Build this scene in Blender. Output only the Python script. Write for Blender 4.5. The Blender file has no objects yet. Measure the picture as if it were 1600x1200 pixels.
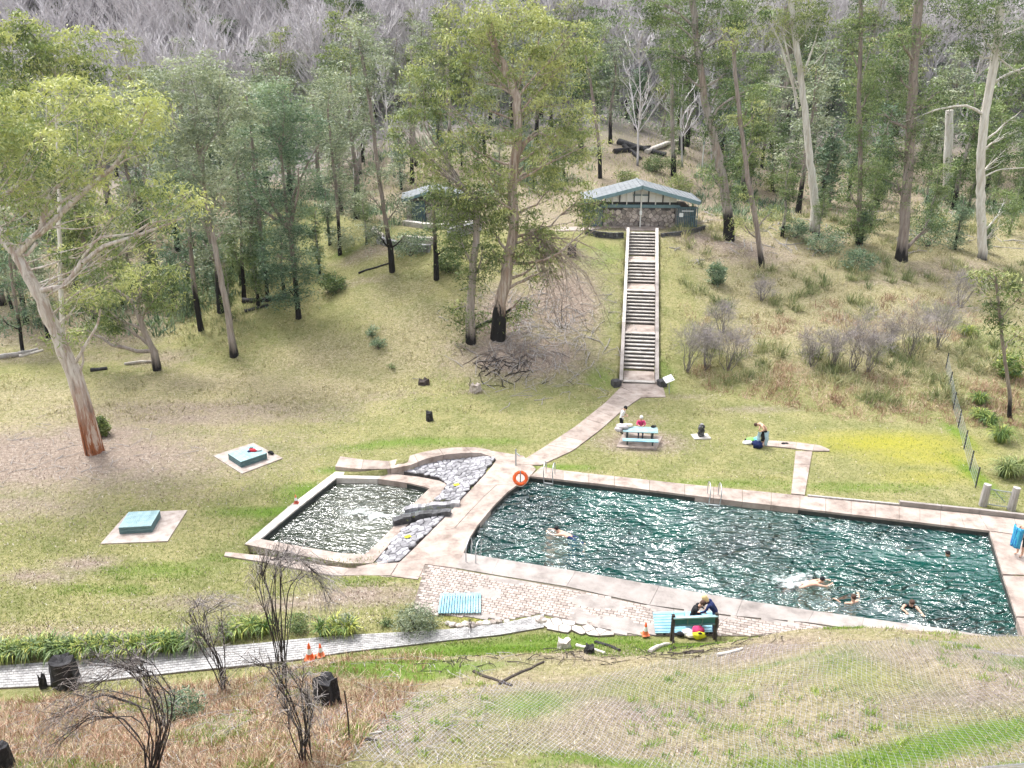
import bpy, math, random
import numpy as np
from mathutils import Vector, Matrix
rad = math.radians
D = bpy.data
SC = bpy.context.scene
COL = SC.collection
# ------------------------------------------------------------------ camera, sky, sun, exposure
PITCH = rad(20.6); CAMZ = 19.0; FPX = 1250.0
cam_d = D.cameras.new('camera'); cam = D.objects.new('camera', cam_d); COL.objects.link(cam)
cam.location = (0, 0, CAMZ); cam.rotation_euler = (math.pi/2 - PITCH, 0, 0)
cam_d.sensor_width = 36; cam_d.lens = 36*FPX/1600; cam_d.clip_end = 3000; cam_d.clip_start = 0.1
SC.camera = cam
W = D.worlds.new('World'); SC.world = W; W.use_nodes = True
nt = W.node_tree; nt.nodes.clear()
sky = nt.nodes.new('ShaderNodeTexSky'); sky.sky_type = 'NISHITA'; sky.sun_disc = False
SUN_EL, SUN_AZ = rad(62), rad(318)           # azimuth measured clockwise from +Y
sky.sun_elevation = SUN_EL; sky.sun_rotation = SUN_AZ
sky.air_density = 1.0; sky.dust_density = 4.0; sky.ozone_density = 1.0
# thin overcast: cloud cover greys the blue sky
hs = nt.nodes.new('ShaderNodeHueSaturation'); hs.inputs['Saturation'].default_value = 0.25
tc = nt.nodes.new('ShaderNodeTexCoord'); nz = nt.nodes.new('ShaderNodeTexNoise')
nz.inputs['Scale'].default_value = 3.0; nz.inputs['Detail'].default_value = 5
mr = nt.nodes.new('ShaderNodeMapRange'); mr.inputs[1].default_value = .3; mr.inputs[2].default_value = .7
mr.inputs[3].default_value = .85; mr.inputs[4].default_value = 1.6
mx = nt.nodes.new('ShaderNodeMix'); mx.data_type = 'RGBA'; mx.blend_type = 'MULTIPLY'; mx.inputs[0].default_value = 1
bg = nt.nodes.new('ShaderNodeBackground'); bg.inputs[1].default_value = 0.15
wo = nt.nodes.new('ShaderNodeOutputWorld'); L = nt.links.new
L(sky.outputs[0], hs.inputs['Color']); L(hs.outputs[0], mx.inputs[6])
L(tc.outputs['Generated'], nz.inputs['Vector']); L(nz.outputs[0], mr.inputs[0]); L(mr.outputs[0], mx.inputs[7])
L(mx.outputs[2], bg.inputs[0]); L(bg.outputs[0], wo.inputs[0])
sun_d = D.lights.new('sun', 'SUN'); sun_d.energy = 1.5; sun_d.angle = rad(10); sun_d.color = (1, .965, .91)
sun = D.objects.new('sun', sun_d); COL.objects.link(sun)
sd = Vector((math.sin(SUN_AZ)*math.cos(SUN_EL), math.cos(SUN_AZ)*math.cos(SUN_EL), math.sin(SUN_EL)))
sun.rotation_euler = sd.to_track_quat('Z', 'Y').to_euler(); sun.location = (0, 0, 60)
SC.view_settings.view_transform = 'Standard'; SC.view_settings.look = 'None'
SC.view_settings.gamma = 1; SC.view_settings.use_curve_mapping = False
SC.view_settings.exposure = 1.38
SC.cycles.max_bounces = 5; SC.cycles.diffuse_bounces = 3; SC.cycles.transmission_bounces = 3
SC.cycles.transparent_max_bounces = 4; SC.cycles.volume_bounces = 1

# ------------------------------------------------------------------ picture geometry -> world
ct, st = math.cos(PITCH), math.sin(PITCH)
def ray(px, py):
    u, v = (px-800)/FPX, (py-600)/FPX
    return np.array([u, ct - v*st, -st - v*ct])
def at(px, py, z=0.0):
    d = ray(px, py); t = (z-CAMZ)/d[2]
    return np.array([0, 0, CAMZ]) + d*t
def atZ(px, py, Z):
    return np.array([0, 0, CAMZ]) + ray(px, py)*Z
def sst(a, b, x):
    t = np.clip((np.asarray(x, float)-a)/(b-a), 0, 1); return t*t*(3-2*t)
def wav(x, y, s, seed=0):
    r = np.random.RandomState(seed); o = 0
    for k in range(7):
        a = r.uniform(0, 6.283); f = s*r.uniform(.6, 1.7); p = r.uniform(0, 6.283)
        o = o + np.sin((x*math.cos(a)+y*math.sin(a))*f + p)
    return o/4.0
def yfoot_back(x): return np.interp(x, [-90, -40, -26, -14, -6, 3, 13, 20, 30, 80], [58, 55, 54, 52.5, 51, 50.4, 50.2, 45.5, 44, 42])
def run_back(x): return np.interp(x, [-90, -40, -28, -19, -12, -6, 3, 13, 20, 30, 80], [52, 48, 40, 27, 19, 17.5, 17.3, 17.3, 27, 31, 34])
def yfoot_front(x): return np.interp(x, [-60, -30, -17.5, -13, -9, -6, -4, -2, 1.5, 5, 12, 18, 40], [19.9, 20.6, 21.45, 22.05, 22.7, 23.25, 23.4, 23.55, 23.9, 24.0, 23.9, 23.3, 22])
def H0(x, y):
    x = np.asarray(x, float); y = np.asarray(y, float)
    yf, rn = yfoot_back(x), run_back(x)
    t = (y-yf)/rn
    s = 0.035
    r = np.where(t < -s, 0, np.where(t < s, (t+s)**2/(4*s), t))
    r = np.where(t > 1-s, 1-np.where(t < 1+s, (1+s-t)**2/(4*s), 0), r)
    z = 7.25*r
    b = y - yf - rn
    z = z + 0.21*np.maximum(b-9, 0)
    m = np.maximum(y-118-6*wav(x, y*0, .03, 5), 0)
    z = z + 0.40*m*sst(0, 30, m) - .12*np.maximum(m-330, 0)
    z = z + sst(4, 16, b)*(.5*wav(x, y, .11, 3)+.2*wav(x, y, .4, 4)) + sst(40, 120, m)*5*wav(x, y, .025, 8)
    rough = sst(.02, .3, t)*(1-sst(.9, 1.1, t))
    far = np.maximum(sst(14, 20, x), sst(-14, -22, x)*.7)
    z = z + rough*(.06+.16*far)*wav(x, y, .6, 6)
    z = z - 0.05 - 0.42*sst(-5.5, -10, x)*(1-sst(47, 54, y))
    z = z + .02*wav(x, y, .5, 9)*(y > 24)
    yo = yfoot_front(x); d = yo-y
    lip = 1.15*sst(0, 1.5, d)*sst(5.5, 10.5, x)
    g = 0.47*np.maximum(d, 0) + lip
    g = g + sst(.3, 3, d)*(.20*wav(x, y, .9, 11)+.08*wav(x, y, 2.2, 12))
    g = g + np.maximum(12-y, 0)*.62
    g = np.minimum(g, 17.3+.0*x)
    z = np.where(d > 0, np.maximum(z, -0.5)+g, z)
    z = np.where(z > 17.3, np.where(y < 12, 17.3, z), z)
    return z
def inpoly(x, y, P):
    P = np.asarray(P)[:, :2]; c = np.zeros(np.shape(x), bool); n = len(P)
    for i in range(n):
        x1, y1 = P[i]; x2, y2 = P[(i+1) % n]
        if y1 == y2: continue
        k = ((y1 > y) != (y2 > y)) & (x < (x2-x1)*(y-y1)/(y2-y1)+x1); c ^= k
    return c
CARVE = []         # (polygon, level)
def H(x, y):
    z = H0(x, y)
    for P, lv in CARVE:
        z = np.where(inpoly(x, y, P), np.minimum(z, lv) if lv is not None else z-.6, z)
    return z
def onf(px, py, f):
    z = 0.0
    for _ in range(12): p = at(px, py, z); z = float(f(p[0], p[1]))
    return at(px, py, z)
def gr(px, py, off=0.0):
    """the point of the ground seen at this pixel"""
    d = ray(px, py); o = np.array([0, 0, CAMZ]); T = np.linspace(12, 520, 2600)
    P = o + d*T[:, None]; u = P[:, 2] < H0(P[:, 0], P[:, 1])
    if not u.any(): p = P[-1]
    else:
        k = int(np.argmax(u)); a, b = T[max(k-1, 0)], T[k]
        for _ in range(20):
            m = (a+b)/2; q = o+d*m
            if q[2] < H0(q[0], q[1]): b = m
            else: a = m
        p = o+d*b
    return np.array([p[0], p[1], float(H0(p[0], p[1]))+off])
def gz(x, y): return float(H0(x, y))
def nrm(v):
    v = np.asarray(v, float); return v/(np.linalg.norm(v)+1e-12)

# ------------------------------------------------------------------ mesh building
class MB:
    def __init__(s): s.v = []; s.f = []; s.t = []; s.m = []; s.n = 0
    def add(s, v, f, tint=0.5, mat=0):
        v = np.asarray(v, np.float32).reshape(-1, 3); f = np.asarray(f, np.int64)
        s.v.append(v); s.f.append(f+s.n); s.n += len(v)
        s.t.append(np.broadcast_to(np.asarray(tint, np.float32), (len(v),)).copy())
        s.m.append(np.full(len(f), mat, np.int32)); return s
    def mesh(s, name, mats, smooth=False):
        me = D.meshes.new(name)
        if not s.v: return me
        V = np.concatenate(s.v); T = np.concatenate(s.t)
        tot = np.concatenate([np.full(len(f), f.shape[1], np.int32) for f in s.f])
        idx = np.concatenate([f.ravel() for f in s.f]).astype(np.int32)
        me.vertices.add(len(V)); me.vertices.foreach_set('co', V.ravel())
        me.loops.add(len(idx)); me.loops.foreach_set('vertex_index', idx)
        me.polygons.add(len(tot))
        me.polygons.foreach_set('loop_start', np.concatenate([[0], np.cumsum(tot)[:-1]]).astype(np.int32))
        me.polygons.foreach_set('loop_total', tot)
        me.polygons.foreach_set('material_index', np.concatenate(s.m))
        me.polygons.foreach_set('use_smooth', np.full(len(tot), smooth))
        a = me.attributes.new('tint', 'FLOAT', 'POINT'); a.data.foreach_set('value', T)
        me.update(calc_edges=True)
        for m in (mats if isinstance(mats, (list, tuple)) else [mats]): me.materials.append(m)
        return me
    def build(s, name, mats, parent=None, smooth=False, kind=None):
        o = D.objects.new(name, s.mesh(name, mats, smooth)); COL.objects.link(o)
        if parent is not None: o.parent = parent
        if kind: o['kind'] = kind
        return o
    def box(s, c, size, R=None, tint=0.5, mat=0, bev=0.0):
        h = np.asarray(size, float)/2
        if bev <= 0:
            v = np.array([[x, y, z] for z in (-1, 1) for y in (-1, 1) for x in (-1, 1)])*h
            f = [[0, 2, 3, 1], [4, 5, 7, 6], [0, 1, 5, 4], [2, 6, 7, 3], [0, 4, 6, 2], [1, 3, 7, 5]]
        else:      # top edge chamfered
            b = bev
            v = np.array([[x*h[0], y*h[1], -h[2]] for y in (-1, 1) for x in (-1, 1)] + [[x*h[0], y*h[1], h[2]-b] for y in (-1, 1) for x in (-1, 1)] +
                         [[x*(h[0]-b), y*(h[1]-b), h[2]] for y in (-1, 1) for x in (-1, 1)])
            f = [[0, 2, 3, 1], [8, 9, 11, 10]]
            for o in (0, 4): f += [[o, o+1, o+5, o+4], [o+1, o+3, o+7, o+5], [o+3, o+2, o+6, o+7], [o+2, o, o+4, o+6]]
        if R is not None: v = v @ np.asarray(R).T
        return s.add(v+np.asarray(c), f, tint, mat)
    def beam(s, a, b, w, h, tint=.5, mat=0, up=(0, 0, 1)):
        a = np.asarray(a, float); b = np.asarray(b, float); d = b-a; l = np.linalg.norm(d); x = d/l
        y = nrm(np.cross(up, x)); z = np.cross(x, y)
        return s.box((a+b)/2, (l, w, h), np.array([x, y, z]).T, tint, mat)
    def tube(s, P, r, n=6, tint=.5, mat=0, cap=True, wob=0.0, rng=None):
        P = np.asarray(P, float); k = len(P); r = np.broadcast_to(np.asarray(r, float), (k,))
        T = np.gradient(P, axis=0); T /= np.linalg.norm(T, axis=1)[:, None]+1e-9
        ref = np.array([0, 0, 1.]) if abs(nrm(P[-1]-P[0])[2]) < .8 else np.array([1., 0, 0])
        A = np.cross(T, ref); A /= np.linalg.norm(A, axis=1)[:, None]+1e-9; B = np.cross(T, A)
        ang = np.arange(n)*2*math.pi/n
        rr = r[:, None]*np.ones(n)
        if wob and rng is not None: rr = rr*(1+wob*(rng.rand(k, n)-.5)+wob*.6*np.sin(ang*3+rng.rand()*6))
        V = P[:, None, :] + (A[:, None, :]*np.cos(ang)[None, :, None] + B[:, None, :]*np.sin(ang)[None, :, None])*rr[:, :, None]
        i = np.arange(k-1)[:, None]*n; j = np.arange(n)[None, :]; j2 = (j+1) % n
        F = np.stack([i+j, i+j2, i+n+j2, i+n+j], -1).reshape(-1, 4)
        t = np.repeat(np.broadcast_to(np.asarray(tint, float), (k,)), n)
        s.add(V.reshape(-1, 3), F, t, mat)
        if cap and n >= 3:
            e = V[[0, -1]].reshape(2, n, 3)
            for q, rv in ((0, False), (1, True)):
                c = e[q].mean(0); vv = np.vstack([e[q], c]); a = np.arange(n); b = (a+1) % n
                if rv: a, b = b, a
                s.add(vv, np.stack([b, a, np.full(n, n)], -1), t[0] if q == 0 else t[-1], mat)
        return s
    def prism(s, P, z0, z1, tint=.5, mat=0, inset=0.0):
        """P polygon (n,2) or (n,3) seen from above; z0 lower, z1 upper (scalars or per-vertex)"""
        P = np.asarray(P, float); n = len(P)
        ar = 0.5*np.sum(P[:, 0]*np.roll(P[:, 1], -1)-np.roll(P[:, 0], -1)*P[:, 1])
        if ar < 0: P = P[::-1]; z0 = np.broadcast_to(z0, (n,))[::-1]; z1 = np.broadcast_to(z1, (n,))[::-1]
        z0 = np.broadcast_to(z0, (n,)); z1 = np.broadcast_to(z1, (n,))
        lo = np.c_[P[:, :2], z0]; hi = np.c_[P[:, :2], z1]
        a = np.arange(n); b = (a+1) % n
        s.add(np.vstack([lo, hi]), np.stack([a, b, b+n, a+n], -1), tint, mat)
        from mathutils.geometry import tessellate_polygon
        tr = tessellate_polygon([[Vector((p[0], p[1], 0)) for p in P]])
        T = []
        for t in tr:
            q = P[list(t), :2]; c = (q[1, 0]-q[0, 0])*(q[2, 1]-q[0, 1])-(q[1, 1]-q[0, 1])*(q[2, 0]-q[0, 0])
            T.append(list(t) if c > 0 else list(t)[::-1])
        s.add(hi, T, tint, mat)
        return s
    def sphere(s, c, r, nu=8, nv=6, tint=.5, mat=0, wob=0, rng=None):
        r = np.broadcast_to(np.asarray(r, float), (3,)); V = [[0, 0, 1]]
        for i in range(1, nv):
            a = math.pi*i/nv
            for j in range(nu): b = 2*math.pi*j/nu; V.append([math.sin(a)*math.cos(b), math.sin(a)*math.sin(b), math.cos(a)])
        V.append([0, 0, -1]); V = np.array(V)
        if wob and rng is not None: V = V*(1+wob*(rng.rand(len(V), 1)-.5))
        q = [[1+(i)*nu+j, 1+(i+1)*nu+j, 1+(i+1)*nu+(j+1) % nu, 1+i*nu+(j+1) % nu] for i in range(nv-2) for j in range(nu)]
        t = [[0, 1+j, 1+(j+1) % nu] for j in range(nu)] + [[len(V)-1, 1+(nv-2)*nu+(j+1) % nu, 1+(nv-2)*nu+j] for j in range(nu)]
        V = V*r+np.asarray(c); n0 = s.n
        s.add(V, q if q else np.zeros((0, 4), int), tint, mat)
        s.f.append(np.array(t)+n0); s.m.append(np.full(len(t), mat, np.int32)); return s
    def lathe(s, prof, n=14, c=(0, 0, 0), tint=.5, mat=0):
        P = np.array([[0, 0, z] for r, z in prof], float)+np.asarray(c)
        k = len(prof); ang = np.arange(n)*2*math.pi/n; R = np.array([r for r, z in prof])
        V = P[:, None, :]+np.stack([np.cos(ang)[None]*R[:, None], np.sin(ang)[None]*R[:, None], 0*R[:, None]*ang[None]], -1)
        i = np.arange(k-1)[:, None]*n; j = np.arange(n)[None, :]; j2 = (j+1) % n
        return s.add(V.reshape(-1, 3), np.stack([i+j, i+j2, i+n+j2, i+n+j], -1).reshape(-1, 4), tint, mat)
def empty(name, loc, rz=0.0):
    o = D.objects.new(name, None); COL.objects.link(o); o.location = tuple(float(q) for q in loc)
    o.rotation_euler = (0, 0, rz); o.empty_display_size = .2; return o
def tag(o, label=None, cat=None, group=None, kind=None):
    if label: o['label'] = label
    if cat: o['category'] = cat
    if group: o['group'] = group
    if kind: o['kind'] = kind
    return o
def copy_tree(o, parent=None):
    c = o.copy(); COL.objects.link(c); c.parent = parent
    for ch in list(o.children): copy_tree(ch, c)
    return c
def rz(a): c, s = math.cos(a), math.sin(a); return np.array([[c, -s, 0], [s, c, 0], [0, 0, 1]])

# ------------------------------------------------------------------ materials
def newmat(name):
    m = D.materials.new(name); m.use_nodes = True; t = m.node_tree; t.nodes.clear()
    o = t.nodes.new('ShaderNodeOutputMaterial'); b = t.nodes.new('ShaderNodeBsdfPrincipled')
    t.links.new(b.outputs[0], o.inputs[0]); b.inputs['Specular IOR Level'].default_value = .3
    return m, t, b, o
def nd(t, kind, **kw):
    n = t.nodes.new(kind)
    for k, v in kw.items():
        if k[0] == 'i' and k[1:].isdigit(): n.inputs[int(k[1:])].default_value = v
        elif k in n.inputs: n.inputs[k].default_value = v
        else: setattr(n, k, v)
    return n
def ramp(t, stops, src, interp='LINEAR'):
    r = t.nodes.new('ShaderNodeValToRGB'); r.color_ramp.interpolation = interp; e = r.color_ramp.elements
    while len(e) < len(stops): e.new(.5)
    for q, (p, c) in zip(e, stops): q.position = p; q.color = (*c, 1) if len(c) == 3 else c
    t.links.new(src, r.inputs[0]); return r.outputs[0]
def g1(v): return (v, v, v)
def coords(t, scale=(1, 1, 1), kind='Object'):
    c = t.nodes.new('ShaderNodeTexCoord'); m = nd(t, 'ShaderNodeMapping'); m.inputs['Scale'].default_value = scale
    t.links.new(c.outputs[kind], m.inputs[0]); return m.outputs[0]
def geo(t, scale=(1, 1, 1)):
    c = t.nodes.new('ShaderNodeNewGeometry'); m = nd(t, 'ShaderNodeMapping'); m.inputs['Scale'].default_value = scale
    t.links.new(c.outputs['Position'], m.inputs[0]); return m.outputs[0]
def noise(t, vec, scale, detail=4, rough=.6, dist=0):
    n = nd(t, 'ShaderNodeTexNoise', Scale=scale, Detail=detail, Roughness=rough, Distortion=dist)
    t.links.new(vec, n.inputs['Vector']); return n.outputs[0]
def mix(t, fac, a, b, mode='MIX'):
    m = nd(t, 'ShaderNodeMix', data_type='RGBA', blend_type=mode)
    for s, q in ((fac, 0), (a, 6), (b, 7)):
        if isinstance(s, (int, float)): m.inputs[q].default_value = s
        elif isinstance(s, tuple): m.inputs[q].default_value = (*s, 1) if len(s) == 3 else s
        else: t.links.new(s, m.inputs[q])
    return m.outputs[2]
def bump(t, b, h, strength=.5, dist=.02):
    n = nd(t, 'ShaderNodeBump', Strength=strength, Distance=dist)
    t.links.new(h, n.inputs['Height']); t.links.new(n.outputs[0], b.inputs['Normal'])
def attr(t, name='tint'):
    a = nd(t, 'ShaderNodeAttribute', attribute_name=name); return a
def plain(name, cols, scale=3., rough=.8, bmp=.3, bscale=30., tintmix=0.0, metal=0.0, spec=.3, vec=(1, 1, 1), tintc=None, world=False, dist=.01):
    m, t, b, o = newmat(name); b.inputs['Roughness'].default_value = rough; b.inputs['Metallic'].default_value = metal
    b.inputs['Specular IOR Level'].default_value = spec
    c = geo(t, vec) if world else coords(t, vec)
    n = noise(t, c, scale, 6, .65); k = len(cols)
    col = ramp(t, [(.3+.4*i/max(k-1, 1), q) for i, q in enumerate(cols)], n)
    if tintmix:
        a = attr(t)
        mm = nd(t, 'ShaderNodeMapRange'); mm.inputs[3].default_value = 1-tintmix; mm.inputs[4].default_value = 1+tintmix
        t.links.new(a.outputs['Fac'], mm.inputs[0])
        v = nd(t, 'ShaderNodeVectorMath', operation='SCALE'); t.links.new(col, v.inputs[0]); t.links.new(mm.outputs[0], v.inputs['Scale']); col = v.outputs[0]
    if tintc: col = mix(t, ramp(t, [(tintc[0], g1(0)), (tintc[1], g1(1))], attr(t).outputs['Fac']), col, tintc[2])
    t.links.new(col, b.inputs['Base Color'])
    if bmp: bump(t, b, noise(t, c, bscale, 5, .7), bmp, dist)
    return m
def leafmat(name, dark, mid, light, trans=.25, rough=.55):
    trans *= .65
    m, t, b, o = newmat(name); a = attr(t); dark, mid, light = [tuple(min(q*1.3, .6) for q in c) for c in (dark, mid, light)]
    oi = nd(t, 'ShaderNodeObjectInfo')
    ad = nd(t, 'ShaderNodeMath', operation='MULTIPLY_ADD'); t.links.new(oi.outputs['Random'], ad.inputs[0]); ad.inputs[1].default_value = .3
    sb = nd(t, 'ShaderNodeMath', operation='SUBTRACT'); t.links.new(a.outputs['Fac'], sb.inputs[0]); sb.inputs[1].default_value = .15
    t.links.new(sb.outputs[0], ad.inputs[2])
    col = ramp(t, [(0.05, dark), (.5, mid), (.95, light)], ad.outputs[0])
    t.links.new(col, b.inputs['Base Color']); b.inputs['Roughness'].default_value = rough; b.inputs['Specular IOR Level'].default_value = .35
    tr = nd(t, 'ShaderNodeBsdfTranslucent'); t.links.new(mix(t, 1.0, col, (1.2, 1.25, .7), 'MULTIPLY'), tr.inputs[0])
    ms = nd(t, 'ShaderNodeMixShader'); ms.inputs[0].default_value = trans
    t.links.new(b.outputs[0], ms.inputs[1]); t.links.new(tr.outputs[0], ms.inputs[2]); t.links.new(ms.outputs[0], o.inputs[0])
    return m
def barkmat(name, cols, char_h, char=(.012, .011, .012), streak=(.20, .09, .04), sfac=.3, char_soft=.6, char2=None):
    """object space: z is height above the base"""
    m, t, b, o = newmat(name); c = coords(t, (3, 3, .35)); c1 = coords(t)
    n = noise(t, c, 2.2, 6, .7); k = len(cols)
    col = ramp(t, [(.28+.44*i/max(k-1, 1), q) for i, q in enumerate(cols)], n)
    s = ramp(t, [(.5, g1(0)), (.62, g1(1))], noise(t, coords(t, (2, 2, .22)), 1.3, 4, .6, .4))
    z = nd(t, 'ShaderNodeSeparateXYZ'); t.links.new(c1, z.inputs[0])
    if sfac:
        f = nd(t, 'ShaderNodeMath', operation='MULTIPLY'); t.links.new(s, f.inputs[0]); f.inputs[1].default_value = sfac
        col = mix(t, f.outputs[0], col, streak)
    h = nd(t, 'ShaderNodeMath', operation='MULTIPLY_ADD'); t.links.new(noise(t, coords(t, (1.5, 1.5, .3)), 1.1, 5, .7), h.inputs[0]); h.inputs[1].default_value = char_h*1.6+.4
    t.links.new(z.outputs[2], h.inputs[2])
    mr = nd(t, 'ShaderNodeMapRange'); t.links.new(h.outputs[0], mr.inputs[0])
    e = char_h + (char_h*1.6+.4)*.5
    mr.inputs[1].default_value = e-char_soft; mr.inputs[2].default_value = e+char_soft*.5
    if char2:
        sn = noise(t, coords(t, (2.6, 2.6, .3)), 1.6, 5, .7, .3); char = mix(t, ramp(t, [(.52, g1(0)), (.58, g1(1))], sn), mix(t, ramp(t, [(.40, g1(0)), (.46, g1(1))], sn), char2[0], char), char2[1])
    col = mix(t, mr.outputs[0], char, col)
    t.links.new(col, b.inputs['Base Color']); b.inputs['Roughness'].default_value = .85
    bump(t, b, noise(t, coords(t, (8, 8, 1)), 2.5, 5, .7), .7, .05)
    return m
M = {}
M['concrete'] = plain('concrete', [(.17, .13, .11), (.32, .265, .235), (.41, .355, .32)], 1.3, .85, .35, 60, tintmix=.12, world=True)
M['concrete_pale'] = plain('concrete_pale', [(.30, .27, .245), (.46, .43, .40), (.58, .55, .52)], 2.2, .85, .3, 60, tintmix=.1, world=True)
M['concrete_grey'] = plain('concrete_grey', [(.17, .15, .14), (.29, .26, .245), (.36, .33, .315)], 1.1, .85, .35, 50, tintmix=.12, world=True)
M['paver'] = plain('paver', [(.24, .195, .17), (.34, .29, .265), (.43, .385, .355)], 3, .85, .3, 40, tintmix=.22, world=True)
M['paver_grey'] = plain('paver_grey', [(.23, .225, .23), (.33, .325, .325), (.42, .41, .41)], 3, .85, .3, 40, tintmix=.2, world=True)
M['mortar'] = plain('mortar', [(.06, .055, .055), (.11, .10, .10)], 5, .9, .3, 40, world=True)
M['paver_joint'] = plain('paver_joint', [(.12, .10, .085), (.2, .17, .15)], 5, .9, .3, 40, world=True)
M['stone'] = plain('stone', [(.17, .165, .18), (.27, .265, .285), (.38, .375, .39)], 4, .8, .5, 14, tintmix=.4, world=True)
M['stone_warm'] = plain('stone_warm', [(.22, .185, .17), (.38, .33, .30), (.56, .50, .46)], 4, .85, .5, 14, tintmix=.45, world=True)
M['stone_dark'] = plain('stone_dark', [(.03, .03, .034), (.07, .07, .075), (.12, .12, .125)], 5, .85, .5, 14, tintmix=.4, world=True)
M['pool_wall'] = plain('pool_wall', [(.02, .025, .025), (.05, .055, .05)], 2, .7, .2, 20, world=True)
M['roof_blue'] = plain('roof_blue', [(.11, .125, .135), (.16, .175, .19), (.22, .235, .245)], 1.5, .7, .1, 20, tintmix=.08)
M['trim_blue'] = plain('trim_blue', [(.12, .20, .23), (.17, .26, .29)], 3, .6, .1, 20, tintmix=.1)
M['slat_blue'] = plain('slat_blue', [(.07, .125, .155), (.11, .18, .21)], 3, .6, .1, 20, tintmix=.15)
M['teal_side'] = plain('teal_side', [(.08, .15, .16), (.12, .20, .215)], 4, .6, .1, 20, tintmix=.12)
M['teal_top'] = plain('teal_top', [(.19, .30, .33), (.26, .39, .42), (.33, .45, .47)], 3, .6, .1, 20, tintmix=.08)
M['sky_slat'] = plain('sky_slat', [(.15, .33, .43), (.22, .42, .52), (.31, .50, .58)], 2, .55, .1, 20, tintmix=.1)
M['sign_teal'] = plain('sign_teal', [(.03, .13, .145), (.045, .17, .18)], 3, .5, .1, 20)
M['white'] = plain('white', [(.70, .71, .72), (.82, .82, .82)], 4, .6, .05, 20)
M['offwhite'] = plain('offwhite', [(.62, .62, .60), (.75, .75, .73)], 3, .7, .1, 20)
M['darkwood'] = plain('darkwood', [(.03, .025, .022), (.07, .055, .05)], 8, .85, .5, 30)
M['greywood'] = plain('greywood', [(.20, .18, .165), (.33, .31, .30), (.42, .40, .39)], 3, .85, .6, 12, vec=(3, 3, .6))
M['palewood'] = plain('palewood', [(.32, .28, .25), (.5, .46, .42), (.6, .57, .54)], 5, .85, .4, 20)
M['char'] = plain('char', [(.006, .006, .007), (.018, .017, .02), (.05, .05, .055)], 6, .65, 1.0, 9, dist=.05)
M['twig_dark'] = plain('twig_dark', [(.03, .026, .027), (.07, .06, .062)], 6, .8, .2, 30, tintc=(.45, 1.0, (.34, .31, .30)))
M['twig_grey'] = plain('twig_grey', [(.11, .10, .095), (.19, .175, .168)], 6, .85, 0, 30, tintc=(.2, 1.0, (.30, .27, .275)))
M['steel'] = plain('steel', [(.42, .44, .46), (.55, .57, .6)], 5, .35, .05, 30, metal=.7)
M['metal_grey'] = plain('metal_grey', [(.22, .25, .27), (.34, .37, .39)], 5, .5, .05, 30, metal=.3)
M['metal_dark'] = plain('metal_dark', [(.03, .035, .04), (.06, .065, .07)], 5, .55, .05, 30)
M['orange'] = plain('orange', [(.75, .10, .02), (.85, .15, .035)], 5, .5, .05, 30)
M['orange_faded'] = plain('orange_faded', [(.65, .15, .06), (.72, .22, .11)], 5, .6, .05, 30)
M['cone_dark'] = plain('cone_dark', [(.32, .06, .04), (.42, .10, .06)], 5, .6, .05, 30)
M['skin'] = plain('skin', [(.50, .30, .22), (.58, .37, .28)], 3, .55, .03, 60)
M['skin_tan'] = plain('skin_tan', [(.34, .18, .115), (.42, .24, .16)], 3, .55, .03, 60)
for n_, c_ in dict(black=(.012, .012, .015), navy=(.01, .02, .085), pink=(.55, .05, .16), blue=(.02, .16, .42), blonde=(.62, .48, .26), brown=(.07, .04, .03),
                   red=(.5, .03, .05), green=(.22, .55, .14), yellow=(.62, .60, .03), aqua=(.18, .55, .55), paleblue=(.40, .55, .66), darkgrey=(.05, .055, .06), denim=(.03, .06, .16), cream=(.6, .55, .45)).items():
    M[n_] = plain('cloth_'+n_, [tuple(q*.85 for q in c_), tuple(q*1.12 for q in c_)], 8, .85, .2, 50)
def plain_stripe(name, ca, cb):
    m, t, b, o = newmat(name); w = nd(t, 'ShaderNodeTexWave', Scale=9.0, Distortion=3); t.links.new(coords(t), w.inputs[0])
    t.links.new(ramp(t, [(.4, ca), (.55, cb)], w.outputs[0]), b.inputs['Base Color']); b.inputs['Roughness'].default_value = .9; return m
M['towel_stripe'] = plain_stripe('towel_stripe', (.7, .68, .68), (.10, .06, .08))
M['towel_wave'] = plain_stripe('towel_wave', (.02, .14, .42), (.06, .38, .55))
# foliage
M['leaf_yellow'] = leafmat('leaf_yellow', (.045, .075, .025), (.14, .185, .065), (.36, .375, .16), .3)
M['leaf_euc'] = leafmat('leaf_euc', (.045, .07, .02), (.14, .18, .065), (.32, .335, .14), .28)
M['leaf_grey'] = leafmat('leaf_grey', (.065, .09, .055), (.175, .21, .145), (.32, .345, .25), .25)
M['leaf_teal'] = leafmat('leaf_teal', (.035, .07, .042), (.11, .17, .105), (.23, .285, .185), .22)
M['leaf_green'] = leafmat('leaf_green', (.03, .055, .022), (.095, .145, .052), (.22, .265, .115), .25)
M['leaf_strap'] = leafmat('leaf_strap', (.03, .07, .018), (.10, .155, .035), (.33, .34, .08), .25)
M['grass_blade'] = leafmat('grass_blade', (.08, .13, .022), (.17, .19, .05), (.36, .31, .15), .2, .8)
M['lush_blade'] = leafmat('lush_blade', (.06, .15, .012), (.12, .22, .025), (.22, .28, .05), .25, .8)
M['dry_blade'] = leafmat('dry_blade', (.13, .12, .05), (.27, .24, .13), (.46, .41, .28), .15, .85)
M['tussock'] = leafmat('tussock', (.09, .12, .05), (.20, .22, .10), (.42, .38, .24), .15, .85)
M['bracken'] = leafmat('bracken', (.10, .04, .025), (.27, .14, .09), (.46, .34, .26), .12, .85)
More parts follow.
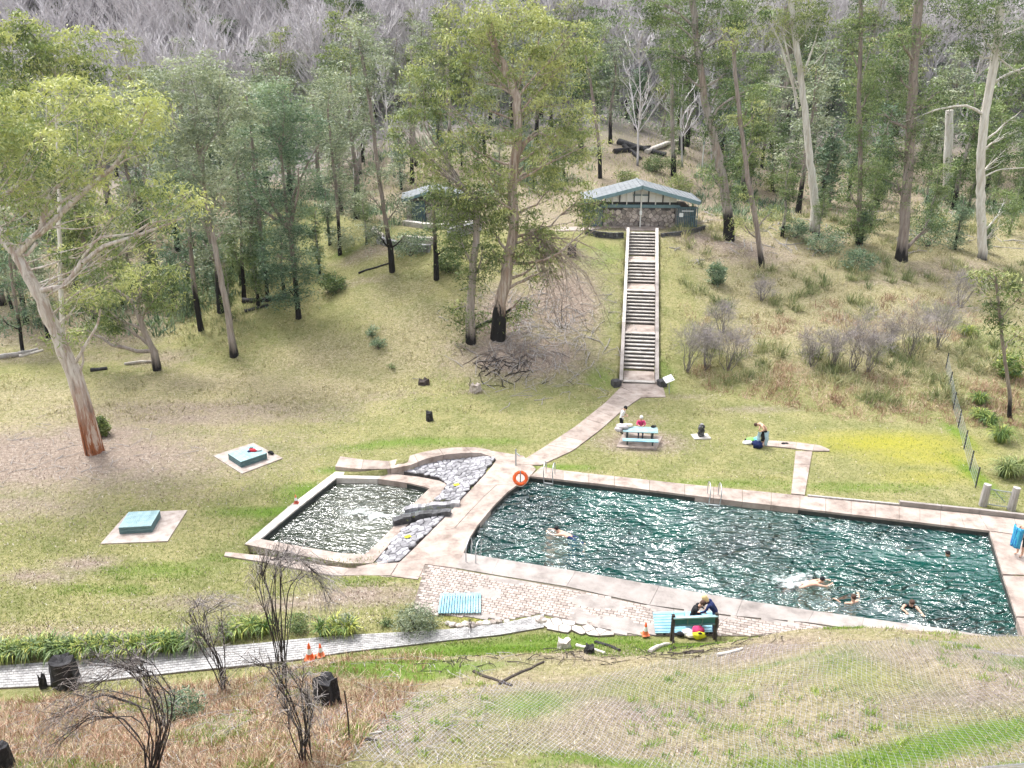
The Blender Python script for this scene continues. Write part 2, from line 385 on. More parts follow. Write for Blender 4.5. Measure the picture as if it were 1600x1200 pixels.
M['bracken_pale'] = leafmat('bracken_pale', (.15, .085, .055), (.33, .22, .155), (.46, .38, .29), .12, .85)
M['litter'] = leafmat('litter', (.09, .055, .045), (.24, .18, .155), (.48, .42, .39), .05, .9)
# bark
M['bark_white'] = barkmat('bark_white', [(.42, .37, .32), (.60, .57, .53), (.70, .68, .66)], 0.5, sfac=.35, streak=(.26, .19, .14))
M['bark_hero'] = barkmat('bark_hero', [(.24, .18, .15), (.52, .47, .43), (.70, .67, .64)], 3.4, char=(.27, .095, .04), sfac=.55, streak=(.26, .16, .12), char_soft=2.2, char2=((.09, .035, .02), (.48, .38, .32)))
M['bark_centre'] = barkmat('bark_centre', [(.12, .085, .07), (.36, .29, .25), (.60, .54, .49)], 2.3, sfac=.35, char_soft=.25)
M['bark_right'] = barkmat('bark_right', [(.12, .10, .09), (.30, .27, .25), (.48, .44, .42)], 2.2, sfac=.3)
M['bark_grey'] = barkmat('bark_grey', [(.16, .13, .12), (.30, .26, .235), (.42, .38, .36)], 1.0, sfac=.1)
M['bark_char'] = barkmat('bark_char', [(.10, .08, .072), (.23, .19, .17), (.38, .33, .31)], 3.2, sfac=.1)
M['bark_brown'] = barkmat('bark_brown', [(.12, .095, .085), (.24, .20, .18), (.37, .33, .305)], 1.2, sfac=.1)
M['bark_bare'] = barkmat('bark_bare', [(.34, .32, .33), (.52, .49, .50), (.64, .61, .62)], .6, sfac=.0)
# ------------------------------------------------------------------ pool and path outlines (traced, then laid on the ground)
def A(L_, z=0.0): return np.array([at(x, y, z) for x, y in L_])
pool_px = [(829, 744), (812, 755), (794, 768), (771, 791), (757, 806), (747, 820), (734, 841), (725, 864), (900, 892), (1030, 915), (1160, 937), (1272, 954), (1350, 965), (1480, 983), (1603, 1003), (1588, 965), (1566, 897), (1545, 829)]
POOL = A(pool_px)
spool_px = [(525, 747), (565, 746), (615, 750), (648, 757), (671, 763), (648, 785), (634, 801), (612, 826), (577, 862), (560, 867), (515, 862), (460, 852), (407, 842)]
ZR, ZW = -.42, -.72
SPOOL = A(spool_px, ZR)
walk_edge = A([(775, 719), (766, 731), (740, 760), (717, 784), (700, 803), (672, 831), (645, 858), (625, 877), (600, 888)])[:, :2]
def dist_edge(x, y):
    d = 1e9
    for i in range(len(walk_edge)-1):
        a, b = walk_edge[i], walk_edge[i+1]; ab = b-a; t = np.clip(((x-a[0])*ab[0]+(y-a[1])*ab[1])/(ab@ab), 0, 1)
        d = np.minimum(d, np.hypot(x-a[0]-t*ab[0], y-a[1]-t*ab[1]))
    return d
def zslope(x, y): return ZR*np.clip(dist_edge(x, y)/1.9, 0, 1)
def onl(L_, f): return np.array([onf(x, y, f) for x, y in L_])
fan_px = [(621, 736), (640, 728), (664, 719), (690, 713), (719, 710), (749, 709), (774, 717), (766, 731), (740, 760), (718, 783), (677, 783), (699, 757), (686, 747), (655, 742)]
apron_px = [(700, 803), (672, 831), (645, 858), (625, 877), (580, 886), (598, 866), (613, 843), (626, 829), (644, 818), (672, 808)]
FAN = onl(fan_px, zslope); APRON = onl(apron_px, zslope)
surround_px = [(524, 741), (600, 738), (690, 712), (750, 706), (776, 718), (700, 805), (630, 880), (560, 890), (450, 870), (385, 850), (430, 805)]
SURR = A(surround_px, -.2)
def shrink(P, d):
    P = np.asarray(P)[:, :2]; c = P.mean(0); return P + (c-P)/np.linalg.norm(c-P, axis=1)[:, None]*d
CARVE.append((shrink(POOL, -.35), -3.2)); CARVE.append((SURR, -1.9))
# ground sheet
def axis(lo, hi, a, b, d, D_):
    m = np.arange(a, b+1e-6, d); L_ = [a]; s = d
    while L_[-1] > lo: s = min(s*1.12, D_); L_.append(L_[-1]-s)
    R_ = [b]; s = d
    while R_[-1] < hi: s = min(s*1.12, D_); R_.append(R_[-1]+s)
    return np.concatenate([L_[:0:-1], m, R_[1:]])
gx = axis(-420, 420, -34, 30, .34, 9); gy = axis(-60, 620, 8, 80, .34, 9)
GX, GY = np.meshgrid(gx, gy); GZ = H(GX, GY)
# stair footprint is kept below the steps
sb, stp = np.array([8.55, 50.45]), np.array([11.0, 67.7]); sdir = nrm(stp-sb); snor = np.array([sdir[1], -sdir[0]])
du = (GX-sb[0])*sdir[0]+(GY-sb[1])*sdir[1]; dv = (GX-sb[0])*snor[0]+(GY-sb[1])*snor[1]
GZ = np.where((du > -.1) & (du < 17.4) & (np.abs(dv) < 1.25), GZ-.75, GZ)
blobs = [  # px, py, rx, ry (metres), channel, strength   R dirt, G dry straw, B lush, A yellow moss
 (50, 715, 12, 4.4, 'R', .9), (150, 680, 5, 2, 'R', .8), (20, 790, 5, 1.8, 'R', .6), (290, 655, 6, 1.3, 'R', .65), (400, 650, 4.5, .8, 'R', .55), (130, 880, 1.6, .6, 'R', .7), (60, 900, 2, .6, 'R', .7), (480, 700, 2.2, 1.6, 'R', .35),
 (20, 800, 4, 1.5, 'R', .4), (120, 765, 4, 1.2, 'R', .35), (250, 560, 3, 1.5, 'R', .6), (500, 655, 3, .8, 'R', .4), (560, 930, 3.2, .8, 'R', .75), (330, 940, 3.5, .6, 'R', .55), (430, 945, 2.6, .5, 'R', .7), (640, 935, 1.2, .7, 'R', .5),
 (790, 500, 3.0, 4.5, 'R', .85), (820, 555, 5.0, 2.6, 'R', .9), (880, 470, 3.4, 4.6, 'R', .9), (740, 540, 3, 1.2, 'R', .5), (900, 400, 3.5, 1.0, 'R', .5), (740, 612, 1.6, .5, 'R', .5),
 (1000, 690, 2.6, 1.5, 'R', .85), (1000, 655, 2.2, 1.4, 'R', .35), (1010, 625, 2.2, .6, 'R', .3), (1160, 390, 6, 3, 'R', .7), (1100, 375, 4, 1.4, 'R', .8), (1280, 370, 4, 2, 'R', .5), (1480, 420, 6, 2, 'R', .55), (1400, 440, 4, 1, 'R', .5), (1450, 500, 4, 2, 'R', .3),
 (1180, 640, 3.0, .7, 'R', .5), (1080, 620, 2, .7, 'R', .4), (590, 390, 4, 1.4, 'R', .6), (560, 440, 5, .8, 'R', .4), (0, 560, 8, 1.2, 'R', .5), (120, 560, 7, 1.2, 'R', .45),
 (30, 640, 8, 2, 'G', .5), (330, 600, 9, 3, 'G', .7), (500, 560, 6, 3, 'G', .6), (640, 560, 6, 2.4, 'G', .6), (200, 730, 6, 1.5, 'G', .6), (100, 985, 5, .5, 'G', .8), (400, 985, 5, .4, 'G', .4), (620, 460, 4, 4, 'G', .45), (1010, 300, 7, 7, 'G', .9), (990, 240, 7, 5, 'G', .9),
 (250, 640, 13, 3.5, 'G', .75), (470, 610, 8, 3.5, 'G', .7), (60, 620, 9, 3, 'G', .6), (660, 520, 5, 4, 'G', .6), (330, 640, 9, 1.4, 'R', .6), (230, 700, 6, 1.6, 'R', .5), (600, 620, 4, 1, 'R', .35), (450, 680, 3, .6, 'G', .4), (40, 830, 4, 1.0, 'G', .3), (290, 770, 4, 1, 'G', .4), (1180, 740, 2.5, .5, 'G', .35), (1130, 690, 3, .8, 'G', .2),
 (460, 800, 3.6, .6, 'B', 1), (480, 770, 1.5, 1.2, 'B', .9), (430, 830, 1.2, .8, 'B', .9), (520, 735, 1.3, .5, 'B', .7), (640, 690, 5, .7, 'B', .7), (760, 690, 3, .6, 'B', .6), (880, 730, 2, .4, 'B', .8), (1120, 755, 6, .6, 'B', .55), (1350, 760, 5, .7, 'B', .55), (1040, 590, .8, 2.5, 'B', .6), (940, 590, 1.2, 1.6, 'B', .6),
 (420, 870, 3, .5, 'B', .6), (250, 890, 3, .7, 'B', .6), (170, 920, 3, .6, 'B', .5), (1520, 740, .5, 2.6, 'B', 1), (1500, 680, .5, 2, 'B', .9), (580, 905, 2.4, .25, 'B', .6), (950, 480, 1, 4, 'B', .5), (940, 400, 2, 2, 'B', .6), (540, 395, 2, 1, 'B', .5), (640, 430, 3, 1.2, 'B', .35), (1330, 560, 2, 3, 'B', .25),
 (1560, 540, 4, 4, 'B', .5), (1400, 520, 5, 4, 'B', .2), (1050, 352, 3, .6, 'B', .9), (950, 354, 2.4, .6, 'B', .9),
 (1390, 692, 5, 1.7, 'A', .95), (1440, 712, 4, 1.6, 'A', .8), (1450, 745, 3.4, 1.2, 'A', .6), (1300, 690, 1.6, .6, 'A', .5), (1190, 745, 2.5, .4, 'A', .35), (560, 720, 1, .5, 'A', .2), (1480, 600, 3, 2, 'A', .3), (740, 965, 1.5, .25, 'A', .7)]
MSK = {c: np.zeros_like(GX) for c in 'RGBA'}
for bx, by, rx, ry, ch, s_ in blobs:
    p = gr(bx, by); q = ((GX-p[0])/rx)**2+((GY-p[1])/ry)**2
    MSK[ch] = np.maximum(MSK[ch], s_*np.exp(-q*.75))
bb = GY-yfoot_back(GX); tb = bb/run_back(GX)
forest = sst(.9, 1.15, tb)+sst(-22, -30, GX)*sst(0, 4, bb); forest = np.clip(forest, 0, 1)
MSK['R'] = np.maximum(MSK['R'], forest*.55); MSK['G'] = np.maximum(MSK['G'], forest*.6*(.5+.5*np.sin(GX*.35)*np.cos(GY*.3)))
MSK['G'] = np.maximum(MSK['G'], .55*sst(12, 16, GX)*sst(.02, .2, tb))
front = sst(.2, 1.2, yfoot_front(GX)-GY)
MSK['R'] = np.maximum(MSK['R'], front*(.42+.4*wav(GX, GY, 1.3, 31)))
MSK['R'] = np.maximum(MSK['R'], .75*sst(.0, .4, yfoot_front(GX)-GY)*sst(-4, -7, GX))
MSK['G'] = np.maximum(MSK['G'], front*(.55+.4*wav(GX, GY, .9, 32)))
MSK['B'] = np.maximum(MSK['B'], front*np.clip(.12+.5*wav(GX, GY, .9, 33), 0, .8))
MSK['R'] *= np.where(front > 0, .85, 1)
for px_, py_, rx_, ry_, s_ in [(600, 1045, 4, .9, 1), (760, 1015, 4, .5, 1), (900, 1000, 3, .35, .9), (1080, 1008, 3, .3, .8), (1560, 1140, 3.5, .5, 1), (1450, 1170, 3, .5, 1), (1300, 1190, 3, .3, .8), (950, 1190, 2, .4, .8), (650, 1060, 2, .4, .8), (1200, 1040, 4, .4, .5), (1000, 1080, 4, .5, .3)]:
    p = gr(px_, py_); e = np.exp(-(((GX-p[0])/rx_)**2+((GY-p[1])/ry_)**2)*.75)
    MSK['B'] = np.maximum(MSK['B'], s_*e); MSK['R'] *= 1-.85*e
MSK['R'] = np.where((tb > 2.6), .45, MSK['R'])
def mask_at(x, y, ch='R'):
    i = np.clip(np.searchsorted(gy, y), 0, len(gy)-1); j = np.clip(np.searchsorted(gx, x), 0, len(gx)-1); return MSK[ch][i, j]
ny, nx = GX.shape
gm = D.meshes.new('ground'); gm.vertices.add(nx*ny); gm.vertices.foreach_set('co', np.stack([GX, GY, GZ], -1).astype(np.float32).ravel())
i_, j_ = np.meshgrid(np.arange(ny-1), np.arange(nx-1), indexing='ij'); k_ = i_*nx+j_
F = np.stack([k_, k_+1, k_+nx+1, k_+nx], -1).reshape(-1, 4).astype(np.int32)
gm.loops.add(F.size); gm.loops.foreach_set('vertex_index', F.ravel()); gm.polygons.add(len(F))
gm.polygons.foreach_set('loop_start', np.arange(len(F), dtype=np.int32)*4); gm.polygons.foreach_set('loop_total', np.full(len(F), 4, np.int32))
gm.polygons.foreach_set('use_smooth', np.ones(len(F), bool)); gm.update(calc_edges=True)
ca = gm.attributes.new('mask', 'FLOAT_COLOR', 'POINT'); ca.data.foreach_set('color', np.clip(np.stack([MSK[c] for c in 'RGBA'], -1), 0, 1).astype(np.float32).ravel())
fa_ = gm.attributes.new('hill', 'FLOAT', 'POINT'); fa_.data.foreach_set('value', sst(92, 118, GY).astype(np.float32).ravel())
m, t, b, o = newmat('ground_grass'); b.inputs['Roughness'].default_value = .95; b.inputs['Specular IOR Level'].default_value = .1
P_ = geo(t); am = attr(t, 'mask'); sp = nd(t, 'ShaderNodeSeparateColor'); t.links.new(am.outputs['Color'], sp.inputs[0])
nA, nB, nC, nD = noise(t, P_, .35, 6, .7), noise(t, P_, 1.3, 6, .8), noise(t, P_, 4.2, 8, .9), noise(t, P_, 6, 5, .9)
def masked(src, lo, hi, amt=1.5):
    q = nd(t, 'ShaderNodeMath', operation='ADD'); s1 = nd(t, 'ShaderNodeMath', operation='MULTIPLY_ADD'); s1.inputs[1].default_value = amt; s1.inputs[2].default_value = -amt/2
    mxn = nd(t, 'ShaderNodeMath', operation='ADD'); h = nd(t, 'ShaderNodeMath', operation='MULTIPLY'); h.inputs[1].default_value = .5
    t.links.new(nB, mxn.inputs[0]); t.links.new(nC, mxn.inputs[1]); t.links.new(mxn.outputs[0], h.inputs[0]); t.links.new(h.outputs[0], s1.inputs[0])
    t.links.new(src, q.inputs[0]); t.links.new(s1.outputs[0], q.inputs[1])
    return ramp(t, [(lo, g1(0)), (hi, g1(1))], q.outputs[0])
grass = mix(t, ramp(t, [(.38, g1(0)), (.62, g1(1))], nA), (.145, .16, .056), (.27, .252, .115))
grass = mix(t, ramp(t, [(.46, g1(0)), (.62, g1(.6))], nC), grass, (.38, .34, .21))
grass = mix(t, ramp(t, [(.40, g1(.75)), (.50, g1(0))], nD), grass, (.085, .10, .022))
straw = mix(t, ramp(t, [(.4, g1(0)), (.62, g1(1))], nC), (.24, .205, .12), (.43, .375, .26))
straw = mix(t, ramp(t, [(.40, g1(.8)), (.52, g1(0))], nD), straw, (.13, .11, .05))
dirt = mix(t, ramp(t, [(.35, g1(0)), (.66, g1(1))], nC), (.12, .086, .068), (.33, .27, .222))
dirt = mix(t, ramp(t, [(.52, g1(0)), (.66, g1(.8))], nD), dirt, (.54, .48, .41))
lush = mix(t, nC, (.07, .14, .022), (.18, .25, .05))
moss = mix(t, nC, (.19, .20, .03), (.38, .345, .06))
c_ = mix(t, masked(sp.outputs[1], .2, .75), grass, straw); c_ = mix(t, masked(sp.outputs[2], .25, .8, 1.5), c_, lush)
mk = nd(t, 'ShaderNodeMath', operation='MULTIPLY'); mk.inputs[1].default_value = 1; t.links.new(am.outputs['Alpha'], mk.inputs[0])
c_ = mix(t, masked(mk.outputs[0], .25, .95, 1.5), c_, moss); c_ = mix(t, masked(sp.outputs[0], .2, .72), c_, dirt)
fa = attr(t, 'hill'); hillc = mix(t, nC, (.10, .095, .10), (.27, .25, .265)); c_ = mix(t, fa.outputs['Fac'], c_, hillc)
t.links.new(c_, b.inputs['Base Color'])
hb = mix(t, .5, nD, nC); bump(t, b, hb, .9, .12)
gm.materials.append(m); ground = D.objects.new('ground', gm); COL.objects.link(ground); tag(ground, kind='structure')

# ------------------------------------------------------------------ water
def watermat(name, deep, ca, cb, ior, s1, s2, strg, rough=.02):
    m, t, b, o = newmat(name); P_ = geo(t, (1, 1.7, 1))
    col = ramp(t, [(.35, ca), (.62, cb)], noise(t, geo(t), .16, 2))
    t.links.new(mix(t, .35, col, deep), b.inputs['Base Color']); b.inputs['Roughness'].default_value = rough
    b.inputs['IOR'].default_value = ior; b.inputs['Specular IOR Level'].default_value = .5
    h1 = noise(t, P_, s1, 1.5, .5, .8); h2 = noise(t, P_, s2, 2, .5, .5)
    h = mix(t, .22, h1, h2)
    am_ = ramp(t, [(.36, g1(.30)), (.60, g1(1.0))], noise(t, geo(t), .22, 2, .5)); h = mix(t, 1.0, h, am_, 'MULTIPLY'); bump(t, b, h, 1.0, strg); return m
def grid_fill(mb, P, z, d=.35, zf=None):
    mb.prism(P, z-.02, z)
mb = MB(); mb.prism(shrink(POOL, -.03), -.42, -.30)
M['water'] = watermat('pool_water', (.002, .036, .034), (.001, .028, .030), (.004, .085, .066), 2.6, 1.3, 4.2, 1.4)
w_ = mb.build('water', M['water']); tag(w_, kind='structure')
mb = MB(); mb.prism(shrink(SPOOL, -.05), ZW-.12, ZW)
M['water_s'] = watermat('paddling_water', (.012, .02, .012), (.02, .032, .02), (.085, .095, .07), 2.2, 1.7, 5.0, .55)
w_ = mb.build('water', M['water_s']); tag(w_, kind='structure')
def ring(name, P, w, z0, z1, mat, parent=None, kind='structure'):
    """vertical wall of thickness w just outside outline P"""
    P = np.asarray(P)[:, :2]; c = P.mean(0); mb = MB(); n = len(P); Q = shrink(P, -w)
    lo_i = np.c_[P, np.full(n, z0)]; hi_i = np.c_[P, np.full(n, z1)]; lo_o = np.c_[Q, np.full(n, z0)]; hi_o = np.c_[Q, np.full(n, z1)]
    a = np.arange(n); b_ = (a+1) % n
    mb.add(np.vstack([lo_i, hi_i, lo_o, hi_o]), np.vstack([np.stack(q, -1) for q in ([a, a+n, b_+n, b_], [a+n, a+3*n, b_+3*n, b_+n], [a+2*n, b_+2*n, b_+3*n, a+3*n], [a, b_, b_+2*n, a+2*n])]))
    o = mb.build(name, mat, parent); 
    if kind: tag(o, kind=kind)
    return o
ring('pool_wall', POOL, .30, -2.6, -.11, M['pool_wall']); ring('pool_wall', SPOOL, .25, -1.6, ZR-.08, M['pool_wall'])
# ------------------------------------------------------------------ slabs (decks and footpaths made of cast slabs)
def lerp_line(P, ts):
    P = np.asarray(P, float); s = np.r_[0, np.cumsum(np.linalg.norm(np.diff(P[:, :2], axis=0), axis=1))]; s /= s[-1]
    return np.array([[np.interp(q, s, P[:, k]) for k in range(3)] for q in ts])
def ribbon(name, Lp, Rp, n, mat, th=.16, gap=.018, kind='structure', sub=4, part='slab'):
    """path between two long edges, cut into n slabs with open joints"""
    root = empty(name, (0, 0, 0)); tag(root, kind=kind); r = np.random.RandomState(len(name)+n)
    tot = np.linalg.norm(np.diff(np.asarray(Lp)[:, :2], axis=0), axis=1).sum(); e = gap/tot
    for i in range(n):
        ts = np.linspace(i/n+e/2, (i+1)/n-e/2, sub); a = lerp_line(Lp, ts); b_ = lerp_line(Rp, ts); P = np.vstack([a, b_[::-1]])
        MB().prism(P, P[:, 2]-th, P[:, 2]+r.uniform(-.004, .004), r.rand()).build(part, mat, root)
    return root
# the stair path, pool walkway
def gl(L_, off=.0): return np.array([gr(x, y, off) for x, y in L_])
ribbon('footpath', gl([(970, 606), (945, 631), (900, 667), (850, 700), (806, 727)], .06), gl([(1003, 621), (975, 640), (935, 675), (895, 705), (845, 728)], .06), 9, M['concrete'])
ribbon('footpath', gl([(958, 600), (972, 606), (1003, 622)], .055)[:], gl([(1031, 601), (1036, 606), (1040, 621)], .055), 2, M['concrete'])
# walkway between the pools
wl = [(766, 704), (775, 719), (766, 731), (740, 760), (717, 784), (700, 803), (672, 831), (645, 858), (625, 877)]
wr = [(818, 712), (838, 733), (829, 744), (812, 755), (794, 768), (771, 791), (747, 820), (734, 841), (725, 864)]
root = empty('pool_deck', (0, 0, 0)); tag(root, kind='structure')
def lawnz(x, y): return float(min(max(H0(x, y), -.5), 0))
TL = A(wl); TR = A(wr); r = np.random.RandomState(3)
for i in range(len(TL)-1):
    a, b_, c1, d1 = TL[i], TL[i+1], TR[i+1], TR[i]
    nn = 2 if i in (3, 4, 5) else 1
    for k in range(nn):
        f0, f1 = k/nn+.006, (k+1)/nn-.006; q = lambda p, s, f: p+(s-p)*f
        P = np.array([q(a, d1, f0), q(a, d1, f1), q(b_, c1, f1), q(b_, c1, f0)]); c = P.mean(0); P = c+(P-c)*.994
        MB().prism(P, -.30, r.uniform(-.003, .003), r.rand()).build('slab', M['concrete'], root)
def slabs(polys, mat, z=0., th=.3, parent=root):
    for q in polys:
        P = A(q, z); c = P.mean(0); P = c+(P-c)*.996
        MB().prism(P, z-th, z+r.uniform(-.004, .004), r.rand()).build('slab', mat, parent)
# deck between the near corner, small pool, and paved terrace
slabs([[(625, 877), (725, 864), (733, 872), (711, 887), (664, 881), (655, 901), (615, 895)], ], M['concrete'])
# back strip of the main pool
bo = [(846, 729), (880, 735), (960, 744), (1070, 756), (1160, 765), (1250, 774), (1330, 783), (1405, 791), (1470, 798), (1530, 804), (1640, 817)]
bi = [(829, 744), (880, 749.5), (960, 758.5), (1070, 772.5), (1160, 784), (1250, 794), (1330, 803.5), (1405, 812), (1470, 820), (1545, 829), (1640, 842)]
for i in range(len(bo)-1):
    for k in range(2):
        f = lambda L_, s: (L_[i][0]+(L_[i+1][0]-L_[i][0])*s, L_[i][1]+(L_[i+1][1]-L_[i][1])*s)
        e = .002; s0, s1 = k/2+e, (k+1)/2-e
        slabs([[f(bo, s0), f(bo, s1), f(bi, s1), f(bi, s0)]], M['concrete'])
# right deck
slabs([[(1546, 830), (1640, 843), (1655, 900), (1567, 897)], [(1567, 899), (1655, 902), (1670, 965), (1588, 963)], [(1588, 965), (1670, 967), (1690, 1003), (1601, 1003)]], M['concrete'])
# near strip in front of the pool, grey concrete
ni = [(725, 864), (780, 873), (900, 892), (1030, 915), (1160, 937), (1272, 954), (1350, 965), (1480, 983), (1603, 1003)]
no = [(711, 887), (768, 897), (885, 916), (1015, 945), (1150, 962), (1262, 972), (1345, 984), (1470, 1001), (1590, 1024)]
for i in range(len(ni)-1): slabs([[ni[i], ni[i+1], no[i+1], no[i]]], M['concrete_grey'])
# upper path round the small pool
up_o = gl([(532, 719), (570, 722), (607, 721), (630, 715), (655, 708), (690, 702), (715, 700), (745, 700), (766, 704)], .09); up_i = gl([(524, 735), (560, 737), (607, 733), (640, 727), (664, 718), (690, 712), (719, 709), (749, 708), (774, 717)], .09)
for q_ in (up_o, up_i): q_[:, 2] = np.interp(q_[:, 0], [-9.5, -6.5, -4.5], [-.22, -.1, -.01])
ribbon('footpath', up_o, up_i, 6, M['concrete'], th=.5)
# bottom path round the small pool
bz = lambda x, y: min(lawnz(x, y)+.07, 0.0)
mb = MB(); mb.prism(A([(556, 886), (630, 870), (730, 866), (712, 889), (657, 902), (600, 902)], -.04), -.4, -.035); tag(mb.build('deck_bed', M['concrete']), kind='structure')
ribbon('footpath', onl([(352, 862), (420, 869), (480, 880), (557, 889), (622, 880)], bz), onl([(350, 868), (415, 878), (470, 889), (520, 899), (610, 899)], bz), 4, M['concrete'], th=.5)
slabs([[(612, 897), (615, 894.5), (655, 901.5), (653, 905), (612, 900)]], M['concrete'])
# rim of the small pool
rim_o = [(524, 737), (600, 739), (655, 745), (686, 751), (700, 757), (676, 785), (655, 803), (628, 828), (602, 858), (582, 880), (540, 880), (460, 866), (382, 850), (455, 788)]
rim_i = [(525, 747), (590, 748), (640, 755), (662, 760), (671, 763), (648, 785), (634, 801), (612, 826), (585, 853), (570, 866), (530, 864), (460, 852), (407, 842), (470, 790)]
root = empty('pool_rim', (0, 0, 0)); tag(root, kind='structure')
for i in range(len(rim_o)):
    j = (i+1) % len(rim_o)
    slabs([[rim_o[i], rim_o[j], rim_i[j], rim_i[i]]], M['concrete_pale'] if i in (0, 12, 13) else M['concrete'], ZR, .4, root)
# ------------------------------------------------------------------ Voronoi stonework
def clip_poly(S, n_, d_):
    out = []
    for i in range(len(S)):
        a, b_ = S[i], S[(i+1) % len(S)]; fa, fb = a@n_-d_, b_@n_-d_
        if fa <= 0: out.append(a)
        if (fa < 0 < fb) or (fb < 0 < fa): out.append(a+(b_-a)*(fa/(fa-fb)))
    return np.array(out) if len(out) > 2 else None
def voro(P, size, seed, jit=.75, asp=1.0):
    P = np.asarray(P)[:, :2]; r = np.random.RandomState(seed); lo, hi = P.min(0)-size, P.max(0)+size
    S = []; row = 0; y = lo[1]
    while y < hi[1]:
        x = lo[0]+(row % 2)*size*asp/2
        while x < hi[0]: S.append([x+r.uniform(-.5, .5)*jit*size*asp, y+r.uniform(-.5, .5)*jit*size]); x += size*asp
        y += size; row += 1
    S = np.array(S); out = []
    for i, s in enumerate(S):
        if not inpoly(np.array([s[0]]), np.array([s[1]]), P)[0]: continue
        C = P.copy(); dd = np.linalg.norm(S-s, axis=1)
        for k in np.argsort(dd)[1:16]:
            n_ = S[k]-s; C = clip_poly(C, n_, n_@(S[k]+s)/2)
            if C is None: break
        if C is not None and np.abs(0.5*np.sum(C[:, 0]*np.roll(C[:, 1], -1)-np.roll(C[:, 0], -1)*C[:, 1])) > .15*size*size:
            out.append(C)
    return out
def stone_cell(mb, C, f, th, r, gap=.93, z0=-.1, mat=0):
    c = C.mean(0); A1 = c+(C-c)*gap; A2 = c+(C-c)*gap*.80; n = len(C); h = th*r.uniform(.6, 1.2); ti = r.rand()
    z1 = np.array([f(*q) for q in A1]); z2 = np.array([f(*q) for q in A2])
    V = np.vstack([np.c_[A1, z1+z0], np.c_[A1, z1+h*.55], np.c_[A2, z2+h+r.uniform(-.01, .01, n)], [[c[0], c[1], f(*c)+h]]])
    a = np.arange(n); b_ = (a+1) % n
    ar = np.sum(C[:, 0]*np.roll(C[:, 1], -1)-np.roll(C[:, 0], -1)*C[:, 1])
    if ar < 0: a, b_ = b_, a
    mb.add(V, np.vstack([np.stack([a, b_, b_+n, a+n], -1), np.stack([a+n, b_+n, b_+2*n, a+2*n], -1)]), ti, mat)
    n0 = mb.n-len(V); mb.f.append(np.stack([a+2*n, b_+2*n, np.full(n, 3*n)], -1)+n0); mb.m.append(np.full(n, mat, np.int32))
def stones(name, P, f, size, th, mat, seed, base=M['mortar'], asp=1.0, **kw):
    root = empty(name, (0, 0, 0)); r = np.random.RandomState(seed)
    Q = np.asarray(P)[:, :2]; 
    cells = voro(P, size, seed, asp=asp); mb = MB()
    for C in cells: C2 = C.mean(0)+(C-C.mean(0))*1.03; zz = np.array([f(*q) for q in C2]); mb.prism(C2, zz-.3, zz+.006)
    mb.build('mortar_bed', base, root, kind='stuff')
    for C in cells:
        mb = MB(); stone_cell(mb, C, f, th, r, **kw); mb.build('stone', mat, root)
    return root
s1 = stones('stone_embankment', FAN, lambda x, y: float(zslope(x, y))+.02, .30, .08, M['stone'], 4); tag(s1, kind='structure')
s2 = stones('stone_embankment', APRON, lambda x, y: float(zslope(x, y))+.02, .28, .07, M['stone'], 5, asp=1.2); tag(s2, kind='structure')
# fill under slopes
mb = MB(); Q = A([(600, 735), (690, 709), (750, 706), (776, 718), (700, 805), (628, 880), (575, 888), (612, 843), (640, 800), (700, 757), (660, 740)], -.3); mb.prism(Q, -1.6, -.62); tag(mb.build('embankment_fill', M['mortar']), kind='structure')
# stone flume between the pools
mb = MB(); U = onl([(718, 784), (690, 786), (660, 789), (632, 793)], lambda x, y: zslope(x, y)+.22); Lw = onl([(704, 797), (675, 799), (645, 803), (614, 811)], lambda x, y: zslope(x, y)+.30)
fl = empty('water_flume', (U[0][0], U[0][1], 0)); off = np.array([U[0][0], U[0][1], 0]); tag(fl, 'stone-lined flume spilling white water from the walkway into the small pool', 'flume')
r = np.random.RandomState(8)
for nm, LL, hh in (('flume_wall', U, .55), ('flume_wall', Lw, .75)):
    W_ = lerp_line(LL, np.linspace(0, 1, 14)); W_[:, 2] += .03*np.sin(np.arange(14)*1.3); mb = MB()
    for i in range(13):
        p, q = W_[i], W_[i+1]; d = nrm(q-p); n_ = nrm(np.cross(d, (0, 0, 1)))*.17
        P = np.array([p+n_, q+n_, q-n_, p-n_]); mb.prism(P-off, P[:, 2]-hh-.3, P[:, 2]+r.uniform(-.02, .02), r.rand())
    mb.build(nm, M['stone_dark'] if LL is Lw else M['stone'], fl)
chn = np.vstack([lerp_line(U, np.linspace(0, 1, 6)), lerp_line(Lw, np.linspace(0, 1, 6))[::-1]]); 
mb = MB(); mb.prism(chn-off, -1.2, chn[:, 2]-.30); mb.build('flume_bed', M['stone_dark'], fl)
mb = MB(); mb.prism(chn-off+np.array([0, 0, 0]), chn[:, 2]-.29, chn[:, 2]-.24); mb.build('flowing_water', watermat('flume_water', (.1, .12, .12), (.12, .15, .15), (.3, .33, .35), 1.6, 5, 12, .1), fl)
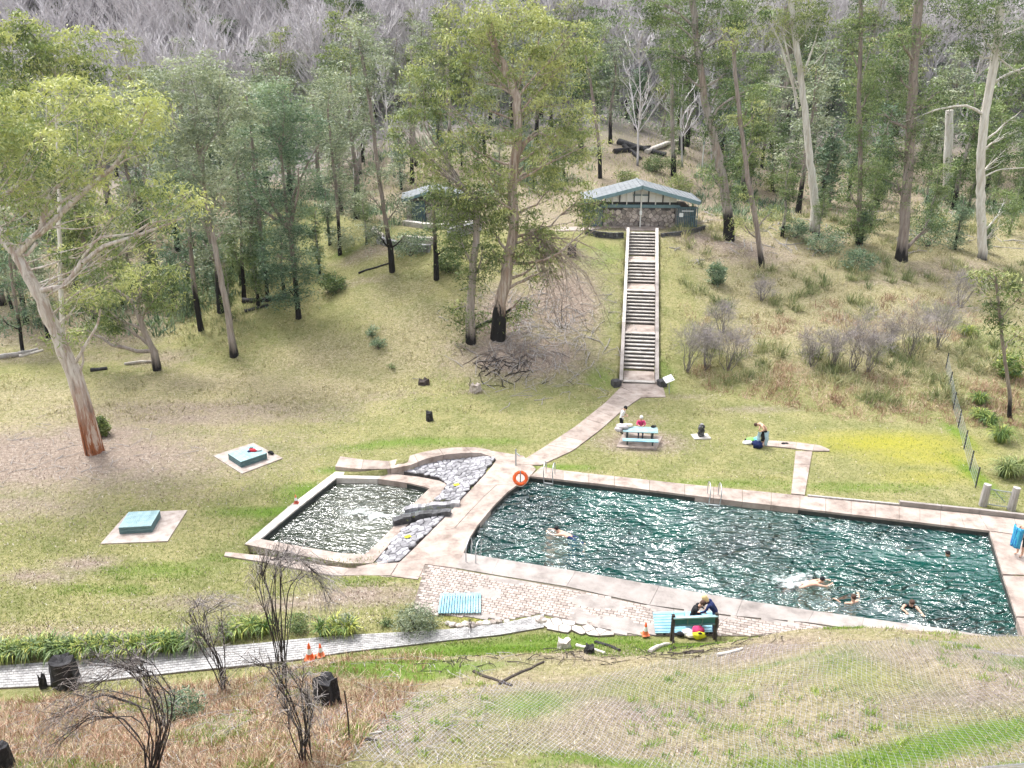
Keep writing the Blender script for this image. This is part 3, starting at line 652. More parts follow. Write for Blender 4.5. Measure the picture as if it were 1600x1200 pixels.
# foam where the flume lands
m, t, b, o = newmat('foam'); b.inputs['Base Color'].default_value = (.80, .86, .86, 1); b.inputs['Roughness'].default_value = .6
tr = nd(t, 'ShaderNodeBsdfTransparent'); ms = nd(t, 'ShaderNodeMixShader'); t.links.new(ramp(t, [(.36, g1(0)), (.60, g1(1))], mix(t, .5, noise(t, geo(t), 3.5, 5, .7), attr(t).outputs['Fac'])), ms.inputs[0])
t.links.new(tr.outputs[0], ms.inputs[1]); t.links.new(b.outputs[0], ms.inputs[2]); t.links.new(ms.outputs[0], o.inputs[0]); bump(t, b, noise(t, geo(t), 9, 4), .8, .06); M['foam'] = m
def foam(c, rx, ry, ang, seed, h=.05, zc=ZW, core=1.0):
    mb = MB(); n, k = 22, 9; r = np.random.RandomState(seed); V = []; T = []
    for i in range(k):
        f = i/(k-1)
        for j in range(n):
            a = 2*math.pi*j/n; w = 1+.25*math.sin(3*a+seed)+.15*math.sin(5*a)
            x, y = rx*f*w*math.cos(a), ry*f*w*math.sin(a); V.append([c[0]+x*math.cos(ang)-y*math.sin(ang), c[1]+x*math.sin(ang)+y*math.cos(ang), zc+.01+h*(1-f)**1.2*r.uniform(.4, 1)]); T.append(max(0, core*(1.05-f)))
    F = [[i*n+j, (i+1)*n+j, (i+1)*n+(j+1) % n, i*n+(j+1) % n] for i in range(k-1) for j in range(n)]
    mb.add(V, F, T); o = mb.build('foam', M['foam'], smooth=True); tag(o, kind='stuff'); return o
foam(at(594, 806, ZW), .95, .34, 0.0, 2, .08, core=.9); foam(at(560, 800, ZW), 1.9, .8, .1, 5, .02, core=.42)
# ------------------------------------------------------------------ paved terrace in front of the pool
terr = [(664, 882), (711, 888), (768, 898), (885, 917), (1015, 946), (1150, 963), (1262, 973), (1345, 985), (1330, 992), (1240, 993), (1118, 992), (1020, 992), (968, 992), (940, 984), (900, 974), (845, 958), (790, 968), (650, 957), (645, 950)]
TE = A(terr, .0)
mb = MB(); mb.prism(TE, -.3, -.03); tag(mb.build('paving_bed', M['paver_joint']), kind='structure')
cp = A([(725, 864), (1160, 937)]); pd = nrm(cp[1]-cp[0])[:2]; pn = np.array([-pd[1], pd[0]]); r = np.random.RandomState(12)
pav = MB(); patch = MB(); LN, WD = .26, .155
patches = [(800, 905, 1.2, .45), (760, 925, .8, .4), (930, 940, 1.6, .45), (1060, 955, 1.6, .5), (960, 975, 1.4, .6), (905, 965, .5, .6), (1110, 960, 1.2, .3), (1000, 985, 1.2, .6), (1200, 968, 1.5, .2), (740, 960, 1.6, .25), (850, 895, 1, .25)]
pc = [(at(a, b_)[:2], c, d) for a, b_, c, d in patches]
c0 = TE.mean(0)[:2]
for i in range(-60, 60):
    for j in range(-22, 22):
        q = c0+pd*((i+.5*(j % 2))*LN)+pn*(j*WD)
        if not inpoly(np.array([q[0]]), np.array([q[1]]), shrink(TE, .1))[0]: continue
        f = 0
        for pcn, rx, ry in pc: 
            u = (q-pcn)@pd; v = (q-pcn)@pn; f = max(f, 1.35-((u/rx)**2+(v/ry)**2)**.5)
        cov = f+.28*wav(q[0], q[1], 2.6, 21)+r.uniform(-.14, .14) > .6
        R = np.eye(3); R[:2, 0] = pd; R[:2, 1] = pn
        if not cov: pav.box((q[0], q[1], -.035), (LN*.93, WD*.9, .07), R, r.rand(), bev=.012)
        else: patch.box((q[0], q[1], -.036), (LN*1.3, WD*1.3, .064+r.uniform(0, .006)), R, .4)
tp = empty('paved_terrace', (0, 0, 0)); tag(tp, kind='structure')
pav.build('pavers', M['paver'], tp, kind='stuff'); patch.build('cement_patches', M['concrete_grey'], tp, kind='stuff')
# crazy paving by the path
CPV = A([(845, 960), (880, 968), (915, 975), (945, 984), (968, 992), (935, 994), (880, 988), (850, 982)], .0)
s3 = stones('crazy_paving', CPV, lambda x, y: .012, .42, .02, M['concrete_pale'], 9, base=M['paver_joint']); tag(s3, kind='structure')
# block path running along the foot of the slope
pl = [(-60, 1046), (0, 1042), (100, 1034), (200, 1026), (300, 1016), (400, 1007), (470, 1000), (540, 994), (620, 990), (700, 985), (780, 977), (850, 961)]
pr = [(-60, 1082), (0, 1077), (100, 1072), (200, 1061), (300, 1050), (400, 1040), (470, 1032), (540, 1021), (620, 1012), (700, 1002), (780, 994), (850, 982)]
def lawnz(x, y): return float(min(max(H0(x, y), -.5), 0))
PL, PR = onl(pl, lawnz), onl(pr, lawnz)
for q in (PL, PR): q[:, 2] = [min(lawnz(a_, b_), 0)+.05 for a_, b_ in q[:, :2]]
mb = MB(); pb = MB(); nS = 150
Lp, Rp = lerp_line(PL, np.linspace(0, 1, nS)), lerp_line(PR, np.linspace(0, 1, nS))
for i in range(nS-1):
    P = np.array([Lp[i], Lp[i+1], Rp[i+1], Rp[i]]); mb.prism(P, P[:, 2]-.25, P[:, 2]-.012)
    nr = 9
    for k in range(nr):
        o_ = .5*(k % 2); f0, f1 = k/nr+.01, (k+1)/nr-.01
        ia, ib = min(i+o_, nS-1.001), min(i+1+o_-.07, nS-1.001)
        g_ = lambda Q, s: Q[int(s)]+(Q[min(int(s)+1, nS-1)]-Q[int(s)])*(s-int(s))
        a, b_, c1, d1 = g_(Lp, ia), g_(Lp, ib), g_(Rp, ib), g_(Rp, ia); P = np.array([a+(d1-a)*f0, b_+(c1-b_)*f0, b_+(c1-b_)*f1, a+(d1-a)*f1])
        pb.prism(P, P[:, 2]-.05, P[:, 2]+r.uniform(.012, .02), r.rand())
bp = empty('block_path', (0, 0, 0)); tag(bp, kind='structure'); mb.build('path_bed', M['paver_joint'], bp); pb.build('pavers', M['paver_grey'], bp, kind='stuff')
# T shaped concrete path on the back lawn
ribbon('footpath', gl([(1243, 706), (1240, 735), (1236, 773)], .07), gl([(1269, 707), (1264, 735), (1257, 775)], .07), 3, M['concrete'])
ribbon('footpath', gl([(1190, 689), (1240, 692), (1280, 697), (1296, 704)], .07), gl([(1190, 697), (1240, 702), (1272, 706), (1296, 706)], .07), 4, M['concrete'])
# kerb wall at the right end of the back strip
mb = MB(); K = A([(1405, 790), (1470, 797), (1530, 803), (1660, 818)], 0)
kr = empty('kerb_wall', (0, 0, 0)); tag(kr, kind='structure')
for i in range(3):
    d = nrm(K[i+1]-K[i]); n_ = np.cross((0, 0, 1), d)*.16; P = np.array([K[i]+d*.01, K[i+1]-d*.01, K[i+1]-d*.01+n_, K[i]+d*.01+n_])
    MB().prism(P, -.3, .22, .2).build('slab', M['concrete_grey'], kr)
K = A([(1262, 776), (1405, 790)], 0); d = nrm(K[1]-K[0]); n_ = np.cross((0, 0, 1), d)*.12; MB().prism(np.array([K[0], K[1]-d*.02, K[1]-d*.02+n_, K[0]+n_]), -.3, .07, .1).build('slab', M['greywood'], kr)
# ------------------------------------------------------------------ the long stair
stair = empty('stairway', (sb[0], sb[1], 0)); tag(stair, 'long concrete stairway climbing the hill in four flights to the stone building', 'stairs')
def SP(u, v, z): p = sdir*u+snor*v; return np.array([p[0], p[1], z])
Rst = np.eye(3); Rst[:2, 0] = sdir; Rst[:2, 1] = snor; Rst[:, 1] *= 1
r = np.random.RandomState(2); u = 0.0; z = 0.0; RISE = 7.25/36; TR_ = .262; LAND = 1.98
seq = [('s', 1), ('l', 1), ('s', 10), ('l', 1), ('s', 10), ('l', 1), ('s', 7), ('l', 1), ('s', 8)]
prof = [(0, 0)]
TREAD = {}
for kind_, n_ in seq:
    for k in range(n_):
        if kind_ == 's':
            z += RISE; ln = TR_
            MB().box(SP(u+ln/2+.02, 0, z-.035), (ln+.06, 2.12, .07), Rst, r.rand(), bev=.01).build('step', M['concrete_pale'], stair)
            MB().box(SP(u+.09, 0, z-.07-(RISE-.07)/2), (.06, 2.1, RISE-.07), Rst, r.rand()).build('riser', M['mortar'], stair)  # dark risers under pale treads: shade and top light put into the colours
            u += ln
        else:
            MB().box(SP(u+LAND/2, 0, z-.06), (LAND-.03, 2.12, .12), Rst, r.rand(), bev=.01).build('landing', M['concrete'], stair); u += LAND
    prof.append((u, z))
STU = u
for sgn in (-1, 1):
    # string wall follows the slope
    us = np.array([-.05, STU*.33, STU*.68, STU+.15]); zs = np.interp(us, [p_[0] for p_ in prof], [p_[1] for p_ in prof]); zs = us/STU*7.25
    for i in range(3):
        mb = MB(); top = [SP(us[i]+.01, sgn*1.2, zs[i]+.30), SP(us[i+1]-.01, sgn*1.2, zs[i+1]+.30)]
        a, b_ = top; w_ = SP(0, .12, 0); V = [a-w_, a+w_, b_+w_, b_-w_, a-w_-(0, 0, 1.25), a+w_-(0, 0, 1.25), b_+w_-(0, 0, 1.25), b_-w_-(0, 0, 1.25)]
        mb.add(V, [[0, 3, 2, 1], [4, 5, 6, 7], [0, 1, 5, 4], [1, 2, 6, 5], [2, 3, 7, 6], [3, 0, 4, 7]], .5)
        mb.build('side_wall', M['concrete_pale'] if (i > 0 and sgn < 0) or i == 2 else M['concrete_grey'], stair)
for sx in (962.5, 1034):
    p = gr(sx, 603); o = empty('plant_trough', p); tag(o, 'dark stone block at the %s foot of the stairway' % ('left' if sx < 1000 else 'right'), 'stone block', 'dark blocks at the foot of the stairway')
    MB().box((0, 0, .2), (.55, .5, .5), rz(.4), .2, bev=.06).build('block', M['stone_dark'], o)
# ================================================================== stone change house at the top of the stairs
by = rad(-3); BX = np.array([11.3, 70.6, 7.22])     # front wall centre at ground
bh = empty('change_house', BX, by); tag(bh, 'stone change house with blue gable roof and white panels at the top of the stairway', 'building')
r = np.random.RandomState(21)
def wallplane(name, x0, x1, z0, z1, y, size, seed, parent, th=.1, depth=.3):
    """stone wall in the local XZ plane, face towards -Y"""
    mb = MB(); P = np.array([[x0, z0], [x1, z0], [x1, z1], [x0, z1]]); rr = np.random.RandomState(seed)
    for C in voro(P, size, seed, asp=1.35):
        t_ = MB(); stone_cell(t_, C, lambda a, b_: 0.0, th, rr)
        V = t_.v[0]; mb.add(np.c_[V[:, 0], y-V[:, 2], V[:, 1]], t_.f[0], t_.t[0]); mb.f.append(t_.f[1]+mb.n-len(V)); mb.m.append(np.zeros(len(t_.f[1]), np.int32))
    w = MB().box(((x0+x1)/2, y+depth/2, (z0+z1)/2), (x1-x0, depth, z1-z0), tint=.3).build('wall', M['mortar'], parent)
    mb.build('stones', M['stone_warm'], w, kind='stuff'); return w
wallplane('wall', -3.35, 2.9, -.1, 1.62, 0, .34, 5, bh)
MB().box((-.2, 2.2, .8), (8.8, 4.0, 1.8), tint=.4).build('wall', M['stone_warm'], bh)
# beam, clerestory, mullions
MB().box((-.15, -.06, 1.78), (6.9, .16, .26)).build('beam', M['trim_blue'], bh)
def roofz(x): return 3.6-abs(x+.15)*.262
for i in range(10):
    x0 = -3.15+i*.62; x1 = x0+.56; xm = (x0+x1)/2
    if roofz(xm)-.3 < 2.15: continue
    mb = MB(); y0, y1 = .05, .09; za, zb = roofz(x0)-.28, roofz(x1)-.28; zl = 2.12
    V = [(x0, y0, zl), (x1, y0, zl), (x1, y0, zb), (x0, y0, za), (x0, y1, zl), (x1, y1, zl), (x1, y1, zb), (x0, y1, za)]
    mb.add(V, [[0, 1, 2, 3], [5, 4, 7, 6], [0, 4, 5, 1], [2, 6, 7, 3], [1, 5, 6, 2], [0, 3, 7, 4]]); mb.build('clerestory_panel', M['white'], bh)
    MB().box((x0-.03, 0, (1.91+roofz(x0)-.22)/2), (.09, .14, roofz(x0)-.22-1.91)).build('mullion', M['offwhite'] if i % 2 else M['metal_dark'], bh)
MB().box((-.1, .35, 2.0), (6.5, .3, .24)).build('shade_strip', M['metal_dark'], bh)  # dark bar standing in for the shade between beam and panels
MB().box((-.15, -.02, 2.72), (1.3, .12, .09)).build('tie_beam', M['trim_blue'], bh)
# downpipe and post
mb = MB(); mb.tube([(-.12, -.55, 0), (-.12, -.55, 3.35)], .055, 8); mb.build('post', M['offwhite'], bh)
MB().box((-.12, -.55, 1.3), (.2, .16, .34)).build('meter_box', M['white'], bh)
# roof: two pitched halves with standing seams, overhanging the front
OV = 1.15; ZT = 3.6
for sgn in (-1, 1):
    L_ = 5.15; a = math.atan(.262); c_, s_ = math.cos(a), math.sin(a)
    xr = -.15; R = np.array([[sgn*c_, 0, s_*1.0], [0, 1, 0], [-s_, 0, c_*1.0]]); 
    hx = sgn*L_/2*c_; mid = np.array([xr+hx, 1.7, ZT-L_/2*s_])
    ex = np.array([sgn*c_, 0, -s_]); ez = np.array([sgn*s_, 0, c_]); R = np.stack([ex, np.cross(ez, ex), ez], 1)
    rp = MB().box(mid, (L_, 5.6, .09), R, .5).build('roof_panel', M['roof_blue'], bh)
    for k in range(13):
        MB().box(mid+ez*.055+ex*(k/12-.5)*(L_-.1), (.035, 5.6, .05), R, r.rand()).build('roof_seam', M['roof_blue'], rp)
    MB().box(mid+np.array([0, -2.82, 0])-ez*.10, (L_+.02, .05, .30), R).build('fascia', M['trim_blue'], bh)
    MB().box(mid+ex*(L_/2+.03), (.06, 5.65, .20), R).build('gutter', M['roof_blue'], bh)
    for k in range(3): MB().beam((xr+sgn*(1.1+k*1.5), -1.0, roofz(xr+sgn*(1.1+k*1.5))-.17), (xr+sgn*(1.1+k*1.5), 4, roofz(xr+sgn*(1.1+k*1.5))-.17), .06, .14).build('rafter', M['trim_blue'], bh)
MB().box((-.15, 1.7, ZT+.05), (.2, 5.65, .05), tint=.6).build('ridge_cap', M['roof_blue'], bh)
# slatted screens left and right
for x0, x1, lab in ((2.95, 4.75, 1), (-5.1, -3.45, 0)):
    sc = MB().box(((x0+x1)/2, -.42, 1.72), (x1-x0+.1, .1, .12)).build('screen_frame', M['slat_blue'], bh)
    MB().box(((x0+x1)/2, -.42, .12), (x1-x0, .08, .08)).build('rail', M['slat_blue'], sc)
    MB().box(((x0+x1)/2, -.42, .95), (x1-x0, .08, .06)).build('rail', M['slat_blue'], sc)
    MB().box(((x0+x1)/2, .3, .9), (x1-x0, .08, 1.7)).build('door', M['metal_dark'], sc)
    n_ = 12
    for k in range(n_+1): MB().box((x0+(x1-x0)*k/n_, -.48, .9), (.075, .035, 1.62), tint=r.rand()).build('slat', M['roof_blue'] if k in (0,) else M['slat_blue'], sc)
    MB().box((x0+.42, -.52, 1.12), (.34, .02, .34)).build('notice', M['white'], sc)
    if lab: MB().box((x0+.95, -.52, 1.46), (1.0, .02, .07)).build('name_strip', M['white'], sc)
# platform path and low black wall
mb = MB(); Pp = gl([(915, 362), (918, 353), (1010, 350), (1100, 345), (1108, 348), (1060, 352), (1030, 357), (1028, 361), (978, 361), (976, 356), (945, 356)], .05); mb.prism(Pp, Pp[:, 2]-.3, Pp[:, 2]+.02); tag(mb.build('footpath', M['concrete'], kind='structure'))
mb = MB(); Pp = gl([(868, 362), (868, 356), (918, 355), (918, 361)], .05); mb.prism(Pp, Pp[:, 2]-.3, Pp[:, 2]+.03); tag(mb.build('footpath', M['concrete'], kind='structure'))
def lowwall(line, hgt, mat, label, thick=.25, seed=1, zoff=0, n=14, top=.05):
    Lw_ = np.array([gr(x, y) for x, y in line]); Lw_ = lerp_line(Lw_, np.linspace(0, 1, n+1)); o = empty('retaining_wall', Lw_[0]); tag(o, label, 'wall'); rr = np.random.RandomState(seed)
    for i in range(n):
        a, b_ = Lw_[i], Lw_[i+1]; d = nrm((b_-a)*(1, 1, 0))
        for q in range(2):
            s = .5*(q % 2)
            p0 = a+(b_-a)*(.02); p1 = b_-(b_-a)*.02; n2 = np.array([d[1], -d[0], 0])*thick/2*rr.uniform(.85, 1.1)
            P = np.array([p0-n2, p1-n2, p1+n2, p0+n2])-Lw_[0]; zt = (a[2]+b_[2])/2-Lw_[0][2]+zoff
            MB().prism(P, zt+q*hgt/2-(.5 if q == 0 else 0), zt+(q+1)*hgt/2-.015, rr.rand()).build('stone', mat, o)
    return o
lowwall([(914, 365), (935, 370), (960, 372), (974, 371)], .75, M['stone_dark'], 'low curved black stone retaining wall left of the stairway top', seed=2, zoff=-.3)
lowwall([(1033, 370), (1060, 367), (1085, 363), (1100, 358)], .6, M['stone_dark'], 'low curved dark stone retaining wall right of the stairway top', seed=3, zoff=-.3)
# white post behind the change house
p = gr(1097, 262); o = empty('pole', p); tag(o, 'thin white pole standing behind the right end of the change house', 'pole')
MB().tube([(0, 0, -1), (0, 0, 3.4)], .07, 8).build('post', M['offwhite'], o); MB().box((0, 0, 2.7), (.22, .22, .3)).build('bracket', M['metal_grey'], o)
# ================================================================== second hut, left behind the centre tree
HX = gr(652, 347); hut = empty('hut', HX, rad(6)); tag(hut, 'small hut with dark slatted door and sloping blue roof, half hidden behind the central gum', 'hut')
wallplane('wall', -.95, -.42, -.1, 1.9, 0, .3, 7, hut); wallplane('wall', .72, 5.2, -.1, 1.5, 0, .34, 8, hut)
MB().box((2.1, 2.0, 1.0), (6, 3.2, 2.0), tint=.5).build('wall', M['stone_warm'], hut)
dr = MB().box((.15, .06, .95), (1.14, .08, 1.9)).build('door', M['metal_dark'], hut)
for k in range(9): MB().box((-.38+k*.133, -.02, .95), (.10, .05, 1.8), tint=r.rand()).build('slat', M['slat_blue'], dr)
for sgn in (-1, 1):
    a = .28; L_ = 3.2 if sgn > 0 else 3.2; ex = np.array([sgn*math.cos(a), 0, -math.sin(a)]); ez = np.array([sgn*math.sin(a), 0, math.cos(a)]); R = np.stack([ex, np.cross(ez, ex), ez], 1)
    mid = np.array([1.75, 1.3, 3.0])+ex*L_/2
    rp = MB().box(mid, (L_, 4.6, .09), R, .5).build('roof_panel', M['roof_blue'], hut)
    MB().box(mid+np.array([0, -2.32, 0])-ez*.08, (L_+.02, .05, .24), R).build('fascia', M['trim_blue'], hut)
    for k in range(8): MB().box(mid+ez*.055+ex*(k/7-.5)*(L_-.1), (.035, 4.6, .05), R, r.rand()).build('roof_seam', M['roof_blue'], rp)
lowwall([(633, 352), (660, 356), (690, 358), (748, 352)], .45, M['concrete_pale'], 'pale stone terrace ledge directly in front of the small hut', seed=6, thick=.6)
lowwall([(700, 372), (725, 366), (750, 360)], .8, M['stone'], 'grey stone terrace wall below the small hut, right of the blackened trunks', seed=7, thick=.5)
lowwall([(592, 378), (612, 384), (640, 389), (672, 392)], .5, M['stone'], 'lowest pale-topped stone terrace edge below the small hut', seed=8, thick=.55)
lowwall([(630, 376), (655, 378), (680, 379)], .45, M['palewood'], 'middle pale stone terrace edge below the small hut', seed=9, thick=.5)
# ================================================================== timber platforms on the left lawn
def world_quad(px4, off=0.): return np.array([gr(x, y, off) for x, y in px4])
def slabpad(name, px4, mat, label, split=None, th=.2):
    P = world_quad(px4, .05); P[:, 2] = P[:, 2].mean(); o = empty(name, P.mean(0)); tag(o, label, 'concrete slab'); c = P.mean(0)
    if split:
        e0 = P[0]+(P[1]-P[0])*split; e1 = P[3]+(P[2]-P[3])*split
        for q in (np.array([P[0], e0, e1, P[3]]), np.array([e0, P[1], P[2], e1])):
            k = q.mean(0); q = k+(q-k)*.995; MB().prism(q-c, -th, 0, r.rand()).build('slab', mat, o)
    else: MB().prism(P-c, -th, 0, .5).build('slab', mat, o)
    return P
def platform(front_a, front_b, side_c, hgt, label, zs):
    """box of boards: near bottom-left, near bottom-right, far bottom-right pixel corners"""
    a, b_, c = [onf(*q, lambda x, y: zs) for q in (front_a, front_b, side_c)]
    ux = b_-a; Lx = np.linalg.norm(ux); ux /= Lx; uy = np.cross((0, 0, 1), ux); Ly = abs((c-b_)@uy); ctr = a+ux*Lx/2+uy*Ly/2
    ang = math.atan2(ux[1], ux[0]); o = empty('deck_platform', (ctr[0], ctr[1], zs), ang); tag(o, label, 'platform', 'low slatted platforms on the left lawn')
    hb_ = hgt/3
    for k in range(3):
        for s_ in (-1, 1):
            MB().box((0, s_*(Ly/2-.03), hb_*(k+.5)), (Lx, .045, hb_*.86), tint=r.rand()).build('side_board', M['teal_side'], o)
            MB().box((s_*(Lx/2-.03), 0, hb_*(k+.5)), (.045, Ly-.1, hb_*.86), tint=r.rand()).build('side_board', M['teal_side'], o)
    MB().box((0, 0, hgt/2-.03), (Lx-.12, Ly-.12, hgt-.08)).build('frame', M['metal_dark'], o)
    n_ = 15
    for k in range(n_): MB().box((-Lx/2+Lx*(k+.5)/n_, 0, hgt+.015), (Lx/n_*.9, Ly+.04, .035), tint=r.rand()).build('top_board', M['teal_top'], o)
    return o, ang
P1 = slabpad('concrete_pad', [(333, 713), (378, 741), (442, 717), (396, 693)], M['paver'], 'pale concrete pad under the platform nearest the big leaning gum', .0)
P2 = slabpad('concrete_pad', [(157, 851), (262, 847), (293, 798), (199, 803)], M['paver'], 'pale concrete pad under the left platform, nearer the camera', .58)
pf1, an1 = platform((377, 731), (418, 717), (397, 705), .34, 'blue-green slatted platform with red and white clothing on top', P1[0][2])
pf2, an2 = platform((187, 835), (238, 832), (256, 808), .34, 'blue-green slatted platform at left, its top bare and tilted to the left', P2[0][2])
p = gr(398, 706); c_ = atZ(397, 701, 45.5)
def cloth_heap(name, loc, parts, label, cat, seed, group=None):
    o = empty(name, loc); tag(o, label, cat, group); rr = np.random.RandomState(seed)
    for (x, y, z, rx, ry, rz_, mt, nm) in parts: MB().sphere((x, y, z), (rx, ry, rz_), 12, 8, rr.rand(), 0, .42, rr).build(nm, M[mt], o, smooth=True)
    return o
pl1 = np.array(pf1.location); cloth_heap('clothing', (pl1[0]+.25, pl1[1]+.25, pl1[2]+.38), [(0, 0, .05, .24, .13, .09, 'red', 'red_top'), (.25, .08, .05, .22, .12, .08, 'white', 'white_towel'), (-.14, .15, .06, .12, .08, .09, 'black', 'dark_hat'), (-.2, -.1, .03, .10, .06, .05, 'navy', 'sock')], 'crumpled red, white and black clothing on the platform top', 'clothing', 4)
p = gr(419, 712); cloth_heap('shoes', (p[0]+.1, p[1]+.1, p[2]+.08), [(0, 0, .08, .14, .10, .09, 'black', 'shoe'), (.14, -.1, .06, .12, .06, .07, 'black', 'shoe')], 'black shoes beside the far platform', 'shoes', 5)
# flat slatted platforms on the terrace
def flat_platform(px4, n, along, label):
    P = A(px4, .10); c = P.mean(0); o = empty('sun_deck', (c[0], c[1], 0)); tag(o, label, 'platform', 'sky-blue slatted sun decks on the paving')
    P = P-c
    for k in range(n):
        f0, f1 = k/n+.006, (k+1)/n-.012*1.0
        if along: q = [P[0]+(P[1]-P[0])*f0, P[0]+(P[1]-P[0])*f1, P[3]+(P[2]-P[3])*f1, P[3]+(P[2]-P[3])*f0]
        else: q = [P[0]+(P[3]-P[0])*f0, P[0]+(P[3]-P[0])*f1, P[1]+(P[2]-P[1])*f1, P[1]+(P[2]-P[1])*f0]
        MB().prism(np.array(q), .07, .10+.012*(k % 2), r.rand()).build('slat', M['sky_slat'], o)
    for f in (.15, .85):
        q = P*np.array([1, 1, 1]); a = q[0]+(q[3]-q[0])*f if along else q[0]+(q[1]-q[0])*f; b_ = q[1]+(q[2]-q[1])*f if along else q[3]+(q[2]-q[3])*f
        MB().beam(a*[1, 1, 0]+[0, 0, .035], b_*[1, 1, 0]+[0, 0, .035], .08, .06).build('bearer', M['metal_dark'], o)
    return o
flat_platform([(684, 958), (752, 957), (752, 926), (688, 927)], 16, True, 'sky-blue ribbed sun deck on the left end of the paving, empty')
flat_platform([(1024, 989), (1120, 987), (1112, 954), (1020, 956)], 15, False, 'sky-blue slatted sun deck behind the sign board, with bags at its edge')
# ================================================================== picnic table
Ppad = slabpad('concrete_pad', [(963, 699), (1025, 704), (1035, 683), (975, 675)], M['concrete'], 'pale concrete pad under the picnic table')
zt = Ppad[0][2]; pc_ = onf(999, 690, lambda x, y: zt); pt = empty('picnic_table', (pc_[0], pc_[1], zt), rad(-6)); tag(pt, 'blue-topped picnic table with attached benches on the back lawn', 'picnic table')
for k in range(4): MB().box((0, -.30+k*.2, .74), (1.95, .18, .045), tint=r.rand()).build('table_board', M['teal_top'], pt)
for s_ in (-1, 1):
    for k in range(2): MB().box((0, s_*(.80+.09*(k*2-1)), .44), (1.95, .16, .045), tint=r.rand()).build('bench_board', M['sky_slat'] if s_ < 0 else M['teal_top'], pt)
    for q in (-.7, .7):
        MB().beam((q, s_*.2, .70), (q, s_*.50, 0), .08, .09).build('leg', M['metal_dark'], pt); MB().beam((q, s_*.80, .40), (q, s_*.80, 0), .08, .09).build('leg', M['metal_dark'], pt)
for q in (-.7, .7): MB().box((q, 0, .38), (.08, 1.7, .09)).build('cross_bar', M['metal_dark'], pt); MB().box((q, 0, .69), (.08, .75, .06)).build('cross_bar', M['metal_dark'], pt)
cloth_heap('towel_pile', (pc_[0]-.72, pc_[1]+.18, zt+.80), [(-.25, 0, .06, .34, .30, .13, 'towel_stripe', 'striped_towel'), (.1, .2, .05, .28, .2, .10, 'cream', 'blanket'), (-.45, -.1, -.05, .25, .25, .15, 'towel_stripe', 'towel')], 'heap of white and dark striped towels on the left end of the picnic table', 'towels', 6)
cloth_heap('bag', (pc_[0]+.75, pc_[1]+.25, zt+.80), [(0, 0, .03, .12, .08, .07, 'black', 'bag_body'), (.14, .05, .02, .08, .06, .05, 'darkgrey', 'cup')], 'small dark bag at the right end of the picnic table', 'bag', 7)
# ================================================================== sign at the stair foot
p = gr(1046, 615); o = empty('sign', p, rad(-18)); tag(o, 'tilted white information sign on a single post by the stairway foot', 'sign')
MB().tube([(0, 0, -.1), (-.1, .02, .95)], .03, 8).build('post', M['metal_grey'], o)
R = rz(0) @ np.array([[1, 0, 0], [0, math.cos(.6), -math.sin(.6)], [0, math.sin(.6), math.cos(.6)]])
Rr = R @ np.array([[math.cos(.62), 0, math.sin(.62)], [0, 1, 0], [-math.sin(.62), 0, math.cos(.62)]])
R2 = R @ rz(.62)
sb_ = MB().box((-.12, 0, 1.02), (.62, .52, .03), R2).build('panel', M['white'], o)
for q, w2 in ((.13, .34), (.07, .40), (.01, .30), (-.10, .22)): MB().box(np.array((-.12, 0, 1.02))+R2@np.array([-.02, q, .018]), (w2, .025, .004), R2).build('text_line', M['metal_grey'], sb_)
MB().box(np.array((-.12, 0, 1.02))+R2@np.array([.17, -.15, .018]), (.09, .09, .004), R2).build('symbol', M['trim_blue'], sb_)
# ================================================================== stone tap pillar on the back lawn
p = gr(1095, 683); o = empty('tap_pillar', p); tag(o, 'short dark stone pillar on a small pad, right of the picnic table', 'pillar')
MB().box((0, 0, .03), (1.0, .7, .08), rz(.1), bev=.01).build('base', M['concrete_pale'], o)
for k in range(5):
    for j in range(3):
        a = j*2.1+k*1.0; MB().sphere((.085*math.cos(a), .085*math.sin(a), .13+k*.135), (.13, .12, .085), 8, 6, r.rand(), 0, .3, r).build('stone', M['stone_dark'], o)
MB().sphere((0, 0, .80), (.11, .11, .06), 8, 5).build('cap', M['stone'], o); MB().tube([(0, -.1, .7), (0, -.22, .72), (0, -.22, .64)], .015, 6).build('tap', M['steel'], o)
# ================================================================== sign board seen from behind, near the terrace
a0, a1 = gr(1049, 1001), gr(1116, 998); cc = (a0+a1)/2; dx = nrm(a1-a0); an = math.atan2(dx[1], dx[0]); wd = np.linalg.norm(a1-a0)
o = empty('sign_board', cc, an); tag(o, 'long teal sign board on two dark timber posts, seen from behind above the sun deck', 'sign')
for s_ in (-1, 1): MB().box((s_*wd/2, 0, .50), (.11, .10, 1.25), tint=.4).build('post', M['darkwood'], o)
bd = MB().box((0, -.02, .86), (wd-.1, .03, .30)).build('panel', M['sign_teal'], o)
MB().box((0, -.05, 1.03), (wd+.05, .12, .05)).build('top_rail', M['teal_top'], o); MB().box((0, -.05, .70), (wd-.1, .07, .04)).build('bottom_rail', M['teal_side'], o)
for q in (-.17, .17): MB().box((q*wd, -.05, .86), (.04, .05, .3)).build('batten', M['teal_side'], bd)
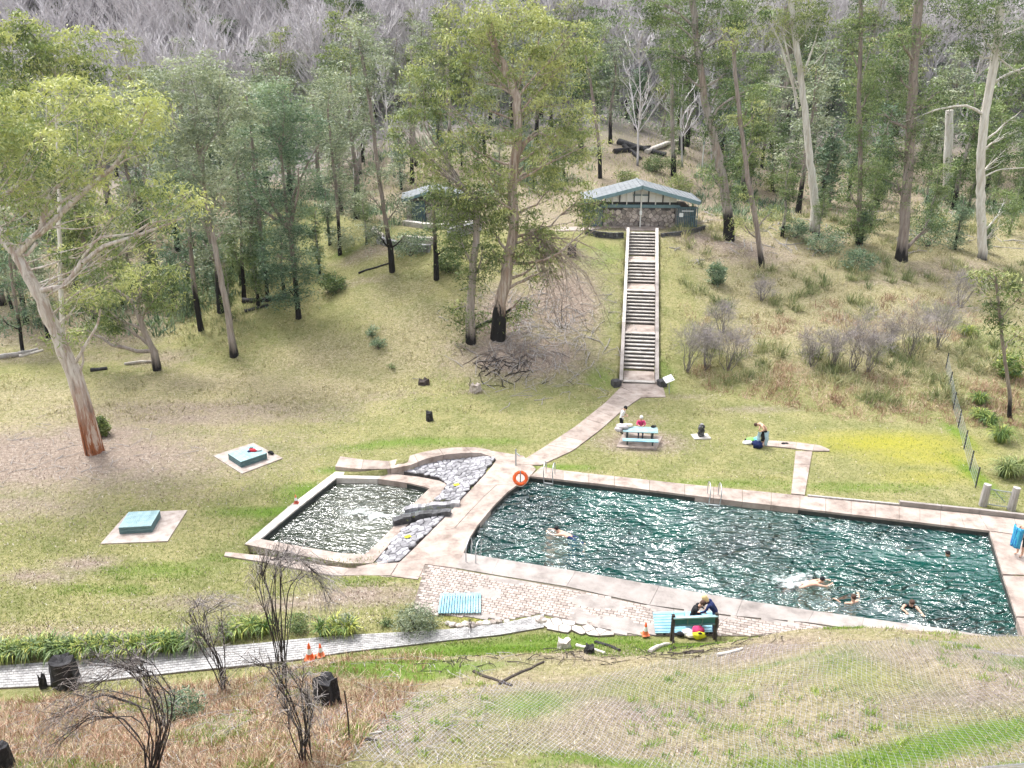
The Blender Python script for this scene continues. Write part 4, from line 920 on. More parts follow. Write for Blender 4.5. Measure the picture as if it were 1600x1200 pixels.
# ================================================================== life ring on post, ladders, cones
p = at(806, 727, 0); o = empty('lifebuoy_post', p); tag(o, 'galvanised post with backing frame carrying the orange lifebuoy', 'post')
MB().tube([(0, 0, 0), (0, 0, .95)], .035, 8).build('post', M['metal_grey'], o); MB().beam((0, 0, .75), (.2, -.35, .72), .05, .04).build('arm', M['metal_grey'], o)
pb_ = atZ(813, 748, 1); q = at(813, 761, 0); o = empty('lifebuoy', (q[0], q[1], .0)); tag(o, 'orange lifebuoy with white rope hanging at the corner of the main pool', 'lifebuoy')
mb = MB(); n1, n2 = 28, 10; V = []; TT = []
for i in range(n1):
    for j in range(n2):
        a, b_ = 2*math.pi*i/n1, 2*math.pi*j/n2; R_ = .30+.085*math.cos(b_); V.append((R_*math.cos(a), .07*math.sin(b_), R_*math.sin(a)+.5)); TT.append(0)
F = [[i*n2+j, ((i+1) % n1)*n2+j, ((i+1) % n1)*n2+(j+1) % n2, i*n2+(j+1) % n2] for i in range(n1) for j in range(n2)]
Rx = np.array([[1, 0, 0], [0, math.cos(-.35), -math.sin(-.35)], [0, math.sin(-.35), math.cos(-.35)]])
V = (np.array(V)-[0, 0, .5])@Rx.T+[0, 0, .5]; mb.add(V, F); mb.build('ring', M['orange'], o, smooth=True)
a = np.linspace(0, 2*math.pi, 40); rp = np.stack([(.395+.02*np.cos(4*a))*np.cos(a), -.03+0*a, (.395+.02*np.cos(4*a))*np.sin(a)], 1)@Rx.T+[0, 0, .5]; MB().tube(rp, .014, 5).build('rope', M['cream'], o)
for k in range(4):
    a = math.pi/4+k*math.pi/2; c = np.array([.30*math.cos(a), 0, .30*math.sin(a)])@Rx.T+[0, 0, .5]; Rb = np.array([[math.cos(a), 0, -math.sin(a)], [0, 1, 0], [math.sin(a), 0, math.cos(a)]]); MB().box(c, (.19, .16, .05), Rx@Rb).build('band', M['orange_faded'], o)
MB().tube([(0, .05, 0), (0, .05, .9)], .03, 8).build('hook_post', M['metal_grey'], o)
def ladder(pa, pb2, inward, label):
    a, b_ = at(*pa), at(*pb2); c = (a+b_)/2; o = empty('pool_ladder', c); tag(o, label, 'ladder', 'steel ladders of the main pool'); iw = nrm(np.array([*inward, 0.]))
    for e in (a, b_):
        e = e-c; s = np.linspace(0, math.pi, 9); pts = [e-iw*.45+(0, 0, 0)]+[e-iw*.45*math.cos(q)*1.0+iw*0+np.array([0, 0, .45+.38*math.sin(q)]) for q in s]+[e+iw*.45*.5+(0, 0, -.2), e+iw*.22+(0, 0, -1.1)]
        MB().tube(pts, .024, 8).build('rail', M['steel'], o, smooth=True)
    for k in range(3): MB().beam(a-c+iw*.24+(0, 0, -.22-.28*k), b_-c+iw*.24+(0, 0, -.22-.28*k), .08, .03).build('step', M['steel'], o)
ladder((851, 745), (865, 747), (-.2, -1), 'steel ladder at the far edge of the main pool beside the lifebuoy')
ladder((733, 869), (748, 871), (.25, 1), 'steel ladder at the near left corner of the main pool')
ladder((1107, 778), (1124, 780), (-.1, -1), 'thin steel ladder halfway along the far edge of the main pool')
def cone(loc, h, mats, label, rot=0, tilt=0):
    o = empty('traffic_cone', loc, rot); tag(o, label, 'traffic cone', 'orange traffic cones'); k = h/.7; o.rotation_euler = (tilt, 0, rot)
    MB().box((0, 0, .02*k), (.38*k, .38*k, .04*k), bev=.012*k).build('base', M[mats[0]], o)
    MB().lathe([(.15*k, .04*k), (.115*k, .25*k)], 16).build('body', M[mats[0]], o, smooth=True)
    MB().lathe([(.1155*k, .25*k), (.072*k, .48*k)], 16).build('white_band', M[mats[1]], o, smooth=True)
    MB().lathe([(.0715*k, .48*k), (.035*k, .69*k), (.028*k, .70*k), (.02*k, .66*k)], 16).build('tip', M[mats[2]], o, smooth=True)
cone(at(463, 786, ZR), .46, ('cone_dark', 'white', 'orange_faded'), 'small dark red and white cone on the left rim of the small pool')
q = onf(485, 1034, lambda x, y: -.25); cone((q[0], q[1], gz(q[0], q[1])+.08), .64, ('orange', 'white', 'orange'), 'tallest traffic cone, orange and white, on the block path')
q = onf(502, 1030, lambda x, y: -.22); cone((q[0], q[1], gz(q[0], q[1])+.08), .50, ('orange_faded', 'offwhite', 'orange'), 'shorter faded traffic cone beside the tallest one on the block path', .4)
q = gr(1008, 994); cone((q[0], q[1], max(q[2], .02)), .52, ('orange_faded', 'offwhite', 'orange'), 'small faded traffic cone at the grass edge left of the sign board', .2)
# yellow painted mark on stones
for a_ in ((713, 757), (637, 838)):
    q = onf(*a_, lambda x, y: zslope(x, y)+.14); o = MB().box(q, (.28, .2, .012), rz(.5)).build('painted_mark', M['yellow']); tag(o, 'small yellow painted mark on the stones %s the flume' % ('above' if a_[1] < 800 else 'below'), 'marking')
# ================================================================== fence and gate at the right
fx = [(1489, 640), (1497, 668), (1506, 702), (1515, 735), (1524, 762)]
o = empty('wire_fence', gr(1524, 762)); tag(o, 'wire mesh fence with thin steel posts along the right edge of the lawn', 'fence'); o0 = np.array(o.location)
FP = [gr(*q)-o0 for q in fx]; FP = [FP[0]+(FP[0]-FP[1])*2+(0, 0, .8), FP[0]+(FP[0]-FP[1])+(0, 0, .3)]+FP
for q in FP: q[2] = gz(q[0]+o0[0], q[1]+o0[1])-o0[2]
for k, q in enumerate(FP): MB().box(q+(0, 0, .55), (.05, .05, 1.2), tint=.3).build('post', M['metal_dark'], o)
mb = MB()
for h_ in (.08, .3, .52, .74, .96): mb.tube([q+(0, 0, h_) for q in FP], .008, 4)
for a, b_ in zip(FP[:-1], FP[1:]):
    for s_ in np.linspace(0, 1, 14)[1:]: w_ = a+(b_-a)*s_; mb.tube([w_+(0, 0, .05), w_+(0, 0, .98)], .005, 3)
mb.build('wire_mesh', M['metal_grey'], o, kind='stuff')
g0, g1_ = gr(1535, 790), gr(1580, 797)
for g_, h_, lb in ((g0, 1.15, 'thick weathered gate post at the lawn corner, left of the gate'), (g1_, 1.2, 'thick weathered gate post right of the gate, at the photo edge')):
    mb = MB(); mb.tube([(0, 0, -.2), (0, 0, h_*.5), (.02, 0, h_)], [.19, .175, .165], 12, wob=.12, rng=r); o = mb.build('gate_post', M['greywood']); o.location = tuple(g_); tag(o, lb, 'post', 'gate posts')
o = empty('gate', (g0+g1_)/2); tag(o, 'low steel frame gate between the two thick timber posts', 'gate'); ga, gb = (g0-g1_)/2*.78, (g1_-g0)/2*.78
for k, h_ in enumerate((.12, .92)): MB().tube([ga+(0, 0, h_), gb+(0, 0, h_)], .025, 8).build('rail', M['metal_grey'], o)
for q in (ga, gb): MB().tube([q+(0, 0, .12), q+(0, 0, .92)], .03, 8).build('stile', M['metal_grey'], o)
MB().tube([ga+(0, 0, .92)+(gb-ga)*.2, gb*.6+(0, 0, .35)][::-1], .02, 6).build('brace', M['metal_grey'], o)
mb = MB()
for s_ in np.linspace(0, 1, 12): w_ = ga+(gb-ga)*s_; mb.tube([w_+(0, 0, .12), w_+(0, 0, .92)], .005, 3)
for h_ in np.linspace(.2, .85, 6): mb.tube([ga+(0, 0, h_), gb+(0, 0, h_)], .005, 3)
mb.build('mesh_infill', M['metal_grey'], o, kind='stuff')
# ================================================================== people
SEG = [('pelvis', 'chest'), ('chest', 'neck'), ('neck', 'head'), ('head', 'crown'), ('chest', 'shL'), ('chest', 'shR'), ('shL', 'elL'), ('elL', 'wrL'), ('wrL', 'haL'), ('shR', 'elR'), ('elR', 'wrR'), ('wrR', 'haR'),
       ('pelvis', 'hiL'), ('pelvis', 'hiR'), ('hiL', 'knL'), ('knL', 'anL'), ('anL', 'toL'), ('hiR', 'knR'), ('knR', 'anR'), ('anR', 'toR')]
BASE = dict(pelvis=(0, 0, .95), chest=(0, .01, 1.25), neck=(0, 0, 1.47), head=(0, .03, 1.60), crown=(0, .03, 1.70), shL=(-.18, 0, 1.41), shR=(.18, 0, 1.41), elL=(-.24, -.02, 1.13), elR=(.24, -.02, 1.13),
            wrL=(-.26, .07, .89), wrR=(.26, .07, .89), haL=(-.26, .10, .81), haR=(.26, .10, .81), hiL=(-.10, 0, .90), hiR=(.10, 0, .90), knL=(-.11, .02, .50), knR=(.11, .02, .50), anL=(-.11, -.02, .09), anR=(.11, -.02, .09), toL=(-.12, .15, .04), toR=(.12, .15, .04))
RADI = dict(pelvis=.135, chest=.14, neck=.055, head=.098, crown=.07, shL=.065, shR=.065, elL=.042, elR=.042, wrL=.028, wrR=.028, haL=.03, haR=.03, hiL=.095, hiR=.095, knL=.058, knR=.058, anL=.04, anR=.04, toL=.032, toR=.032)
def person(loc, yaw, pose, mats, hair, label, hair_mat, wear=(), group=None, sc=1.0, long_hair=False, fingers=True):
    """pose: joint overrides; mats: dict part -> material: torso, arms, forearms, legs, shins, feet, head"""
    J = {k: np.array(v, float) for k, v in BASE.items()}; J.update({k: np.array(v, float) for k, v in pose.items()})
    names = list(J); ix = {n_: i for i, n_ in enumerate(names)}
    me = D.meshes.new('skel'); me.from_pydata([tuple(J[n_]) for n_ in names], [(ix[a], ix[b_]) for a, b_ in SEG], [])
    ob = D.objects.new('skel', me); COL.objects.link(ob); ob.modifiers.new('s', 'SKIN'); 
    import bmesh
    bm = bmesh.new(); bm.from_mesh(me); ly = bm.verts.layers.skin.verify(); bm.verts.ensure_lookup_table()
    for n_, i in ix.items(): q = RADI[n_]; bm.verts[i][ly].radius = (q*(1.18 if n_ in ('pelvis', 'chest') else 1), q*(.85 if n_ in ('pelvis', 'chest') else 1)); bm.verts[i][ly].use_root = (n_ == 'pelvis')
    bm.to_mesh(me); bm.free()
    sm = ob.modifiers.new('u', 'SUBSURF'); sm.levels = 2; sm.render_levels = 2
    dg = bpy.context.evaluated_depsgraph_get(); ev = ob.evaluated_get(dg); m2 = D.meshes.new_from_object(ev)
    D.objects.remove(ob)
    V = np.zeros(len(m2.vertices)*3); m2.vertices.foreach_get('co', V); V = V.reshape(-1, 3); Fs = [list(p_.vertices) for p_ in m2.polygons]
    reg = {'pelvis': 'torso', 'chest': 'torso'}
    def region(a, b_):
        if b_ in ('head', 'crown'): return 'head'
        if b_[:2] in ('el',): return 'arms'
        if b_[:2] == 'wr': return 'forearms'
        if b_[:2] == 'ha': return 'hands'
        if b_[:2] == 'kn': return 'legs'
        if b_[:2] == 'hi': return 'hips'
        if b_[:2] == 'an': return 'shins'
        if b_[:2] == 'to': return 'feet'
        return 'torso'
    keys = ['head', 'torso', 'arms', 'forearms', 'hands', 'hips', 'legs', 'shins', 'feet']; C = np.array([V[f].mean(0) for f in Fs]); best = np.full(len(C), 9e9); lab = np.zeros(len(C), int)
    for a, b_ in SEG:
        p0, p1 = J[a], J[b_]; d = p1-p0; t_ = np.clip(((C-p0)@d)/(d@d+1e-9), 0, 1); ds = np.linalg.norm(C-p0-t_[:, None]*d, axis=1)-(RADI[a]+(RADI[b_]-RADI[a])*t_); k = ds < best; best[k] = ds[k]; lab[k] = keys.index(region(a, b_))
    mb = MB(); skin = mats['skin']; ml = []
    for k in keys: ml.append(M[mats.get(k, {'hands': skin, 'head': skin, 'forearms': mats.get('arms', skin), 'hips': mats.get('legs'), 'shins': mats.get('legs')}.get(k, skin)) or skin])
    mb.v.append(V.astype(np.float32)); mb.t.append(np.full(len(V), .5, np.float32)); mb.n = len(V)
    for s_ in (3, 4):
        sel = [i for i, f in enumerate(Fs) if len(f) == s_]
        if sel: mb.f.append(np.array([Fs[i] for i in sel])); mb.m.append(lab[sel].astype(np.int32))
    for sd_ in 'LR':
        h = J['ha'+sd_]; d = nrm(h-J['wr'+sd_]); s2_ = nrm(np.cross(d, (0.1, .3, 1))) if abs(d[2]) < .9 else np.array([0., 1, 0]); dn = np.cross(d, s2_)
        if fingers:
            for k in range(4):
                b0 = h+s2_*(k-1.5)*.019; l_ = (.062, .075, .07, .055)[k]; mb.tube([b0-d*.02, b0+d*l_*.5, b0+d*l_*.85+dn*l_*.35], [.0095, .009, .006], 5, mat=keys.index('hands'))
            mb.tube([h-d*.03+s2_*.028, h+s2_*.055+d*.01, h+s2_*.06+d*.045], [.011, .010, .007], 5, mat=keys.index('hands'))
    root = empty('person', loc, yaw); root.scale = (sc,)*3; tag(root, label, 'person', group)
    mb.build('body', ml, root, smooth=True)
    hd = J['head']; cr = nrm(J['crown']-hd); fw = nrm(np.array(mats.get('face', (0, 1, 0)), float)); fw = nrm(fw-cr*(fw@cr)); sdv = np.cross(fw, cr); hc = hd+cr*.05; B = np.stack([sdv, fw, cr], 1)
    rr = np.random.RandomState(int(abs(loc[0])*10)); mh = MB(); mh.sphere((0, 0, 0), (.108, .112, .105), 12, 8, .5, 0, .10, rr); v = mh.v[0]; v[:, 1] -= .022; v[:, 2] += .028; low = v[:, 2] < -.02; v[low, 1] -= .02
    if long_hair: v[v[:, 2] < -.03] *= (1.0, 1.0, 2.6)
    mh.v[0] = (v@B.T+hc).astype(np.float32); mh.build('hair', M[hair_mat], root, smooth=True)
    for sx in (-1, 1):
        MB().sphere(hc+B@np.array([sx*.034, .092, -.005]), .011, 6, 5).build('eye', M['black'], root); MB().sphere(hc+B@np.array([sx*.102, 0, -.015]), (.014, .02, .028), 6, 5).build('ear', M[skin], root)
    MB().sphere(hc+B@np.array([0, .108, -.03]), (.013, .018, .022), 6, 5).build('nose', M[skin], root); MB().box(hc+B@np.array([0, .094, -.065]), (.04, .012, .008), B).build('mouth', M['red'], root)
    return root, J, B
# man standing at the picnic table, looking down at what he holds
p = gr(970, 676); person((p[0], p[1], p[2]), rad(-120), dict(chest=(0, .05, 1.25), neck=(0, .12, 1.45), head=(0, .20, 1.55), crown=(0, .25, 1.645), shL=(-.19, .08, 1.40), shR=(.19, .08, 1.40), elL=(-.25, .08, 1.12), elR=(.24, .10, 1.12), wrL=(-.12, .28, 1.13), wrR=(.10, .29, 1.12), haL=(-.06, .33, 1.15), haR=(.05, .34, 1.14), anL=(-.13, -.05, .09), anR=(.14, .04, .09), toL=(-.15, .12, .04), toR=(.17, .21, .04)),
    dict(skin='skin', torso='white', arms='white', forearms='skin', legs='black', feet='black', face=(0, .8, -.5)), None, 'person in a white shirt and black trousers standing left of the picnic table', 'black')
# child in pink seated on the far bench
q = np.array(pt.location); sit = dict(pelvis=(0, 0, .54), chest=(0, .06, .82), neck=(0, .12, 1.03), head=(0, .17, 1.15), crown=(0, .20, 1.25), shL=(-.17, .08, .98), shR=(.17, .08, .98), elL=(-.24, .25, .82), elR=(.24, .25, .82), wrL=(-.14, .44, .84), wrR=(.14, .44, .84), haL=(-.10, .51, .84), haR=(.10, .51, .84), hiL=(-.1, .02, .52), hiR=(.1, .02, .52), knL=(-.12, .42, .50), knR=(.12, .42, .50), anL=(-.12, .40, .10), anR=(.12, .40, .10), toL=(-.12, .54, .05), toR=(.12, .54, .05))
person((q[0]+.18, q[1]+.86, zt-.02), rad(172), sit, dict(skin='skin', torso='pink', arms='pink', legs='navy', feet='black', face=(0, .8, -.4)), None, 'person in bright pink top and pale hat seated at the picnic table', 'offwhite')
# bending man with a towel on the T path
p = gr(1192, 697); bend = dict(pelvis=(0, -.10, .93), chest=(0, .12, 1.20), neck=(0, .36, 1.32), head=(0, .48, 1.32), crown=(0, .57, 1.29), shL=(-.19, .28, 1.32), shR=(.19, .28, 1.32), elL=(-.38, .20, 1.14), elR=(.40, .16, 1.20), wrL=(-.22, .30, .98), wrR=(.22, .22, 1.0), haL=(-.16, .34, .94), haR=(.15, .24, .95))
person((p[0], p[1], p[2]+.02), rad(95), bend, dict(skin='skin', legs='paleblue', shins='skin', hips='black', face=(0, .4, -.9)), None, 'bare-chested person bending over clothes on the T-shaped path', 'brown')
o = empty('towel', (p[0]-.12, p[1]-.12, p[2])); tag(o, 'long pale blue and black towel hanging from the bending person', 'towel')
for k, (mt, x0) in enumerate((('paleblue', -.2), ('black', 0.0), ('paleblue', .22))):
    mb = MB(); n_ = 7; V = []
    for i in range(n_):
        zz = .95-(.85 if mt == 'paleblue' else .6)*i/(n_-1)
        for s_, w_ in ((-1, .1), (1, .1)): V.append((x0+s_*w_+.02*math.sin(i*1.7+k), -.05+.03*math.sin(i+k), zz)); V.append((x0+s_*w_+.02*math.sin(i*1.7+k), -.02+.03*math.sin(i+k), zz))
    F = []
    for i in range(n_-1): a = i*4; F += [[a, a+2, a+6, a+4], [a+1, a+5, a+7, a+3], [a, a+4, a+5, a+1], [a+2, a+3, a+7, a+6]]
    mb.add(V, F); mb.build('towel_fold', M[mt], o, smooth=True)
q = gr(1183, 699); cloth_heap('bag', (q[0], q[1], q[2]), [(0, 0, .18, .30, .24, .26, 'navy', 'bag_body'), (.12, .1, .38, .07, .05, .06, 'black', 'handle')], 'round navy blue bag on the left end of the T-shaped path', 'bag', 11)
q = gr(1174, 691); cloth_heap('clothing', (q[0], q[1], q[2]), [(0, .15, .08, .30, .2, .12, 'green', 'green_top'), (.32, .05, .12, .22, .2, .16, 'aqua', 'aqua_towel'), (-.25, -.2, .06, .34, .18, .10, 'white', 'white_towel'), (.1, -.28, .08, .2, .15, .12, 'black', 'black_top'), (-.2, .18, .05, .15, .1, .08, 'black', 'shorts')], 'pile of green, aqua, white and black clothes left of the T-shaped path', 'clothing', 12)
q = gr(1226, 695); cloth_heap('shoes', (q[0], q[1], q[2]+.02), [(-.08, 0, .05, .12, .08, .07, 'black', 'shoe'), (.1, .02, .05, .12, .07, .06, 'black', 'shoe')], 'black shoes in the middle of the T-shaped path', 'shoes', 13)
# pair by the sign board
q = at(1077, 974, .0); crouch = dict(sit); person((q[0], q[1]-.15, -.02), rad(-115), {**sit, 'chest': (0, .14, .82), 'neck': (0, .27, 1.0), 'head': (0, .36, 1.09), 'crown': (0, .42, 1.17), 'shL': (-.19, .2, .96), 'shR': (.19, .2, .96)}, dict(skin='skin', torso='black', arms='black', legs='denim', feet='black', face=(0, .8, -.5)), None, 'person in a black jacket crouching beside the woman in navy, behind the sign board', 'brown')
o = MB().box((0, 0, .22), (.45, .4, .42), bev=.03).build('box_seat', M['sky_slat']); o.location = (q[0], q[1]-.15, .1); tag(o, 'low blue box the person in black sits on', 'seat')
q = at(1114, 989, 0); person((q[0], q[1]+.0, 0.0), rad(75), dict(pelvis=(0, -.05, .90), chest=(0, .14, 1.17), neck=(0, .30, 1.34), head=(0, .40, 1.42), crown=(0, .46, 1.50), shL=(-.19, .24, 1.30), shR=(.19, .24, 1.30), elL=(-.25, .36, 1.05), elR=(.25, .36, 1.05), wrL=(-.16, .52, .92), wrR=(.16, .52, .92), haL=(-.12, .58, .90), haR=(.12, .58, .90)),
    dict(skin='skin', torso='navy', arms='navy', legs='denim', feet='black', face=(0, .8, -.6)), None, 'blonde person in a navy coat leaning over behind the right sign post', 'blonde', long_hair=True)
q = at(1090, 990, 0); cloth_heap('bags', (q[0], q[1], 0), [(0, 0, .16, .22, .17, .17, 'pink', 'pink_bag')], 'bright pink bag on the paving under the sign board', 'bag', 14)
q = at(1091, 993, 0); cloth_heap('bag', (q[0], q[1]-.12, 0), [(0, 0, .1, .26, .14, .15, 'yellow', 'bag_body'), (0, -.05, .22, .10, .05, .04, 'black', 'handle')], 'yellow bag in front of the pink bag', 'bag', 15)
q = at(1074, 991, 0); cloth_heap('clothing', (q[0], q[1], 0), [(0, 0, .08, .22, .16, .12, 'white', 'white_towel'), (-.25, -.05, .05, .18, .1, .08, 'black', 'black_top'), (.1, -.15, .05, .2, .1, .08, 'cream', 'cream_top')], 'white and black clothes left of the yellow bag', 'clothing', 16)
# man at the right edge wrapped in a blue towel, woman behind him
q = at(1592, 868, 0); person((q[0], q[1], 0), rad(110), dict(wrL=(-.05, .25, 1.15), wrR=(.06, .26, 1.12), haL=(.0, .30, 1.17), haR=(.0, .31, 1.10), elL=(-.27, .05, 1.12), elR=(.27, .05, 1.12)), dict(skin='skin', legs='darkgrey', shins='skin'), None, 'bare-chested person in dark shorts holding a blue towel at the right pool edge', 'offwhite')
o = empty('towel', (q[0]-.28, q[1]-.02, 0), rad(15)); tag(o, 'blue patterned towel wrapped round the back of the person at the right edge', 'towel')
mb = MB(); V = []; n_ = 10
for i in range(8):
    for j in range(n_):
        a = 1.9+2.4*j/(n_-1); rr_ = (.24+.03*math.sin(j*1.9+i*.3)); V.append((rr_*math.cos(a)+.12, rr_*math.sin(a), 1.42-.95*i/7)); 
F = [[i*n_+j, i*n_+j+1, (i+1)*n_+j+1, (i+1)*n_+j] for i in range(7) for j in range(n_-1)]
mb.add(V, F); to = mb.build('towel_cloth', M['towel_wave'], o, smooth=True); sm = to.modifiers.new('t', 'SOLIDIFY'); sm.thickness = .03
# swimmers (bodies continue under the water)
ZWm = -.30
def swimmer(px, py, yaw, pose, label, hair_mat, skin='skin', mats=None, dz=0, lh=False):
    q = at(px, py, ZWm); person((q[0], q[1], ZWm+dz), yaw, pose, dict(dict(skin=skin), **(mats or {})), None, label, hair_mat, group='swimmers in the main pool', long_hair=lh)
prone = dict(pelvis=(0, -.55, -.03), chest=(0, -.22, .02), neck=(0, .0, .03), head=(0, .12, .12), crown=(0, .18, .20), shL=(-.18, -.05, .0), shR=(.18, -.05, .0), elL=(-.26, .22, -.03), elR=(.26, .22, -.03), wrL=(-.14, .48, .0), wrR=(.14, .48, .0), haL=(-.10, .56, .0), haR=(.10, .56, .0), hiL=(-.1, -.6, -.03), hiR=(.1, -.6, -.03), knL=(-.14, -1.0, -.06), knR=(.14, -1.0, -.06), anL=(-.2, -1.38, -.02), anR=(.22, -1.38, -.04), toL=(-.22, -1.52, -.04), toR=(.24, -1.5, -.06))
swimmer(1279, 911, rad(-80), prone, 'swimmer stretched out face down with arms forward, middle of the near half of the pool', 'black')
upright = {k: (v[0], v[1], v[2]-1.45) for k, v in BASE.items()}; upright.update(elL=(-.42, .12, -.10), elR=(.42, .12, -.10), wrL=(-.55, .32, .0), wrR=(.55, .32, .0), haL=(-.58, .4, .0), haR=(.58, .4, .0))
swimmer(1333, 941, rad(20), upright, 'swimmer with brown hair seen from behind, blue trunks, near the front edge', 'brown', mats=dict(legs='blue'), dz=.04)
q_ = at(1345, 948, ZWm)
lean = {**upright, 'pelvis': (0, -.3, -.45), 'chest': (0, -.05, -.14), 'neck': (0, .08, .06), 'head': (0, .14, .18), 'crown': (0, .17, .28), 'shL': (-.2, .02, .0), 'shR': (.2, .02, .0), 'elL': (-.32, .25, -.05), 'elR': (.34, .25, -.05), 'wrL': (-.36, .50, .0), 'wrR': (.24, .52, .02), 'haL': (-.36, .58, .02), 'haR': (.22, .6, .03)}
swimmer(1422, 948, rad(165), lean, 'swimmer with curly light brown hair facing the camera and reaching for the near edge', 'brown', mats=dict(torso='black'), dz=.06)
swimmer(1480, 868, rad(180), {**upright}, 'lone dark-haired swimmer near the right end of the pool', 'black', 'skin_tan', dz=-.08)
swimmer(873, 833, rad(60), {**prone, 'head': (0, .12, .16), 'crown': (.0, .16, .26)}, 'left-most swimmer, dark-haired with pale shoulders, alone in the green water', 'black', mats=dict(torso='skin', legs='navy'))
foam(at(1240, 905, ZWm), 2.4, .9, .3, 7, .01, ZWm, core=.42); foam(at(1240, 914, ZWm), 1.0, .35, .4, 8, .02, ZWm, core=.55); foam(at(880, 832, ZWm), .9, .35, 0, 9, .02, ZWm, core=.45); foam(at(1420, 962, ZWm), .9, .35, 0, 10, .02, ZWm, core=.4)
# small blue thing floating behind the second swimmer
# ================================================================== vegetation tools
def atY(px, py, Y):
    d = ray(px, py); return np.array([0, 0, CAMZ])+d*(Y/d[1])
def add_leaves(mb, C, per, spread, L_, W_, droop, rng, tint, hang=.0, mat=0, up=0.0):
    n = len(C)*per; P = np.repeat(C, per, 0); tn = np.repeat(tint, per)
    off = rng.normal(size=(n, 3))*spread; off[:, 2] *= .75; off[:, 2] -= np.abs(off[:, 2])*hang; P = P+off
    d = rng.normal(size=(n, 3)); d[:, 2] = d[:, 2]*.6-droop+up; d /= np.linalg.norm(d, axis=1)[:, None]
    s = np.cross(d, rng.normal(size=(n, 3))); s /= np.linalg.norm(s, axis=1)[:, None]+1e-9
    l = L_*rng.uniform(.6, 1.3, (n, 1)); w = W_*rng.uniform(.7, 1.25, (n, 1))/2
    V = np.stack([P-s*w*.6, P+s*w*.6, P+d*l*.5+s*w*1.25, P+d*l, P+d*l*.5-s*w*1.25], 1).reshape(-1, 3)
    i = np.arange(n)[:, None]*5
    mb.add(V, np.hstack([i, i+1, i+2, i+4]), np.repeat(np.clip(tn+rng.normal(size=n)*.10, 0, 1), 5), mat)
    mb.f.append(np.hstack([i+4, i+2, i+3])+mb.n-len(V)); mb.m.append(np.full(n, mat, np.int32))
def curve(a, b, k, rng, amp, sag=0.0):
    a = np.asarray(a, float); b = np.asarray(b, float); t = np.linspace(0, 1, k); l = np.linalg.norm(b-a)
    P = a+(b-a)*t[:, None]; w = np.sin(t*math.pi); o = rng.normal(size=3)*amp*l; P = P+o*w[:, None]+(rng.normal(size=(k, 3))*amp*.25*l)*w[:, None]
    P[:, 2] += -sag*l*w; return P
def blob_clusters(c, r, n, rng, flat=.55):
    u = rng.normal(size=(n, 3)); u /= np.linalg.norm(u, axis=1)[:, None]; rr = rng.uniform(.35, 1.08, n)**.6
    u[:, 2] = np.where(u[:, 2] < 0, u[:, 2]*flat, u[:, 2]); return np.asarray(c)+u*rr[:, None]*np.asarray(r)
def make_tree(name, loc, path, r0, r1, blobs, bark, leaf, LW=(.22, .05), dens=1.0, seed=0, droop=.8, csize=.38, per=75, flare=1.35, sides=10, limb=.38, label=None, cat='tree', group=None, extra=None, limbmat=None, tuft=(0, 0, 0), twiggy=6, flat=.55, yspread=.8):
    """path and blobs in local metres; blobs: (x,y,z,rx,rz[,tint])"""
    rng = np.random.RandomState(seed); root = empty(name, loc); tag(root, label, cat, group)
    path = np.asarray(path, float); k = max(8, len(path)*3); P = lerp_line(path, np.linspace(0, 1, k)); P[1:-1] += rng.normal(size=(k-2, 3))*r0*.10
    rad_ = r0+(r1-r0)*np.linspace(0, 1, k)**.8; rad_[0] *= flare; rad_[1] *= 1+(flare-1)*.35
    tr = MB(); tr.tube(P, rad_, sides, wob=.12, rng=rng)
    cr = MB()
    for q in blobs:
        x, y, z, rx, rz_ = q[:5]; tb_ = q[5] if len(q) > 5 else .5; c = np.array([x, y, z]); ry = rx*yspread if rx < rz_ else (rx+rz_)*.4; r_ = np.array([rx, ry, rz_])
        area = math.pi*rx*rz_; nl = int(area/(LW[0]*LW[1]*.8)*dens*2.0); nc = max(3, nl//per)
        C = blob_clusters(c, r_, nc, rng, flat)
        ti = np.clip(tb_+rng.normal(size=nc)*.25+.16*(C[:, 2]-z)/max(rz_, .1), 0, 1)  # paler clump tops: new growth, plus top light painted into the tint
        add_leaves(cr, C, per, csize, LW[0], LW[1], droop, rng, ti, hang=.6)
        # limb from the trunk up into the clump
        base_z = z-.9*rz_-.4*abs(x-np.interp(z, P[:, 2], P[:, 0])); i = int(np.clip(np.searchsorted(P[:, 2], base_z), 1, k-2)); s = P[i]
        rl = min(rad_[i]*limb+.01, .09+.03*rx+rad_[i]*.2); e = c+np.array([0, 0, rz_*.25]); LP = curve(s, e, 7, rng, .07, sag=.06)
        tr.tube(LP, np.linspace(rl, max(.018, rl*.25), 7), 6, cap=False)
        for w_ in range(min(twiggy, nc)):
            a_ = LP[rng.randint(2, 6)]; b_ = C[rng.randint(nc)]; tr.tube(curve(a_, b_, 4, rng, .08), np.linspace(max(.014, rl*.3), .010, 4), 3, cap=False)
    if tuft[0]:
        n_ = tuft[0]; i = rng.randint(0, k, n_); h = rng.uniform(tuft[1], tuft[2], n_); zz = P[0, 2]+(P[-1, 2]-P[0, 2])*h
        C = np.stack([np.interp(zz, P[:, 2], P[:, j]) for j in range(3)], 1); C[:, :2] += rng.normal(size=(n_, 2))*(np.interp(zz, P[:, 2], rad_)[:, None]*1.1+.22)
        add_leaves(cr, C, 26, .28, LW[0]*.8, LW[1]*.9, .3, rng, np.clip(.45+rng.normal(size=n_)*.18, 0, 1), hang=.3)
    if extra: extra(tr, P, rad_, rng)
    tr.build('trunk', bark, root, smooth=True)
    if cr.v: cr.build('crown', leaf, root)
    return root
